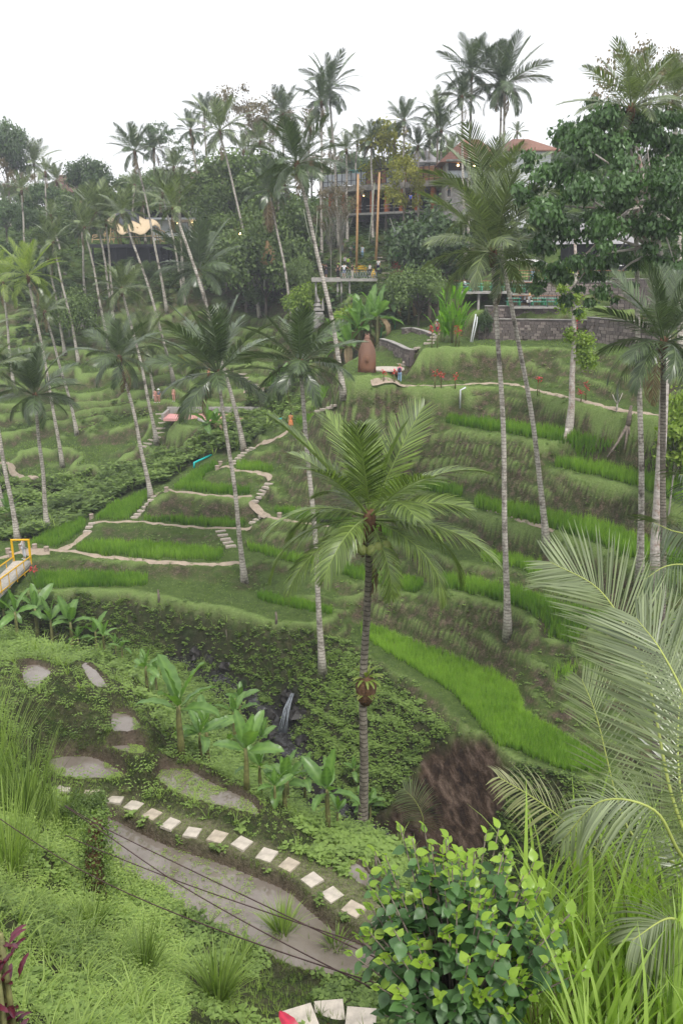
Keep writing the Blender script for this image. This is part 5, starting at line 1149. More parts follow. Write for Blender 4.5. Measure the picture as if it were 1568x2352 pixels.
for i in range(50):
    d = rt.uniform(128, 205); u = rt.uniform(-150, 1720)
    if 740 < u < 1300 and d < 150: d += 28
    if 190 < u < 420 and d < 150: d += 22
    kd = rt.choice(['round', 'dark', 'tall', 'bushy', 'dark', 'round']); wh = 'at the far left' if u < 190 else 'behind the bamboo pavilion' if u < 430 else 'behind the middle palms' if u < 740 else 'behind the restaurant' if u < 1250 else 'behind the big leafy tree on the right'
    tree(kd, gat(u, d), rt.uniform(5.5, 10), dict(round='round crowned green tree', dark='dark crowned tree', tall='slender tree', bushy='low spreading tree')[kd]+' in the hazy woods '+wh, 'tree', 'trees of the far woods', 'leafy_tree', i, rt.uniform(.8, 1.2))
# big leafy tree on the right
bt = gat(1508, 45.0); r = random.Random(12); bh = Dd(1400, 440, 45.0)-bt; C = []; Rr = []
for (u, v, dd, rr) in [(1400,330,0,2.6),(1480,300,1,2.4),(1330,330,-1,1.9),(1290,400,0,1.9),(1250,470,-1,1.6),(1340,430,-2,2.3),(1430,420,-2,2.4),(1520,400,0,2.6),(1560,480,1,2.4),(1480,510,-1,2.2),(1390,520,-2,2.0),(1300,530,-1,1.9),(1240,560,0,1.4),(1330,600,-2,1.5),(1270,620,-1,1.2),(1400,600,1,1.4),(1560,330,2,2.2),(1470,600,1,1.5),(1600,570,0,2.2),(1255,390,1,1.3),(1420,270,2,1.8),(1300,680,0,.9),(1380,660,0,1.0),(1240,650,1,.7),(1550,610,-1,1.6)]:
    p = Dd(u, v, 45.0+dd)-bt; C.append(tuple(p)); Rr.append(rr*.5)
    for _ in range(4):
        a_ = r.uniform(0, 6.28); b_ = r.uniform(-1, 1); C.append(tuple(p+np.array([math.cos(a_)*rr*.8, math.sin(a_)*rr*.8, b_*rr*.8]))); Rr.append(rr*r.uniform(.22, .42))
e = empty('leafy_tree', tuple(bt), 'big glossy leaved tree on a pale trunk filling the right side', 'tree')
V, F, t = leaf_cloud(C, Rr, 34000, .27, 3, .3, .6, 1.4)
obj('crown', mesh('crown', V, F, leafmat('leaf_glossy', (.014, .040, .012), (.10, .19, .055), .34, .2, .5), dict(tint=t), smooth=False), e)
mtr = MB(); tp = Dd(1530, 760, 45.3)-bt
mtr.tube([(-.05, 0, -.5), np.array(Dd(1503,1250,45.2)-bt), np.array(Dd(1520,1000,45.3)-bt), tp, Dd(1522,620,45.)-bt, Dd(1490,470,45.)-bt, Dd(1460,330,45)-bt], [.38, .26, .24, .21, .18, .13, .06], 12)
for k_, c in enumerate(C[::5]):
    f_ = .1+.75*((k_*.37) % 1); a = np.array(Dd(1522, 620, 45.)-bt)*(1-f_)+np.array(Dd(1470, 380, 45.)-bt)*f_; c = np.array(c); mtr.tube([a, (a+c)/2+np.array([0, 0, .25]), c], [.09, .055, .02], 5)
mtr.build('trunk', m_trunk_white, e, True)
# fig tree with buttress roots by the footpath
ft = hit(1304, 1000); e = empty('leafy_tree', tuple(ft), 'slim white trunked tree with roots gripping the bank and light green sprays', 'tree')
mf = MB(); tps = [Dd(u, v, ft[1])-ft for u, v in [(1306,985),(1312,930),(1313,860),(1318,780),(1316,700),(1322,620),(1318,520)]]
mf.tube([(0, 0, -.4)]+tps, [.42, .34, .24, .20, .17, .15, .12, .08], 10)
for q in [(-1.0, -.9, -1.3), (-.5, -1.1, -1.3), (.3, -1., -1.1), (.8, -.6, -.9)]: mf.tube([tps[0]+np.array([0, 0, .5]), np.array(q)*.45+np.array([0, 0, .2]), np.array(q)], [.16, .12, .04], 6)
mf.build('trunk', m_trunk_white, e, True)
Cf = [Dd(u, v, ft[1])-ft for u, v in [(1335,800),(1350,830),(1310,770),(1295,700),(1320,680),(1330,720),(1290,660),(1345,780),(1300,620)]]
V, F, t = leaf_cloud(Cf, [.8, .8, .6, .6, .6, .5, .5, .6, .5], 2600, .26, 8, .2)
obj('crown', mesh('crown', V, F, m_leaflight, dict(tint=t), smooth=False), e)
# second root fig near the right trunks
ft = hit(1440, 985); e = empty('tree_stump', tuple(ft), 'dark stump with long roots running down the bank', 'stump'); mf = MB()
mf.tube([(0, 0, -.2), (0.05, 0, .9), (.1, 0, 1.6)], [.22, .16, .1], 8)
for q in [(-1.6, -1.2, -1.7), (-.4, -1.0, -1.2), (.3, -1, -1)]: mf.tube([(0, 0, .3), np.array(q)*.5, np.array(q)], [.12, .09, .04], 6)
mf.build('trunk', m_bark, e, True)
tp_ = hit(1415, 945); mf = MB(); mf.tube([(0, 0, -.1), (0, 0, .55)], [.07, .06], 7)
for q in [(-.4, 0, 1.2), (.3, 0, 1.3), (.05, .1, 1.2)]: mf.tube([(0, 0, .5), np.array(q)*.6+np.array([0, 0, .15]), q], [.05, .045, .03], 6)
o = mf.build('pruned_tree', m_barkpale, None, True, tuple(tp_)); tag(o, 'small bare pruned tree beside the footpath on the right', 'tree')
# ------------------------------------------------------------------ paths, slabs, steps
def ribbon(name, px, w, mat=m_path, lift=.05, kind='structure', jit=.12, world_=None):
    P = np.array(world_ if world_ is not None else [hit(u, v) for u, v in px]); Q = []
    for i in range(len(P)-1):
        n = max(2, int(np.linalg.norm(P[i+1]-P[i])/.35)); t = np.linspace(0, 1, n, endpoint=False)[:, None]; Q.append(P[i]*(1-t)+P[i+1]*t)
    Q = np.concatenate(Q+[P[-1:]]); 
    for _ in range(3): Q[1:-1] = (Q[:-2]+2*Q[1:-1]+Q[2:])/4
    T_ = np.gradient(Q[:, :2], axis=0); T_ /= np.linalg.norm(T_, axis=1)[:, None]+1e-9; Nn = np.stack([-T_[:, 1], T_[:, 0]], 1)
    rs = np.random.default_rng(len(Q)); K = 7; V = []
    ww = w*(1+jit*np.sin(np.arange(len(Q))*.9)+jit*rs.normal(size=len(Q)))
    for k in range(K):
        f = k/(K-1)*2-1; xy = Q[:, :2]+Nn*(ww*.5*f)[:, None]; z = hgt(xy[:, 0], xy[:, 1])
        if world_ is not None and mat is m_stream: z = Q[:, 2]
        z = np.maximum(z, hgt(Q[:, 0], Q[:, 1])-.05) if mat is m_path else z
        V.append(np.stack([xy[:, 0], xy[:, 1], z+(lift if abs(f) < .99 else -.04)], 1))
    V = np.stack(V, 1).reshape(-1, 3); i = np.arange(len(Q)-1)[:, None]*K+np.arange(K-1)[None]; F = np.stack([i, i+1, i+1+K, i+K], -1).reshape(-1, 4)
    return tag(obj(name, mesh(name, V, F[:, ::-1], mat)), kind=kind)
Ts = NT('stream_water'); m_stream = Ts.out(Ts.ramp(Ts.noise(2.5, 5, .7, Ts.pos()), [(.5, (.022, .021, .021)), (.8, (.16, .16, .17))]), .12, Ts.bump(Ts.noise(6, 4, .6, Ts.pos()), .05, .7), spec=.6)
for px, w in [([(-30,1288),(0,1283),(35,1272),(62,1263),(100,1264),(140,1264),(170,1266),(220,1279),(308,1285),(410,1292),(513,1297),(560,1296)], .75),
              ([(60,1262),(85,1270),(115,1268)], 1.9), ([(138,1264),(165,1252),(185,1238),(203,1224)], 1.0), ([(212,1203),(250,1201),(308,1198),(360,1203),(461,1214),(540,1213),(578,1212)], .55),
              ([(360,1134),(395,1129),(461,1136),(560,1142),(578,1140)], .55), ([(506,1076),(543,1082),(600,1086),(618,1094),(622,1106)], .75), ([(578,1152),(588,1166),(602,1180),(616,1189)], .9),
              ([(616,1189),(680,1199),(757,1210)], .35), ([(852,884),(880,883),(913,881),(1048,884),(1115,881),(1182,884),(1250,902),(1350,925),(1440,945),(1620,978)], .75),
              ([(588,1027),(610,1020),(640,1006),(662,990)], .8), ([(-20,1066),(31,1066),(24,1082),(40,1092),(85,1100)], 1.1), ([(1120,1172),(1180,1190),(1235,1208),(1272,1219)], .4), ([(560,905),(610,893),(640,880)], .9)]:
    ribbon('path', px, w*.72)
ribbon('stream', None, 2.0, m_stream, .16, jit=.25, world_=L3(STREAM))
SL = [(149,1815),(213,1822),(267,1837),(308,1853),(350,1873),(392,1894),(442,1915),(500,1925),(556,1942),(613,1968),(664,1989),(717,2024),(762,2059),(812,2092),(877,2124),(940,2165)]
gp = empty('slab_path', (0, 0, 0), None, None, None, 0, 'structure'); prv = None
for k, (u, v) in enumerate(SL):
    p = hit(u, v); nx_ = hit(*SL[min(k+1, len(SL)-1)]); pv = hit(*SL[max(k-1, 0)]); a = math.atan2(nx_[1]-pv[1], nx_[0]-pv[0])
    s = MB().box((0, 0, 0), (.36, .38, .06), 0, taper=.97); o = s.build('slab', [m_slab, m_slab2][k % 3 == 1], gp, loc=(p[0], p[1], float(hgt(p[0], p[1]))+.004)); o.scale = (random.uniform(.88, 1.1), random.uniform(.85, 1.08), 1); o.rotation_euler = (random.uniform(-.03, .03), random.uniform(-.03, .03), a+random.uniform(-.12, .12))
for u, v, s_, rz in [(690,2352,.50,.35),(757,2334,.48,.1),(828,2352,.48,-.1),(1440,2222,.7,.3),(1520,2260,.7,.2)]:
    p = hit(u, v, 2); o = MB().box((0, 0, 0), (s_, s_, .07), 0, taper=.97).build('slab', m_slab, gp, loc=(p[0], p[1], p[2]+.05)); o.rotation_euler = (0, 0, rz)
ST = [('stone steps climbing left of the lowest left paddy',[(203,1222),(208,1212),(214,1204)],.75),('white stone steps up the middle of the spur',[(310,1190),(317,1183),(325,1175),(333,1167),(341,1158),(348,1150),(355,1142)],.62),('steps beside the palm mound at the stair path end',[(530,1256),(524,1248),(518,1240),(512,1231),(507,1222)],.85),
      ('steps right of the narrow rice row',[(581,1202),(590,1196),(599,1188)],.6),('steps zigzagging up beside the middle bank',[(583,1152),(590,1144),(598,1137),(605,1129),(612,1121),(618,1113)],.8),('upper stone steps under the long leaning palm foot',[(537,1067),(543,1061),(550,1054),(556,1048),(563,1042),(571,1036),(580,1031)],.85),
      ('concrete steps at the retaining wall above the statue',[(914,846),(921,839),(929,832),(936,826),(942,819),(949,812),(955,806),(962,800)],1.1),('steps up to the person with the white helmet',[(985,790),(992,783),(999,776),(1005,769)],1.0),
      ('steps down from the pink terrace',[(368,952),(371,962),(374,972),(370,985),(368,995),(362,1005),(350,1012),(338,1020),(328,1026)],1.1),('stone steps between the statue wall rice patches',[(735,945),(748,941),(762,937),(772,932)],1.0),
      ('pale steps on the hillside above the ravine',[(560,860),(566,868),(572,876),(590,884),(598,890),(608,896)],1.4),('red steps under the yellow bench',[(880,650),(888,640),(893,628),(897,615),(880,600),(868,592),(905,580),(912,570),(916,560)],1.8),('steps on the left of the walkway people',[(712,618),(716,608),(722,600),(728,592)],1.6)]
for lab, px, w in ST:
    P = [hit(u, v) for u, v in px]; e = empty('stone_steps', tuple(P[0]), lab, 'steps'); P = [q-P[0] for q in P]
    for i, q in enumerate(P):
        t_ = P[min(i+1, len(P)-1)]-P[max(i-1, 0)]; a = math.atan2(t_[1], t_[0]); o = MB().box((0, 0, 0), (.36, w, .16), taper=.95).build('step', m_step, e, loc=tuple(q+np.array([0, 0, .04]))); o.rotation_euler = (0, 0, a+random.uniform(-.15, .15))
# ------------------------------------------------------------------ stone walls
def wall(px, d, z0, z1, label, th=.4, sw=.42, sh=.2, mat=m_stone, n_max=300, world_=None, name='stone_wall'):
    """wall from u0 to u1 at distance(s) d, between heights; every stone its own piece"""
    P = [Pd(u, dd, z0) for u, dd in zip(px, d)] if world_ is None else world_
    e = empty(name, tuple(P[0]), label, 'wall'); m = MB(); cnt = 0; rr = random.Random(len(P)*7+int(P[0][1]))
    stone = [MB().box((0, 0, 0), (1, 1, 1), taper=.9).mesh('stone', mt) for mt in (mat, m_stonel, mat)]; rest = MB()
    for a, b in zip(P[:-1], P[1:]):
        L = float(np.linalg.norm((b-a)[:2])); ang = math.atan2(b[1]-a[1], b[0]-a[0]); m.box(((a+b)/2-P[0])+np.array([0, 0, (z1-z0)/2]), (L+.02, th, z1-z0), ang)
        nc = int((z1-z0)/sh); dirv = (b-a)/L; nrm_ = np.array([math.sin(ang), -math.cos(ang), 0]); nrm_ *= 1 if np.dot(nrm_[:2], P[0][:2]) < 0 else -1
        for c_ in range(nc):
            x = -(c_ % 2)*sw*.5
            while x < L-.1:
                w_ = sw*rr.uniform(.7, 1.3); xc = x+w_/2; x += w_
                if xc < .1 or xc > L-.1: continue
                p = a-P[0]+dirv*xc+nrm_*(th/2+.01)+np.array([0, 0, sh*(c_+.5)]); sz = (w_*.9, rr.uniform(.08, .16), sh*.86)
                if cnt < n_max: o = obj('stone', stone[rr.randrange(3)], e, tuple(p), (0, 0, ang), sz)
                else: rest.box(p, sz, ang)
                cnt += 1
    m.build('core', m_mortar, e)
    cp = MB()
    for a, b in zip(P[:-1], P[1:]): cp.box(((a+b)/2-P[0])+np.array([0, 0, z1-z0+.035]), (float(np.linalg.norm((b-a)[:2]))+.06, th+.12, .07), math.atan2(b[1]-a[1], b[0]-a[0]))
    cp.build('coping', m_conc, e)
    if rest.n: tag(rest.build('stones', mat, e), kind='stuff')
    return e
wall([1098,1200,1345], [82.6,82.3,81.2], -7.6, -5.3, 'grey stone retaining wall at the lawn under the restaurant decks', sw=.55, sh=.26)
wall([1112,1200,1400], [83.6,83.6,82.0], -5.4, -4.15, 'upper retaining wall just under the lower deck', sw=.55, sh=.26)
wall([1180,1290,1420], [86.2,86,85], -4.3, -2.0, 'brick wall behind the seated group', sw=.5, sh=.24, mat=m_stonel)
wall([1345,1420,1520], [80.5,76.5,71.5], -8.4, -5.0, 'long dark stone wall at the right of the lawn', sw=.6, sh=.3)
wall([1400,1500,1600], [82,79,76], -5.0, -1.6, 'high stone wall behind the big leafy tree', sw=.6, sh=.3)
wall(None, None, -9.1, -7.65, 'curved dark retaining wall behind the statue lawn', sw=.5, sh=.25, world_=[W(u, v, -9.05) for u, v in [(876,812),(895,818),(915,828),(932,838),(945,842)]])
wall(None, None, -7.8, -7.1, 'low curved wall of the upper lawn', sw=.5, sh=.22, world_=[W(u, v, -7.75) for u, v in [(925,770),(945,768),(975,776),(992,784)]])
wall(None, None, -12.0, -9.95, 'stone corner wall under the statue', sw=.5, sh=.25, world_=[Pd(822, 71.9, -12), Pd(812, 73.2, -12), Pd(806, 76, -12)])
# ------------------------------------------------------------------ statue terrace
sp = W(842, 884, -10.0); e = empty('carved_statue', tuple(sp), 'brown arch shaped carved wooden statue on a black plinth', 'statue'); e.scale = (1.2, 1.2, 1.25)
MB().box((0, 0, .25), (1.25, 1.0, .5)).box((0, 0, .53), (1.35, 1.1, .06)).build('plinth', m_deckblack, e)
m = MB(); A_ = [(-.44, 0), (-.50, .5), (-.50, 1.45)]+[(-.50*math.cos(t), 1.45+.85*math.sin(t)) for t in np.linspace(.2, 2.94, 11)]+[(.50, 1.45), (.50, .5), (.44, 0)]
V_ = [(x, y, z+.75) for y in (-.38, .38) for x, z in A_]; n_ = len(A_); m.add(V_, [tuple(range(n_)), tuple(range(2*n_-1, n_-1, -1))]+[(i, n_+i, n_+(i+1) % n_, (i+1) % n_) for i in range(n_)]); b_ = m.build('body', m_statue, e, True)
m = MB(); pts_ = [(math.cos(a)*.52, -.12, .75+1.15+math.sin(a)*.95) for a in np.linspace(-.15, math.pi+.15, 15)]; m.tube([(.55, -.12, .75)]+pts_+[(-.55, -.12, .75)], .09, 7); m.build('arch', m_statue, e, True)
m = MB(); [m.bar((.38*math.cos(a), .38*math.sin(a), .5), (.40*math.cos(a), .40*math.sin(a), .8), .04) for a in np.linspace(0, 5.8, 9)]; m.build('leg', m_statue, e)
MB().ball((0, 0, 3.1), (.2, .17, .2)).ball((.0, -.45, 1.75), (.13, .1, .2)).ball((-.1, 0, 3.3), (.06, .05, .1)).ball((.1, 0, 3.3), (.06, .05, .1)).build('figure', m_statue, e, True)
o = MB().lathe([(1.5, 0), (1.5, .1), (1.4, .13)], (0, 0, 0), 28).build('stone_disc', m_slab, None, False, tuple(W(888, 850, -9.0)-np.array([0, 0, -.03]))); tag(o, 'round pale stone disc set in the lawn beside the statue', 'stone disc')
# ------------------------------------------------------------------ decks, railings, restaurant furniture
def deck(name, u0, u1, d, z, dep, label, mat=m_conc, post=None, rail=True, th=.16, railm=m_deckblack, d1=None, zg=None, toprail=None, cat='deck'):
    a = Pd(u0, d, z); b = Pd(u1, d1 or d, z); ang = math.atan2(b[1]-a[1], b[0]-a[0]); L = float(np.linalg.norm(b-a)); e = empty(name, tuple(a), label, cat, None, ang)
    MB().box((L/2, dep/2, -th/2), (L, dep, th)).build('floor_slab', mat, e)
    if rail:
        n = max(2, int(L/1.6)); 
        for i in range(n+1): MB().box((L*i/n, .05, .5), (.06, .06, 1.0)).build('post', railm, e)
        MB().box((L/2, .05, 1.03), (L, .1, .06)).build('top_rail', toprail or railm, e)
        m = MB(); [m.bar((L*(i+.5)/(n*7), .05, .05), (L*(i+.5)/(n*7), .05, 1.0), .014, 4) for i in range(n*7)]; m.bar((0, .05, .12), (L, .05, .12), .02, 4); m.build('balusters', railm, e)
    for q in (post or []):
        zz = (zg if zg is not None else -6)-z; MB().tube([(L*q, .5, -th), (L*q, .5, zz)], .12, 8).build('support_post', m_conc, e, True)
    return e, a, b, ang, L
def table(p, ang, label, top=m_mint, benches=True, s=1.0, group='picnic tables on the decks'):
    e = empty('picnic_table', tuple(p), label, 'table', group, ang)
    MB().box((0, 0, .74*s), (1.3*s, .65*s, .05)).build('table_top', top, e)
    for x in (-.5, .5): MB().box((x*s, 0, .36*s), (.06, .5*s, .72*s)).build('leg', m_green, e)
    if benches:
        for y in (-.65, .65): MB().box((0, y*s, .44*s), (1.3*s, .26*s, .05)).box((-.5*s, y*s, .21*s), (.05, .2, .42*s)).box((.5*s, y*s, .21*s), (.05, .2, .42*s)).build('bench', top, e)
    return e
tr = m_wood
D1 = deck('restaurant_deck', 1040, 1176, 84.0, -2.85, 4.2, 'left restaurant deck on a tall post with picnic tables', post=[.45], zg=-8, toprail=tr)
D1b = deck('restaurant_deck', 1176, 1238, 84.0, -3.0, 3.0, 'short deck with bamboo screen right of the two tall trunks', toprail=tr)
D2 = deck('restaurant_deck', 1174, 1338, 82.4, -4.15, 2.6, 'lower concrete deck where three guests sit', toprail=tr)
D3 = deck('restaurant_deck', 1172, 1430, 88.0, -1.95, 4.5, 'upper deck with wooden rail and parasols', toprail=tr)
for k, (u, d, z, lab) in enumerate([(1065,86,-2.85,'first picnic table on the left deck'),(1092,86,-2.85,'second picnic table on the left deck'),(1140,86.3,-2.85,'third picnic table on the left deck near the trunks'),(1190,85.3,-3.,'green picnic table right of the two trunks'),(1178,83.6,-4.15,'mint table at the left end of the lower deck'),(1232,83.8,-4.15,'white covered table beside the seated guests'),(1262,83.6,-4.15,'mint table at the right end of the lower deck'),(1205,90,-1.95,'wooden table on the upper deck left'),(1262,90,-1.95,'wooden table on the upper deck middle'),(1330,90,-1.95,'wooden table on the upper deck right')]):
    table(Pd(u, d, z), 0, lab, m_bamboo if d > 89 else m_mint)
m = MB(); a = Pd(1178, 84.6, -4.1)
for i in range(22): m.bar(a+np.array([i*.11, 0, 0]), a+np.array([i*.11, 0, 1.15]), .05, 5)
o = m.build('bamboo_screen', m_bamboo, None); tag(o, 'bamboo screen under the short deck', 'screen')
for k, (u, v, lab) in enumerate([(1190,588,'white parasol over the upper deck left'),(1222,596,'white parasol over the upper deck beside the first'),(1395,600,'white parasol edge near the right stone wall')]):
    p = Pd(u, 91, -1.95); top = Dd(u, v, 91)[2]+1.95; e = empty('parasol', tuple(p), lab, 'parasol'); MB().bar((0, 0, 0), (0, 0, top), .03).build('pole', m_wooddk, e)
    MB().lathe([(1.5, top-.45), (1.0, top-.25), (.4, top-.05), (.05, top+.03)], (0, 0, 0), 8).build('canopy', m_umb, e)
o = MB().box((0, 0, 0), (2.6, 1.0, .06)).build('flat_awning', m_grey, None, loc=tuple(Dd(1128, 595, 90))); tag(o, 'flat white awning over the left deck', 'awning')
ea = empty('cafe_hut', tuple(Pd(1370, 95, -1)), 'thatched hut with pink grey roof behind the big leafy tree', 'building')
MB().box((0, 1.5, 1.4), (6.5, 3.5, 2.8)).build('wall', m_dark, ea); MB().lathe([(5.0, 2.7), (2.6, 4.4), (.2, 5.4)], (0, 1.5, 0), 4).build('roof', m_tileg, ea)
# white pipes, drain pipe, green pole, teal pipes
def pipe(pts_, r, mat, label, name='pipe'):
    o = MB().tube(pts_, r, 8).build(name, mat, None, True); return tag(o, label, 'pipe')
g0 = hit(1080, 786); pipe([g0, Dd(1092, 722, g0[1]+1.5)], .06, m_white, 'longer white pipe leaning beside the heliconia')
g0 = hit(1084, 786); pipe([g0, Dd(1094, 742, g0[1]+.5), Dd(1095, 728, g0[1]+1)], .05, m_white, 'shorter white pipe leaning right of the longer one')
g0 = hit(1096, 772); pipe([g0, Dd(1099, 748, g0[1]+.6)], .05, m_conc, 'short grey post right of the white pipes')
g0 = hit(1056, 938); pipe([g0, Dd(1057, 896, g0[1]), Dd(1069, 890, g0[1])], .07, m_white, 'white bent drain pipe standing out of the bank')
g0 = hit(873, 780); pipe([g0, Dd(876, 752, g0[1])], .06, m_green, 'bright green pole at the end of the curved wall')
g0 = hit(906, 756); pipe([g0, Dd(907, 740, g0[1])], .05, m_green, 'small green pole above the curved wall')
g0 = hit(446, 1075); pipe([g0, Dd(446, 1063, g0[1]), Dd(486, 1045, g0[1]+2.5)], .10, m_teal, 'turquoise pipe beside the upper rice steps')
g0 = hit(448, 1060); pipe([g0+np.array([0, .6, .3]), Dd(482, 1038, g0[1]+3)], .09, m_deckblack, 'black hose behind the turquoise pipe')
g0 = hit(640, 975); pipe([g0, Dd(640, 962, g0[1]), Dd(647, 961, g0[1])], .08, m_teal, 'turquoise pipe left of the walker in orange')
# ------------------------------------------------------------------ pink pond terrace on the left slope
p0 = W(470, 958, -17.2); e = empty('pink_terrace', tuple(p0), 'round terrace with pink floor and low dark walls', 'terrace')
MB().lathe([(2.9, -.3), (2.9, .05), (2.85, .06)], (2.6, -1.2, 0), 26).box((-1.2, .4, -.1), (6.6, 3.2, .3)).build('floor', m_pink, e)
m = MB(); m.tube([(2.6+3.05*math.cos(a), -1.2+3.05*math.sin(a), .1) for a in np.linspace(-3.3, .2, 16)], .16, 6); m.box((-4.6, .8, .15), (.3, 3.5, .7)); m.box((.6, 3.4, .2), (11, .4, .8)); m.build('rim_wall', m_conc, e)
MB().lathe([(.5, 0), (.34, .1), (.28, .5), (.5, .62), (.52, .68)], (1.1, .6, .05), 12).build('fountain', m_stone, e, True)
# ------------------------------------------------------------------ stump seats, posts
stm = MB().lathe([(.19, -.1), (.18, .35), (.205, .40), (.19, .44)], (0, 0, 0), 12).mesh('stump', plain('stump_wood', (.36, .29, .24), .9, .3, 9, .02), False)
for u, v, lab in [(20,1272,'stump seat left of the gate'),(28,1280,'broken stump seat just left of the gate posts'),(50,1262,'stump seat behind the person taking a photo'),(81,1262,'left of the two stump seats in front of the rice'),(108,1268,'right of the two stump seats in front of the rice'),(211,1192,'stump seat at the top of the first steps'),(383,1130,'stump seat at the corner of the third step'),(499,1080,'front stump seat by the path bend'),(507,1070,'rear stump seat by the path bend'),(642,1190,'stump seat at the end of the middle path')]:
    o = obj('stump_seat', stm, None, tuple(hit(u, v))); tag(o, lab, 'stool', 'tree stump seats along the paths')
for u, v, hh, lab in [(365,1384,.95,'left weathered post at the gully lip'),(634,1432,.8,'right weathered post at the gully lip'),(520,1470,.7,'leaning stick below the gully lip'),(280,1316,.6,'thin stake at the end of the lowest paddy'),(860,2005,.5,'small stake by the slab path')]:
    p = hit(u, v); o = MB().tube([p-np.array([0, 0, .2]), p+np.array([.03, 0, hh*.5]), p+np.array([0, 0, hh])], [.09 if hh > .75 else .035, .08 if hh > .75 else .03, .06 if hh > .75 else .02], 7).build('wooden_post', m_bark, None, True); tag(o, lab, 'post')
# ------------------------------------------------------------------ yellow bridge and gate
A = Pd(54, 59.5, -21.95); B = Pd(-130, 45.5, -20.6); v_ = B-A; Lb = float(np.linalg.norm(v_)); ang = math.atan2(v_[1], v_[0]); n_ = np.array([-math.sin(ang), math.cos(ang), 0])
e = empty('yellow_bridge', tuple(A), 'yellow railed footbridge with a tall end gate at the left edge', 'bridge'); slope = (B-A)/Lb
MB().box(slope*Lb/2+np.array([0, 0, -.06]), (Lb, 1.25, .12), ang).build('deck', m_slab, e)
for s in (-1, 1):
    o_ = n_*s*.62; MB().bar(o_+np.array([0, 0, -.3]), o_+np.array([0, 0, 2.35]), .085, 8).build('gate_post', m_yellow, e)
    m = MB(); m.bar(o_+np.array([0, 0, 1.0]), o_+slope*Lb+np.array([0, 0, 1.0]), .05); m.build('top_rail', m_yellow, e)
    m = MB(); m.bar(o_+np.array([0, 0, .12]), o_+slope*Lb+np.array([0, 0, .12]), .04); m.build('bottom_rail', m_yellow, e)
    for i in range(1, 9): MB().bar(o_+slope*Lb*i/9+np.array([0, 0, -.1]), o_+slope*Lb*i/9+np.array([0, 0, 1.0]), .04).build('rail_post', m_yellow, e)
    m = MB(); [m.bar(o_+slope*(Lb*i/110)+np.array([0, 0, .12]), o_+slope*(Lb*i/110)+np.array([0, 0, 1.]), .010, 4) for i in range(110)]; m.build('mesh_infill', m_grey, e)
    MB().box(slope*Lb/2+o_+np.array([0, 0, -.2]), (Lb, .06, .12), ang).build('beam', m_conc, e)
MB().bar(n_*.66+np.array([0, 0, 2.3]), -n_*.66+np.array([0, 0, 2.3]), .075, 8).build('gate_bar', m_yellow, e)
# ------------------------------------------------------------------ cables over the near pond
def cable(pts_, label):
    P = np.array([Dd(*q) for q in pts_]); t = np.linspace(0, 1, 22); k = np.linspace(0, 1, len(P)); Q = np.stack([np.interp(t, k, P[:, i]) for i in range(3)], 1)
    for _ in range(4): Q[1:-1] = (Q[:-2]+2*Q[1:-1]+Q[2:])/4
    o = MB().tube(list(Q), .007, 5).build('cable', m_cable, None, True); tag(o, label, 'cable', 'steel cables over the near pond')
cable([(150,1850,11),(226,1896,10.2),(520,2038,8.4),(804,2173,7),(1000,2262,6.2)], 'uppermost cable over the pond')
cable([(150,1918,11),(205,1943,10.3),(390,2018,9),(549,2074,8),(804,2160,6.8),(1000,2222,6)], 'cable crossing the uppermost one near the bush')
cable([(150,1852,10.8),(226,1903,10),(390,2021,8.6),(600,2140,7.4),(804,2245,6.4),(960,2320,5.8)], 'steepest cable running down to the lower right')
cable([(-60,1838,10.8),(0,1881,10.3),(179,2001,9),(390,2096,8),(600,2172,7),(804,2240,6.3),(1000,2300,5.6)], 'lowest cable starting at the left edge')
e = empty('mossy_post', tuple(hit(222, 2060)), 'moss covered brown post at the bank corner holding the cables', 'post'); p0 = hit(222, 2060); tp = Dd(222, 1885, p0[1])
P_ = tp-p0; MB().tube([(0, 0, -.3), P_*.5+np.array([-.05, 0, 0]), P_], [.2, .17, .12], 9).build('trunk', m_husk, e, True)
V, F, t = leaf_cloud([P_*f for f in (.15, .35, .55, .75, .95)], [.3, .32, .32, .3, .34], 2600, .06, 4, .5); obj('moss', mesh('moss', V, F, m_cover, dict(tint=t), smooth=False), e)
# waterfall thread
w0 = hit(668, 1590); w1 = hit(648, 1672); m = MB()
for k_ in range(7):
    dx = -.15+.06*k_; m.tube([w0+np.array([dx*.5+.1, -.3, .1]), w0*.6+w1*.4+np.array([dx+.1*math.sin(k_*2), -.8, .3]), w1+np.array([dx*1.5, -.7, .05])], [.012, .03, .05], 6)
tag(m.build('waterfall', plain('white_water', (.22, .24, .27), .3, .3, 6), None, True), None, None, None, 'structure')
rk = np.random.default_rng(3)
for i, (u, v) in enumerate([(590,1700),(612,1645),(700,1700),(660,1600),(560,1600),(520,1540),(480,1520),(740,1760),(700,1760),(640,1720),(760,1830),(610,1690),(690,1640),(450,1500)]):
    p = hit(u, v); m = MB().ball((0, 0, 0), 1., 9, 6); Vv = np.concatenate(m.V); Vv *= (1+.22*rk.normal(size=(len(Vv), 1))); m.V = [Vv*np.array([rk.uniform(.35, .75), rk.uniform(.3, .6), rk.uniform(.25, .55)])]
    tag(m.build('rock', plain('wet_rock', (.03, .027, .026), .5, .4, 3, .03) if i == 0 else bpy.data.materials['wet_rock'], None, False, tuple(p)), 'dark wet rock beside the gully stream', 'rock', 'dark rocks beside the gully stream')
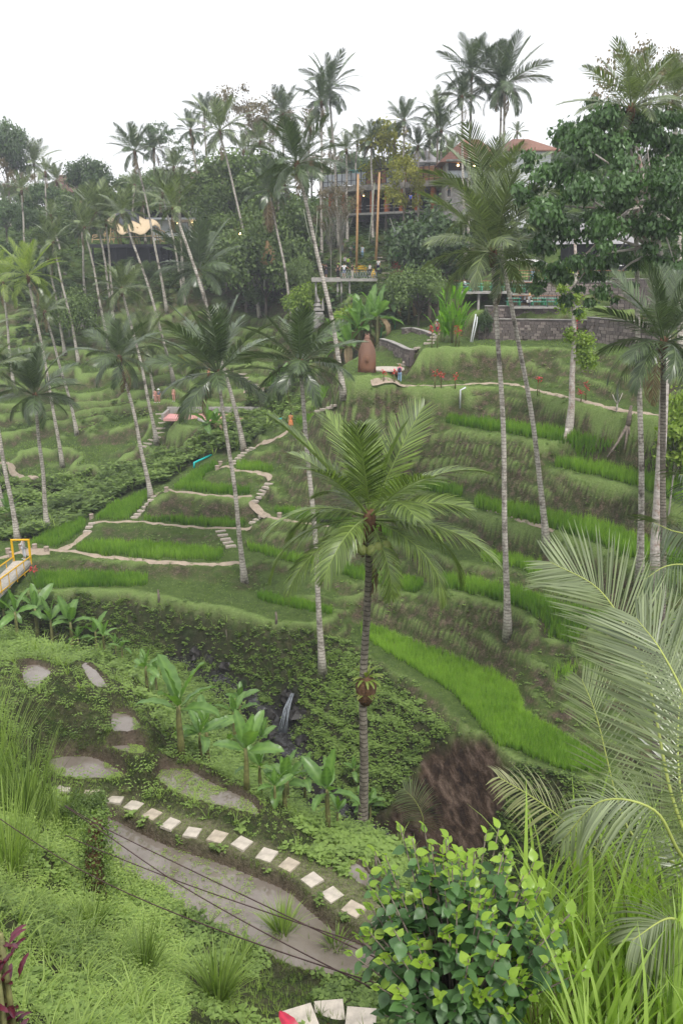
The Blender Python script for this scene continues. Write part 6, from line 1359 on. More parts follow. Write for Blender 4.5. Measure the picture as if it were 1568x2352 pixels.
# ------------------------------------------------------------------ bamboo pavilion on its black deck
pv = Pd(300, 140, 2.5); sc_ = .0748
def q(u, v, dy=0): p = Dd(u, v, 140+dy); return p-pv
e = empty('bamboo_pavilion', tuple(pv), 'bamboo pavilion with a wavy pale roof on a black deck', 'pavilion')
x0, x1 = q(207, 558)[0], q(396, 558)[0]
MB().box(((x0+x1)/2, 4, -.25), (x1-x0, 8.5, .5)).build('deck', m_deckblack, e)
for i in range(8): MB().box((x0+.3+(x1-x0-.6)*i/7, .2, -2.9), (.25, .25, 5.2)).build('deck_post', m_deckblack, e)
MB().box(((x0+x1)/2+.8, 3.5, -2.6), (x1-x0-3.5, 5.5, 4.4)).build('under_wall', m_deckblack, e)
m = MB(); m.bar((x0, .1, -3.), (x1, .1, -3.), .1); m.bar((x0, 0, 1.0), (x1, 0, 1.0), .05); m.build('brace', m_deckblack, e)
fe = [(240,524),(244,516),(250,513),(258,516),(266,525),(275,536),(283,538),(292,533),(302,531),(312,534),(322,538),(332,536),(342,526),(350,518),(356,515),(364,519),(370,528)]
be_ = [(250,505),(258,500),(266,494),(274,488),(280,484),(286,482),(292,481),(298,484),(304,486),(312,490),(320,496),(328,500),(334,504),(342,506),(350,508),(358,512),(366,520)]
V = []; ns = len(fe); R_ = 9
for j in range(R_):
    f = j/(R_-1)
    for i in range(ns):
        a = q(*fe[i], dy=0); b = q(*be_[i], dy=7); V.append(a*(1-f)+b*f+np.array([0, 0, .5*math.sin(math.pi*f)]))
F = [(j*ns+i, j*ns+i+1, (j+1)*ns+i+1, (j+1)*ns+i) for j in range(R_-1) for i in range(ns-1)]
n0 = len(V); V2 = V+[p-np.array([0, 0, .18]) for p in V]; F2 = F+[tuple(n0+k for k in f[::-1]) for f in F]+[(i+1, i, n0+i, n0+i+1) for i in range(ns-1)]
obj('roof', mesh('roof', V2, F2, plain('bamboo_shingle', (.60, .47, .31), .7, .18, 14, .03)), e)
sel = [(j, i) for j in range(R_-1) for i in range(ns-1) if (j >= 5 and i < 10) or (j >= 2 and 3 <= i < 8) or (j >= 3 and 3 <= i < 10)]
Fm = [F[j*(ns-1)+i] for j, i in sel]; obj('roof_cover', mesh('roof_cover', [p+np.array([0, 0, .07]) for p in V], Fm, m_membrane), e)
m = MB()
for u in (262, 268, 300, 306, 312, 345, 352, 358):
    a = q(u+(-4 if u % 2 else 4), 556); m.bar(np.array([a[0], 2, 0]), np.array([q(u, 530)[0], 1.2, 2.6]), .09)
tag(m.build('roof_column', m_bamboo, e), kind='stuff')
m = MB(); rr = random.Random(2)
for (a, b) in [((214,540),(262,540)),((216,546),(250,534)),((206,550),(262,551)),((250,523),(262,558)),((246,530),(262,528)),((262,545),(372,541)),((245,520),(240,556)),((360,530),(375,530)),((352,522),(378,532)),((348,540),(378,556)),((378,530),(378,557)),((214,540),(212,557)),((232,538),(230,557)),((262,520),(262,557)),((255,524),(252,557)),((256,549),(264,549)),((256,542),(264,542)),((240,533),(262,536)),((370,528),(370,557))]:
    m.bar(q(*a, dy=rr.uniform(-.3, 1.5)), q(*b, dy=rr.uniform(-.3, 1.5)), .07, 5)
m.build('scaffold', m_bamboo, e)
# white building behind
def house(name, u0, u1, vt, vb, d, dep, label, mat, rows, roof=None, rh=1.6, over=.7, group=None, wmat=m_glass, zb=None):
    a = Dd(u0, vb, d); b = Dd(u1, vb, d); zt = Dd(u0, vt, d)[2]; w = b[0]-a[0]; h = zt-a[2]; e = empty(name, tuple(a), label, 'building', group)
    hb_ = 0 if zb is None else zb-a[2]
    MB().box((w/2, dep/2, (h+hb_)/2), (w, dep, h-hb_)).build('wall', mat, e)
    for (f0, f1, g0, g1, mm) in rows:
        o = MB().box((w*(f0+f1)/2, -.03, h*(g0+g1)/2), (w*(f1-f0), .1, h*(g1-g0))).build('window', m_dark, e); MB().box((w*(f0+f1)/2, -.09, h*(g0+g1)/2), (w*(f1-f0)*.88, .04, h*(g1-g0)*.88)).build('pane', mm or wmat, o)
    if roof:
        m = MB(); x0, x1, y0, y1 = -over, w+over, -over, dep+over; r_ = min(w, dep)/2
        m.add([(x0, y0, h), (x1, y0, h), (x1, y1, h), (x0, y1, h), (x0+r_, (y0+y1)/2, h+rh), (x1-r_, (y0+y1)/2, h+rh), (x0, y0, h-.12), (x1, y0, h-.12), (x1, y1, h-.12), (x0, y1, h-.12)], [(0, 1, 5, 4), (1, 2, 5), (2, 3, 4, 5), (3, 0, 4), (0, 6, 7, 1), (1, 7, 8, 2), (2, 8, 9, 3), (3, 9, 6, 0), (6, 9, 8, 7)]); m.build('roof', roof, e)
    return e, w, h
e, w, h = house('white_building', 352, 455, 505, 540, 151, 6, 'low white building with big windows behind the bamboo pavilion', m_white, [(.42, .60, .15, .85, None), (.64, .8, .15, .85, None), (.86, .97, .0, .5, m_brick)], None, zb=2); MB().box((w/2, 2, h+.15), (w+1.5, 6.5, .3)).build('roof', m_grey, e)
for f in (.57, .9): MB().ball((w*f, -.2, h*.8), .14).build('lamp', m_lamp, e)
house('dark_building', 330, 420, 462, 500, 160, 6, 'dark roofed building above the white one', m_dark, [], m_membrane, 1.2, zb=3)
house('small_hut', 118, 172, 442, 470, 184, 6, 'distant hut with a steep brown tiled roof', m_conc, [(.3, .5, .2, .7, None)], m_tileb, 3.6, 1.0, zb=6)
house('long_house', 420, 505, 412, 436, 176, 6, 'long dark red roofed house behind the left palms', m_grey, [(.2, .35, .2, .8, None), (.6, .75, .2, .8, None)], m_tileb, 2.0, zb=7)
# restaurant building with orange columns
A = Pd(742, 136, 6.7); B = Pd(1046, 121, 6.7); v_ = (B-A); L = float(np.linalg.norm(v_)); ang = math.atan2(v_[1], v_[0])
e = empty('restaurant', tuple(A), 'long open restaurant with orange columns under a screened roof terrace', 'building', None, ang)
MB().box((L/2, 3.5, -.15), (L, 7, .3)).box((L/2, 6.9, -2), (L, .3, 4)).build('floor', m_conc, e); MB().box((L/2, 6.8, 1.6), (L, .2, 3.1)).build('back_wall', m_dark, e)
MB().box((L/2, 3.2, 3.35), (L+.4, 7.6, .75)).build('roof_slab', plain('stained_concrete', (.27, .25, .22), .95, .45, 1.1, .02), e)
for i in range(9):
    MB().box((L*(i+.5)/9, .35, 1.5), (.55, .55, 3.0)).build('column', m_brick, e)
    if i % 2 == 0: o = MB().lathe([(.16, 0), (.05, .2)], (L*(i+.9)/9, .2, 2.4), 8).build('lamp_shade', m_wooddk, e); MB().ball((L*(i+.9)/9, .2, 2.38), .09).build('bulb', m_lamp, e)
for k in range(9): MB().box((L*(k+.5)/9, .1, .95), (L/9-.7, .08, .08)).box((L*(k+.5)/9, .1, .5), (L/9-.7, .08, .06)).build('balustrade', m_conc, e)
for i in range(26):
    x = L*(i+.5)/26; mt = m_grey if i < 9 else (m_wood if i in (9, 10, 11, 12, 17, 18, 19, 20, 21) else plain('wood_panel', (.34, .19, .11), .7, .3, 6) if i == 16 else m_wood if i > 15 else m_grey)
    MB().box((x, .1, 4.7), (L/26-.09, .06, 1.9 if i > 15 else 1.6)).build('screen_panel', mt, e)
m = MB(); [m.box((L*i/26, .05, 4.75), (.07, .1, 2.1)) for i in range(27)]; m.box((L/2, .05, 5.75), (L, .1, .08)); m.box((L/2, .05, 4.5), (L, .1, .05)); m.build('screen_frame', m_deckblack, e)
# orange roofed villa and grey roofed house
e, w, h = house('orange_roofed_villa', 1024, 1150, 372, 412, 118, 8, 'open sided villa with an orange tiled roof', m_conc, [(.03, .35, .05, .95, m_dark), (.4, .62, .05, .95, m_dark), (.66, .96, .05, .95, m_dark)], m_tile, 3.2, 1.0, zb=5)
for f in (.38, .64): MB().box((w*f, -.5, h*.5), (.18, .18, h)).build('post', m_wood, e)
MB().box((w*.4, -.9, .9), (w*.8, .08, .1)).box((w*.4, -.9, .45), (w*.8, .05, .7)).build('railing', m_grey, e); MB().box((w*.45, -.9, h+.05), (w*.95, 1.6, .22)).build('eave', m_conc, e)
for f in (.2, .5, .8): MB().ball((w*f, -.3, h*.8), .12).build('lamp', m_lamp, e)
house('white_villa', 1150, 1262, 346, 402, 114, 9, 'white walled villa with a steep orange roof behind the tall palm', m_white, [(.06, .3, .5, .7, m_dark)], m_tile, 1.9, 1.0, zb=4)
house('grey_roofed_house', 936, 1000, 372, 392, 138, 6, 'pale house with a grey shingle roof behind the wooden screens', m_white, [(.6, .8, .2, .8, None)], m_tileg, 2.3, .6, zb=9)
o = MB().box((0, 0, 1), (.9, .1, .8)).build('banner', m_cloth_r, None, loc=tuple(Dd(712, 392, 140))); tag(o, 'small red and white banner behind the leaning palm crown', 'banner')
# playful fence and shade on roof terrace
m = MB(); a = Dd(802, 392, 133)
for i in range(14): m.box(a+np.array([i*.28, 0, -.5]), (.09, .09, 1.3))
o = m.build('coloured_fence', m_teal, None); tag(o, 'little coloured fence on the left roof terrace', 'fence')
# bamboo swing poles, ropes
for k, (ut, vt, ub, vb, lab, r0) in enumerate([(822,400,818,592,'left orange bamboo pole of the swing frame',.16),(871,396,862,586,'right orange bamboo pole of the swing frame',.16)]):
    b = gat(ub, 117); t_ = Dd(ut, vt, 117); tag(MB().tube([b-np.array([0, 0, .3]), (b+t_)/2, t_], [r0*1.1, r0, r0*.8], 9).build('bamboo_pole', m_bamboo_o, None, True), lab, 'pole')
for k, (a, b, lab) in enumerate([((697,480),(716,560),'long swing rope hanging by the leaning palm'),((729,485),(724,552),'second swing rope right of the first'),((895,500),(916,548),'vine wound rope running down to the stone bowl'),((860,420),(846,560),'vine wound rope left of the right bamboo pole')]):
    pa = Dd(*a, 118 if k < 2 else 115); pb = Dd(*b, 116 if k < 2 else 111); tag(MB().tube([pa, (pa+pb)/2-np.array([0, 0, .4]), pb], .04, 6).build('swing_rope', plain('rope', (.28, .3, .22), .8, .4, 8) if k == 0 else bpy.data.materials['rope'], None, True), lab, 'rope')
# stone bowl nest on its platform
p = Dd(930, 545, 110); e = empty('stone_bowl', tuple(p), 'big grey bowl shaped nest seat on a round platform', 'bowl seat')
MB().lathe([(.35, -.9), (1.2, -.75), (1.68, -.1), (1.72, .35), (1.5, .75), (1.2, .95), (.9, 1.02), (.85, .9), (1.2, .4), (.8, -.3), (.1, -.5)], (0, 0, .25), 24).build('bowl', m_pot, e, True)
MB().lathe([(.2, -1.0), (2.6, -.9), (2.65, -.75), (.2, -.7)], (0, 0, 0), 20).build('platform', m_deckblack, e); m = MB()
for a in (0, 2.1, 4.2): m.bar((1.9*math.cos(a), 1.9*math.sin(a), -.95), (.2*math.cos(a), .2*math.sin(a), -2.6), .1)
m.bar((0, 0, -2.4), (0, 0, -4.4), .16); m.build('support', m_deckblack, e); MB().ball((0, 0, 1.5), (.18, .18, .35)).bar((0, 0, .5), (0, 0, 1.3), .06).build('finial', m_wooddk, e, True)
# hanging woven nest
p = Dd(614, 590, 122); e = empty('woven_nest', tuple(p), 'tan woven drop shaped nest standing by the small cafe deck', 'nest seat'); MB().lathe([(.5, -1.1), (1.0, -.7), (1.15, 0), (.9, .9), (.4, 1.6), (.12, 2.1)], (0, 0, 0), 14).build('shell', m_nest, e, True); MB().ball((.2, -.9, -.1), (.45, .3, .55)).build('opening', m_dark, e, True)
# boat shaped wooden deck
p = Dd(898, 630, 108); e = empty('boat_deck', tuple(p), 'brown boat shaped viewing deck with two visitors in it', 'boat deck'); V = []; N = 9
for s in (-1, 1):
    for i in range(N):
        f = i/(N-1); x = f*3.6; w = .9*math.sin(math.pi*min(1, .25+f*.75))**.6+.02; top = 1.25-1.0*f+.9*f*f+ (.3 if f == 0 else 0); V += [(x, s*w, top), (x, s*w*.8, -.35+.25*f*f)]
F = []
for s in (0, 1):
    o_ = s*N*2; F += [(o_+2*i, o_+2*i+1, o_+2*i+3, o_+2*i+2) for i in range(N-1)]
F += [(0, 1, N*2+1, N*2)]+[(2*i+1, 2*i+3, N*2+2*i+3, N*2+2*i+1) for i in range(N-1)]
hm = mesh('hull', V, F, m_wood, smooth=False); ho = obj('hull', hm, e); so_ = ho.modifiers.new('s', 'SOLIDIFY'); so_.thickness = .08
m = MB(); [m.bar((x, y, -.4), (x, y, -2.2), .08) for x in (.8, 2.6) for y in (-.5, .5)]; m.build('support_post', m_deckblack, e)
# walkway with lattice rail
def lattice(e, L, n, mat):
    m = MB(); [m.bar((L*i/n, .05, .08), (L*(i+1)/n, .05, .95), .02, 4) for i in range(n)]; [m.bar((L*(i+1)/n, .05, .08), (L*i/n, .05, .95), .02, 4) for i in range(n)]; m.build('lattice', mat, e)
D4 = deck('viewing_walkway', 715, 782, 108, -2.0, 2.6, 'concrete walkway at the left where visitors take photos', post=[.15, .9], zg=-5, rail=False, th=.45)
D5 = deck('viewing_walkway', 782, 866, 108, -2.1, 2.4, 'railed walkway above the banana clump', post=[.02, .25], zg=-5, th=.3, rail=False)
for i in range(5): MB().box((D5[4]*i/4, .05, .5), (.07, .07, 1.1)).build('post', m_deckblack, D5[0])
MB().box((D5[4]/2, .05, 1.02), (D5[4], .08, .06)).build('top_rail', m_deckblack, D5[0]); lattice(D5[0], D5[4], 14, m_grey)
D6 = deck('cafe_deck', 545, 582, 130, 2.3, 3, 'small cafe deck with white rail and hanging lamps', rail=True, railm=m_white)
D7 = deck('cafe_deck', 560, 650, 124, -.1, 3.2, 'long dark cafe deck above the woven nest', rail=True, post=[.1, .5, .9], zg=-4)
for k, u in enumerate((552, 566, 590)):
    p = Dd(u, 537, 128); e = empty('hanging_lamp', tuple(p), ['left','middle','right'][k]+' hanging lamp lit above the small cafe deck', 'lamp'); MB().ball((0, 0, 0), .17).build('bulb', m_lamp, e); MB().bar((0, 0, .1), (0, 0, 1.8), .03).build('cord', m_deckblack, e)
# small temple pinnacle, bench, sandwich board, bin
p = gat(733, 109); e = empty('stone_shrine', tuple(p), 'grey carved stone shrine pillar at the left end of the walkway', 'shrine'); MB().box((0, 0, .5), (1.3, 1, 1.6)).box((0, 0, 1.5), (1.0, .8, .3)).box((0, 0, 1.9), (1.25, .9, .18)).build('base', m_conc, e)
MB().lathe([(.5, 1.9), (.35, 2.3), (.55, 2.4), (.25, 2.8), (.4, 2.9), (.12, 3.4), (.02, 3.9)], (-.2, 0, 0), 6).lathe([(.2, 1.9), (.1, 2.8), (.02, 3.3)], (.45, 0, 0), 6).build('spire', m_conc, e)
p = gat(827, 117); e = empty('garden_bench', tuple(p), 'yellow slatted garden bench under the bamboo poles', 'bench')
for i in range(5): MB().box((0, -.25+.12*i, .48), (1.7, .09, .04)).build('slat', m_yellow, e)
for i in range(4): MB().box((0, .3, .65+.17*i), (1.7, .04, .1)).build('back_slat', m_yellow, e)
for x in (-.75, .75): MB().box((x, 0, .25), (.07, .6, .5)).box((x, .3, .8), (.07, .07, .8)).build('leg', m_yellow, e)
p = gat(857, 115); e = empty('yellow_sign', tuple(p), 'yellow folding floor sign beside the visitor in white', 'sign'); m = MB(); m.add([(-.35, -.3, 0), (.35, -.3, 0), (.1, 0, 1.1), (-.1, 0, 1.1), (-.35, .3, 0), (.35, .3, 0)], [(0, 1, 2, 3), (5, 4, 3, 2), (0, 3, 4), (1, 5, 2)]); m.build('board', m_yellow, e)
p = gat(872, 116); tag(MB().lathe([(.25, 0), (.3, .6), (.32, .7)], (0, 0, 0), 10).build('bin', m_deckblack, None, False, tuple(p)), 'black bin right of the visitor in white', 'bin')
tag(MB().box((0, 0, 1.2), (1.0, .08, 1.6)).box((-.45, 0, .2), (.07, .07, .8)).box((.45, 0, .2), (.07, .07, .8)).build('green_sign', m_green, None, False, tuple(gat(912, 119))), 'green sign board above the stone bowl', 'sign')
# ------------------------------------------------------------------ people
skin_c = [(.45, .27, .19), (.30, .17, .11), (.55, .35, .26)]; PMAT = {}
def pm(c, rough=.8):
    k = tuple(c)
    if k not in PMAT: PMAT[k] = plain('cloth', c, rough, .12, 8)
    return PMAT[k]
def skinned(name, nodes, edges, rads, mat, parent, root=0, sub=1):
    me = bpy.data.meshes.new(name); me.from_pydata([tuple(n) for n in nodes], edges, []); o = obj(name, me, parent)
    md = o.modifiers.new('k', 'SKIN'); md.use_smooth_shade = True
    for i, r_ in enumerate(rads): me.skin_vertices[0].data[i].radius = r_ if hasattr(r_, '__len__') else (r_, r_)
    me.skin_vertices[0].data[root].use_root = True
    o.modifiers.new('s', 'SUBSURF').levels = sub; o.modifiers['s'].render_levels = sub; me.materials.append(mat); return o
def person(base, face, label, top, bottom, pose='stand', hair=(.02, .015, .012), skin=0, h=1.7, long_=False, hat=None, dress=False, longhair=False, fingers=False, shorts=False, bag=None):
    s = h/1.72; e = empty('person', tuple(base), label, 'person', None, face); e.scale = (s, s, s)
    J = dict(pel=(0, 0, .93), waist=(0, 0, 1.06), chest=(0, .0, 1.28), neck=(0, 0, 1.45), hb=(0, .01, 1.52), hd=(0, .015, 1.60), ht=(0, 0, 1.68))
    for sd, n in ((-1, 'l'), (1, 'r')):
        J[n+'sh'] = (sd*.17, 0, 1.39); J[n+'el'] = (sd*.24, -.02, 1.12); J[n+'wr'] = (sd*.25, .06, .88); J[n+'hp'] = (sd*.09, 0, .89); J[n+'kn'] = (sd*.10, .02, .49); J[n+'an'] = (sd*.10, -.02, .09); J[n+'to'] = (sd*.12, .14, .035)
    if pose == 'walk': J['lkn'] = (-.09, .16, .52); J['lan'] = (-.09, .22, .11); J['lto'] = (-.1, .37, .08); J['rkn'] = (.09, -.02, .5); J['ran'] = (.09, -.24, .14); J['rto'] = (.1, -.12, .04); J['lwr'] = (-.22, -.16, .92); J['rwr'] = (.22, .2, .95)
    if pose == 'photo': J['lel'] = (-.2, .2, 1.25); J['lwr'] = (-.08, .38, 1.45); J['rel'] = (.2, .2, 1.25); J['rwr'] = (.08, .38, 1.45)
    if pose == 'selfie': J['lel'] = (-.38, .12, 1.45); J['lwr'] = (-.55, .22, 1.62); J['rel'] = (.2, .12, 1.15); J['rwr'] = (.02, .22, 1.2)
    if pose == 'wide': J['lel'] = (-.42, 0, 1.2); J['lwr'] = (-.62, .05, 1.05); J['rel'] = (.42, 0, 1.2); J['rwr'] = (.62, .05, 1.02)
    if pose == 'sit':
        for k in ('pel', 'waist', 'chest', 'neck', 'hb', 'hd', 'ht'): J[k] = (J[k][0], J[k][1]+(.08 if k in ('chest', 'neck') else .12 if k in ('hb', 'hd', 'ht') else 0), J[k][2]-.45)
        for n, sd in (('l', -1), ('r', 1)):
            J[n+'sh'] = (sd*.17, .08, .94); J[n+'el'] = (sd*.22, .18, .70); J[n+'wr'] = (sd*.12, .38, .62); J[n+'hp'] = (sd*.09, 0, .45); J[n+'kn'] = (sd*.12, .42, .5); J[n+'an'] = (sd*.13, .44, .09); J[n+'to'] = (sd*.14, .58, .035)
    J = {k: np.array(v) for k, v in J.items()}
    N = ['pel', 'waist', 'chest', 'neck', 'hb', 'hd', 'ht']; R = [(.135, .10), (.12, .09), (.15, .10), .05, .055, (.078, .09), .055]; E = [(i, i+1) for i in range(6)]; P = [J[k] for k in N]
    def add(p, r_, a): P.append(np.array(p)); R.append(r_); E.append((a, len(P)-1)); return len(P)-1
    for n in 'lr':
        a = add(J[n+'sh'], .058, 2); a = add((J[n+'sh']+J[n+'el'])/2, .046, a); a = add(J[n+'el'], .038, a); w = add(J[n+'wr'], .026, a)
        d = J[n+'wr']-J[n+'el']; d /= np.linalg.norm(d); pa = add(J[n+'wr']+d*.055, (.03, .018), w)
        if fingers:
            sdv = np.cross(d, [0, 0, 1.]); sdv = sdv/np.linalg.norm(sdv) if np.linalg.norm(sdv) > .1 else np.array([0, 1., 0])
            for fi, (off, ln) in enumerate([(-.024, .062), (-.008, .072), (.008, .068), (.024, .052)]):
                k_ = add(J[n+'wr']+d*.085+sdv*off, .0085, pa); k_ = add(J[n+'wr']+d*(.085+ln*.6)+sdv*off*1.1, .008, k_); add(J[n+'wr']+d*(.085+ln)+sdv*off*1.1+np.array([0, .01, -.012]), .006, k_)
            k_ = add(J[n+'wr']+d*.04+sdv*.038, .010, pa); add(J[n+'wr']+d*.075+sdv*.058, .008, k_)
        else: add(J[n+'wr']+d*.13, (.022, .012), pa)
        a = add(J[n+'hp'], .085, 0); a = add((J[n+'hp']+J[n+'kn'])/2, .075, a); a = add(J[n+'kn'], .055, a); a = add((J[n+'kn']*.6+J[n+'an']*.4), .054, a); a = add(J[n+'an'], .036, a); add(J[n+'to'], (.04, .028), a)
    skinned('body', P, E, R, pm(skin_c[skin], .6), e)
    # clothes: same joints, a little fuller
    P2 = [J['pel'], J['waist'], J['chest'], J['neck']-np.array([0, 0, .03])]; R2 = [(.155, .12), (.14, .115), (.172, .125), .075]; E2 = [(0, 1), (1, 2), (2, 3)]
    for n in 'lr':
        P2 += [J[n+'sh'], (J[n+'sh']+J[n+'el'])/2 if not long_ else J[n+'el'], ]; R2 += [.075, .06]; k = len(P2); E2 += [(2, k-2), (k-2, k-1)]
        if long_: P2.append(J[n+'wr']); R2.append(.04); E2.append((k-1, k))
    skinned('shirt', P2, E2, R2, pm(top), e)
    if dress:
        MB().lathe([(.17, J['pel'][2]+.05), (.20, J['pel'][2]-.1), (.26, .55), (.28, .42), (.26, .42)], (0, 0, 0), 14).build('skirt', pm(bottom), e, True)
    else:
        P3 = [J['pel']]; R3 = [(.158, .125)]; E3 = []
        for n in 'lr':
            P3 += [J[n+'hp'], (J[n+'hp']+J[n+'kn'])/2, J[n+'kn']*.9+(J[n+'hp'])*.1]; R3 += [.105, .096, .082]; k = len(P3); E3 += [(0, k-3), (k-3, k-2), (k-2, k-1)]
            if not shorts: P3.append(J[n+'an']+np.array([0, 0, .04])); R3.append(.06); E3.append((k-1, k))
        skinned('trousers', P3, E3, R3, pm(bottom), e)
    hd = J['hd']; m = MB().ball(hd+np.array([0, -.02, .035]), (.092, .105, .10))
    if longhair: m.tube([hd+np.array([0, -.07, .02]), hd+np.array([0, -.11, -.15]), hd+np.array([0, -.12, -.36])], [.08, .085, .03], 8)
    m.build('hair', pm(hair), e, True)
    if hat: MB().lathe([(.20, 0), (.19, .02), (.105, .03), (.10, .10), (.05, .13)], tuple(hd+np.array([0, 0, .045])), 14).build('hat', pm(hat), e, True)
    m = MB().ball(hd+np.array([0, .10, -.005]), (.014, .022, .022)); [m.ball(hd+np.array([x, .018, -.0]), (.014, .02, .03)) for x in (-.09, .09)]; m.build('nose_and_ears', pm(skin_c[skin], .6), e, True)
    m = MB(); [m.ball(hd+np.array([x, .088, .02]), (.013, .008, .009)) for x in (-.033, .033)]; m.ball(hd+np.array([0, .088, -.045]), (.026, .008, .007)); m.build('eyes_and_mouth', pm((.05, .02, .02)), e, True)
    m = MB(); [m.ball(J[n+'to']+np.array([0, -.03, 0]), (.05, .12, .04)) for n in 'lr']; m.build('shoes', pm((.6, .6, .6) if skin != 1 else (.05, .05, .05)), e, True)
    if bag: MB().ball(J['chest']+np.array([0, -.2, -.08]), (.15, .1, .22)).build('backpack', pm(bag), e, True)
    return e
K = (.02, .02, .025); WH = (.72, .72, .74); SKY = (.28, .42, .6)
G = lambda u, v: hit(u, v)
person(G(58, 1284), 2.4, 'person in pale clothes on the dirt landing holding a phone up by the yellow gate', (.6, .6, .63), (.58, .60, .66), 'selfie', long_=True, longhair=True, fingers=True, h=1.66)
person(G(668, 986), 3.0, 'woman in an orange dress walking down the ridge path', (.75, .30, .12), (.72, .26, .10), 'walk', dress=True, longhair=True, fingers=True, h=1.62)
person(W(917, 880, -9.95), -.1, 'woman in pink top and light blue trousers photographing near the statue', (.72, .25, .36), SKY, 'photo', hair=(.35, .2, .09), fingers=True, h=1.62, bag=(.05, .04, .08))
person(Dd(932, 842, 79.3), 1.9, 'woman in black sitting on the concrete steps', K, K, 'sit', longhair=True, shorts=True, fingers=True)
person(Dd(1003, 772, 82), .6, 'person with a white cap bending over red plants by the steps', WH, (.2, .1, .2), 'stand', hat=(.8, .8, .8), h=1.5)
person(Pd(1194, 83.6, -4.15), .9, 'man in a dark shirt sitting at the left of the lower deck group', (.03, .035, .06), (.04, .04, .06), 'sit', shorts=True)
person(Pd(1203, 84.3, -4.15), -1.5, 'guest with a black cap sitting behind the lower deck table', (.5, .5, .52), K, 'sit', hat=K)
person(Pd(1213, 83.6, -4.15), -1.2, 'blond woman in white sitting on the lower deck', (.7, .68, .66), (.75, .72, .7), 'sit', hair=(.5, .33, .15), longhair=True, shorts=True)
person(Pd(1140, 85.3, -2.85), 3.0, 'man standing at the rail of the left deck', (.06, .08, .14), (.4, .37, .33), 'photo')
person(Pd(1068, 86.6, -2.85), 1.0, 'guest in white sitting on the left deck', WH, (.1, .1, .1), 'sit', longhair=True)
person(Pd(1080, 86.8, -2.85), -1.0, 'guest with dark hair sitting on the left deck', (.5, .35, .3), (.1, .1, .1), 'sit')
person(Pd(1222, 90.5, -1.95), 2.5, 'staff member in a pale green shirt on the upper deck', (.55, .62, .45), (.35, .5, .6), 'walk')
person(Pd(1330, 91, -1.95), 2.8, 'guest with a red top on the upper deck', (.5, .05, .05), K, 'stand')
def GP(u, d): return gat(u, d)
person(Pd(749, 109, -2.0), 1.2, 'visitor in black posing on the left end of the walkway', K, (.02, .02, .03), 'selfie', h=1.7, dress=True)
person(Pd(738, 109.2, -2.0), -1.2, 'visitor in a white shirt beside the stone shrine', (.62, .62, .66), K, 'stand')
person(Pd(790, 109, -2.05), 3.0, 'man in a white shirt leaning with spread arms on the walkway rail', (.70, .70, .72), (.16, .2, .32), 'wide', shorts=True, h=1.8)
person(Pd(776, 109.5, -2.05), 2.8, 'woman in black left of the man in white on the walkway', K, K, 'stand', longhair=True)
person(Pd(809, 109, -2.05), 2.2, 'person in a black top and long cream skirt on the walkway', K, (.65, .58, .48), 'stand', h=1.75, shorts=False)
person(Pd(849, 110, -1.9), 2.5, 'person in black and white near the plants on the walkway', (.6, .6, .6), K, 'walk', longhair=True, h=1.6)
person(GP(868, 116), 2.9, 'man in a white shirt and navy shorts by the yellow sign', WH, (.03, .04, .1), 'stand', shorts=True, h=1.85)
person(GP(777, 121), 2.6, 'left guide in a lime shirt', (.30, .62, .05), K, 'stand'); person(GP(799, 121), 2.9, 'right guide in a lime shirt', (.32, .65, .05), K, 'stand'); person(GP(792, 122), 3.3, 'visitor in grey between the guides in lime', (.5, .5, .55), K, 'stand')
person(GP(832, 123), 3., 'visitor in light blue with a bag under the swing ropes', (.4, .5, .6), SKY, 'stand', bag=K); person(GP(805, 125), 2.5, 'visitor in white further up behind the guides', WH, (.2, .2, .25), 'stand'); person(GP(812, 125.5), -2.5, 'visitor in green further up behind the guides', (.04, .3, .18), (.1, .1, .1), 'stand')
person(GP(714, 117), 2.4, 'person in a long black dress and white cap on the left steps', K, K, 'stand', hat=(.7, .7, .7), h=1.7); person(GP(892, 112), 2.8, 'visitor in black stepping down the red steps', K, K, 'walk')
person(Dd(909, 616, 108)-np.array([0, 0, .55]), 3.1, 'visitor in a red shirt inside the boat deck', (.72, .06, .07), K, 'stand', h=1.6); person(Dd(936, 622, 108)-np.array([0, 0, .6]), 2.8, 'visitor in a yellow shirt inside the boat deck', (.72, .62, .06), K, 'stand', h=1.5)
person(GP(786, 128), 2.8, 'distant visitor in pink between the trunks', (.55, .3, .3), (.3, .3, .35), 'stand'); person(Dd(955, 520, 121)-np.array([0, 0, .6]), 3., 'visitor in white near the big bowl', WH, (.3, .3, .3), 'stand')
person(Pd(942, 120, 6.9), 3, 'guest in blue inside the open restaurant', (.05, .12, .55), K, 'stand'); person(GP(400, 104), 2.9, 'couple member in peach on the left path landing', (.65, .35, .28), (.6, .3, .25), 'stand'); 
person(hit(366, 925), 2.9, 'visitor with a white hat on the left valley path', (.15, .18, .25), (.5, .25, .2), 'stand', hat=(.75, .75, .75)); person(hit(358, 925), 2.7, 'woman with dark hair beside the white hatted visitor', (.6, .3, .26), (.6, .3, .26), 'stand', longhair=True); person(hit(480, 872), 2.9, 'visitor in orange by the bench on the left valley path', (.6, .28, .15), (.3, .15, .1), 'stand')
person(Pd(1030, 117.0, 7.8), 3.0, 'person leaning on the villa balcony', (.08, .08, .12), K, 'stand')
for k in range(5): person(Pd(566+k*16, 125.6, -.1), 2.8+.4*k, ['cafe guest in red','cafe guest in dark blue','cafe guest in white','cafe guest in grey','cafe guest in pink'][k]+' on the long dark deck', [(.5, .08, .07), (.05, .07, .2), WH, (.3, .3, .3), (.6, .3, .35)][k], K, 'sit')
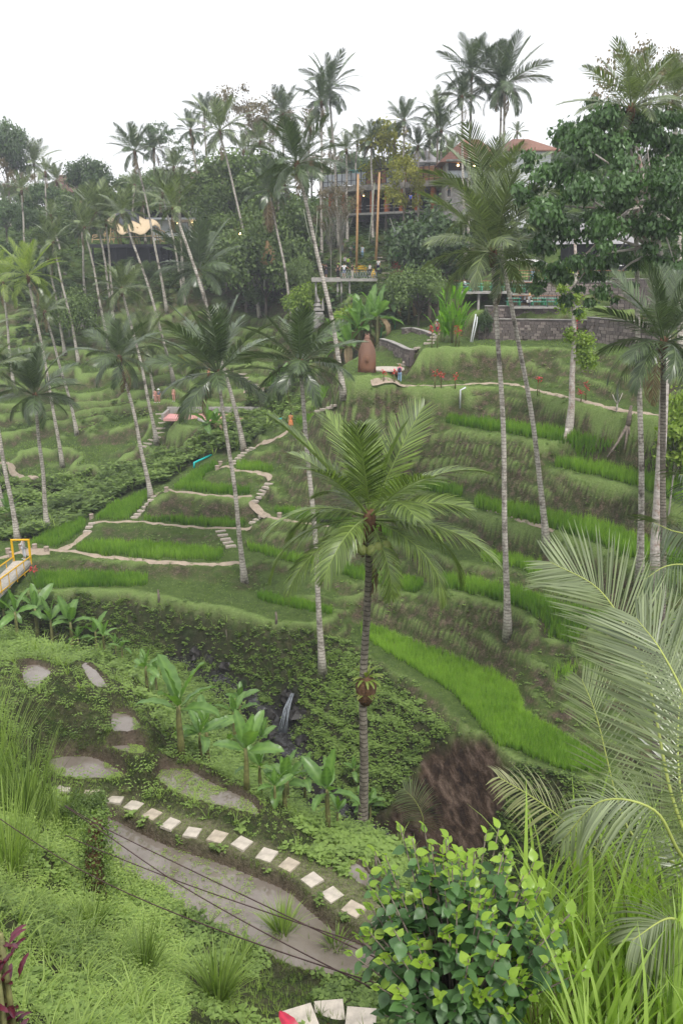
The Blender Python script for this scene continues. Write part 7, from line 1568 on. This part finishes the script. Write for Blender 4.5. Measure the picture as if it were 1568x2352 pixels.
for k in range(3): person(GP(120+k*11, 138), 2.8, ['left','middle','right'][k]+' visitor on the hazy path left of the pavilion', [WH, K, (.3, .6, .1)][k], K, 'stand')
# ------------------------------------------------------------------ the black dog
p = hit(745, 1208); e = empty('dog', tuple(p), 'black dog walking along the edge of the rice strip', 'dog', None, math.radians(-15))
N = [(0, 0, .42), (.18, 0, .43), (.33, 0, .44), (.46, 0, .50), (.56, 0, .52), (.66, 0, .47), (-.22, 0, .42), (-.34, 0, .50), (-.46, 0, .44)]; R = [(.09, .11), (.10, .12), (.10, .13), .075, .062, .03, (.09, .10), .022, .012]; E = [(0, 1), (1, 2), (2, 3), (3, 4), (4, 5), (0, 6), (6, 7), (7, 8)]
def lg(par, chain, rr):
    a = par
    for c_, r_ in zip(chain, rr): N.append(c_); R.append(r_); E.append((a, len(N)-1)); a = len(N)-1
for s, o_ in ((-.07, .05), (.07, -.05)):
    lg(2, [(.30+o_, s, .34), (.31+o_, s, .20), (.32+o_, s, .04), (.36+o_, s, .02)], [.05, .03, .02, .024]); lg(6, [(-.22-o_, s, .34), (-.18-o_, s, .24), (-.29-o_, s, .15), (-.26-o_, s, .03), (-.22-o_, s, .02)], [.065, .04, .024, .018, .024])
m_dog = pm((.014, .013, .014), .6); skinned('body', N, E, R, m_dog, e); MB().ball((.52, -.05, .58), (.025, .015, .05)).ball((.52, .05, .58), (.025, .015, .05)).build('ear', m_dog, e, True)
# ------------------------------------------------------------------ air
mh_ = bpy.data.materials.new('haze'); mh_.use_nodes = True; tt_ = mh_.node_tree; tt_.nodes.clear(); pvn = tt_.nodes.new('ShaderNodeVolumePrincipled'); on = tt_.nodes.new('ShaderNodeOutputMaterial'); tt_.links.new(pvn.outputs[0], on.inputs['Volume'])
pvn.inputs['Color'].default_value = (.86, .90, 1, 1); pvn.inputs['Density'].default_value = .00065; pvn.inputs['Anisotropy'].default_value = .2
hz = MB().box((0, 150, 14), (660, 560, 98)).build('haze', mh_); tag(hz, kind='stuff')
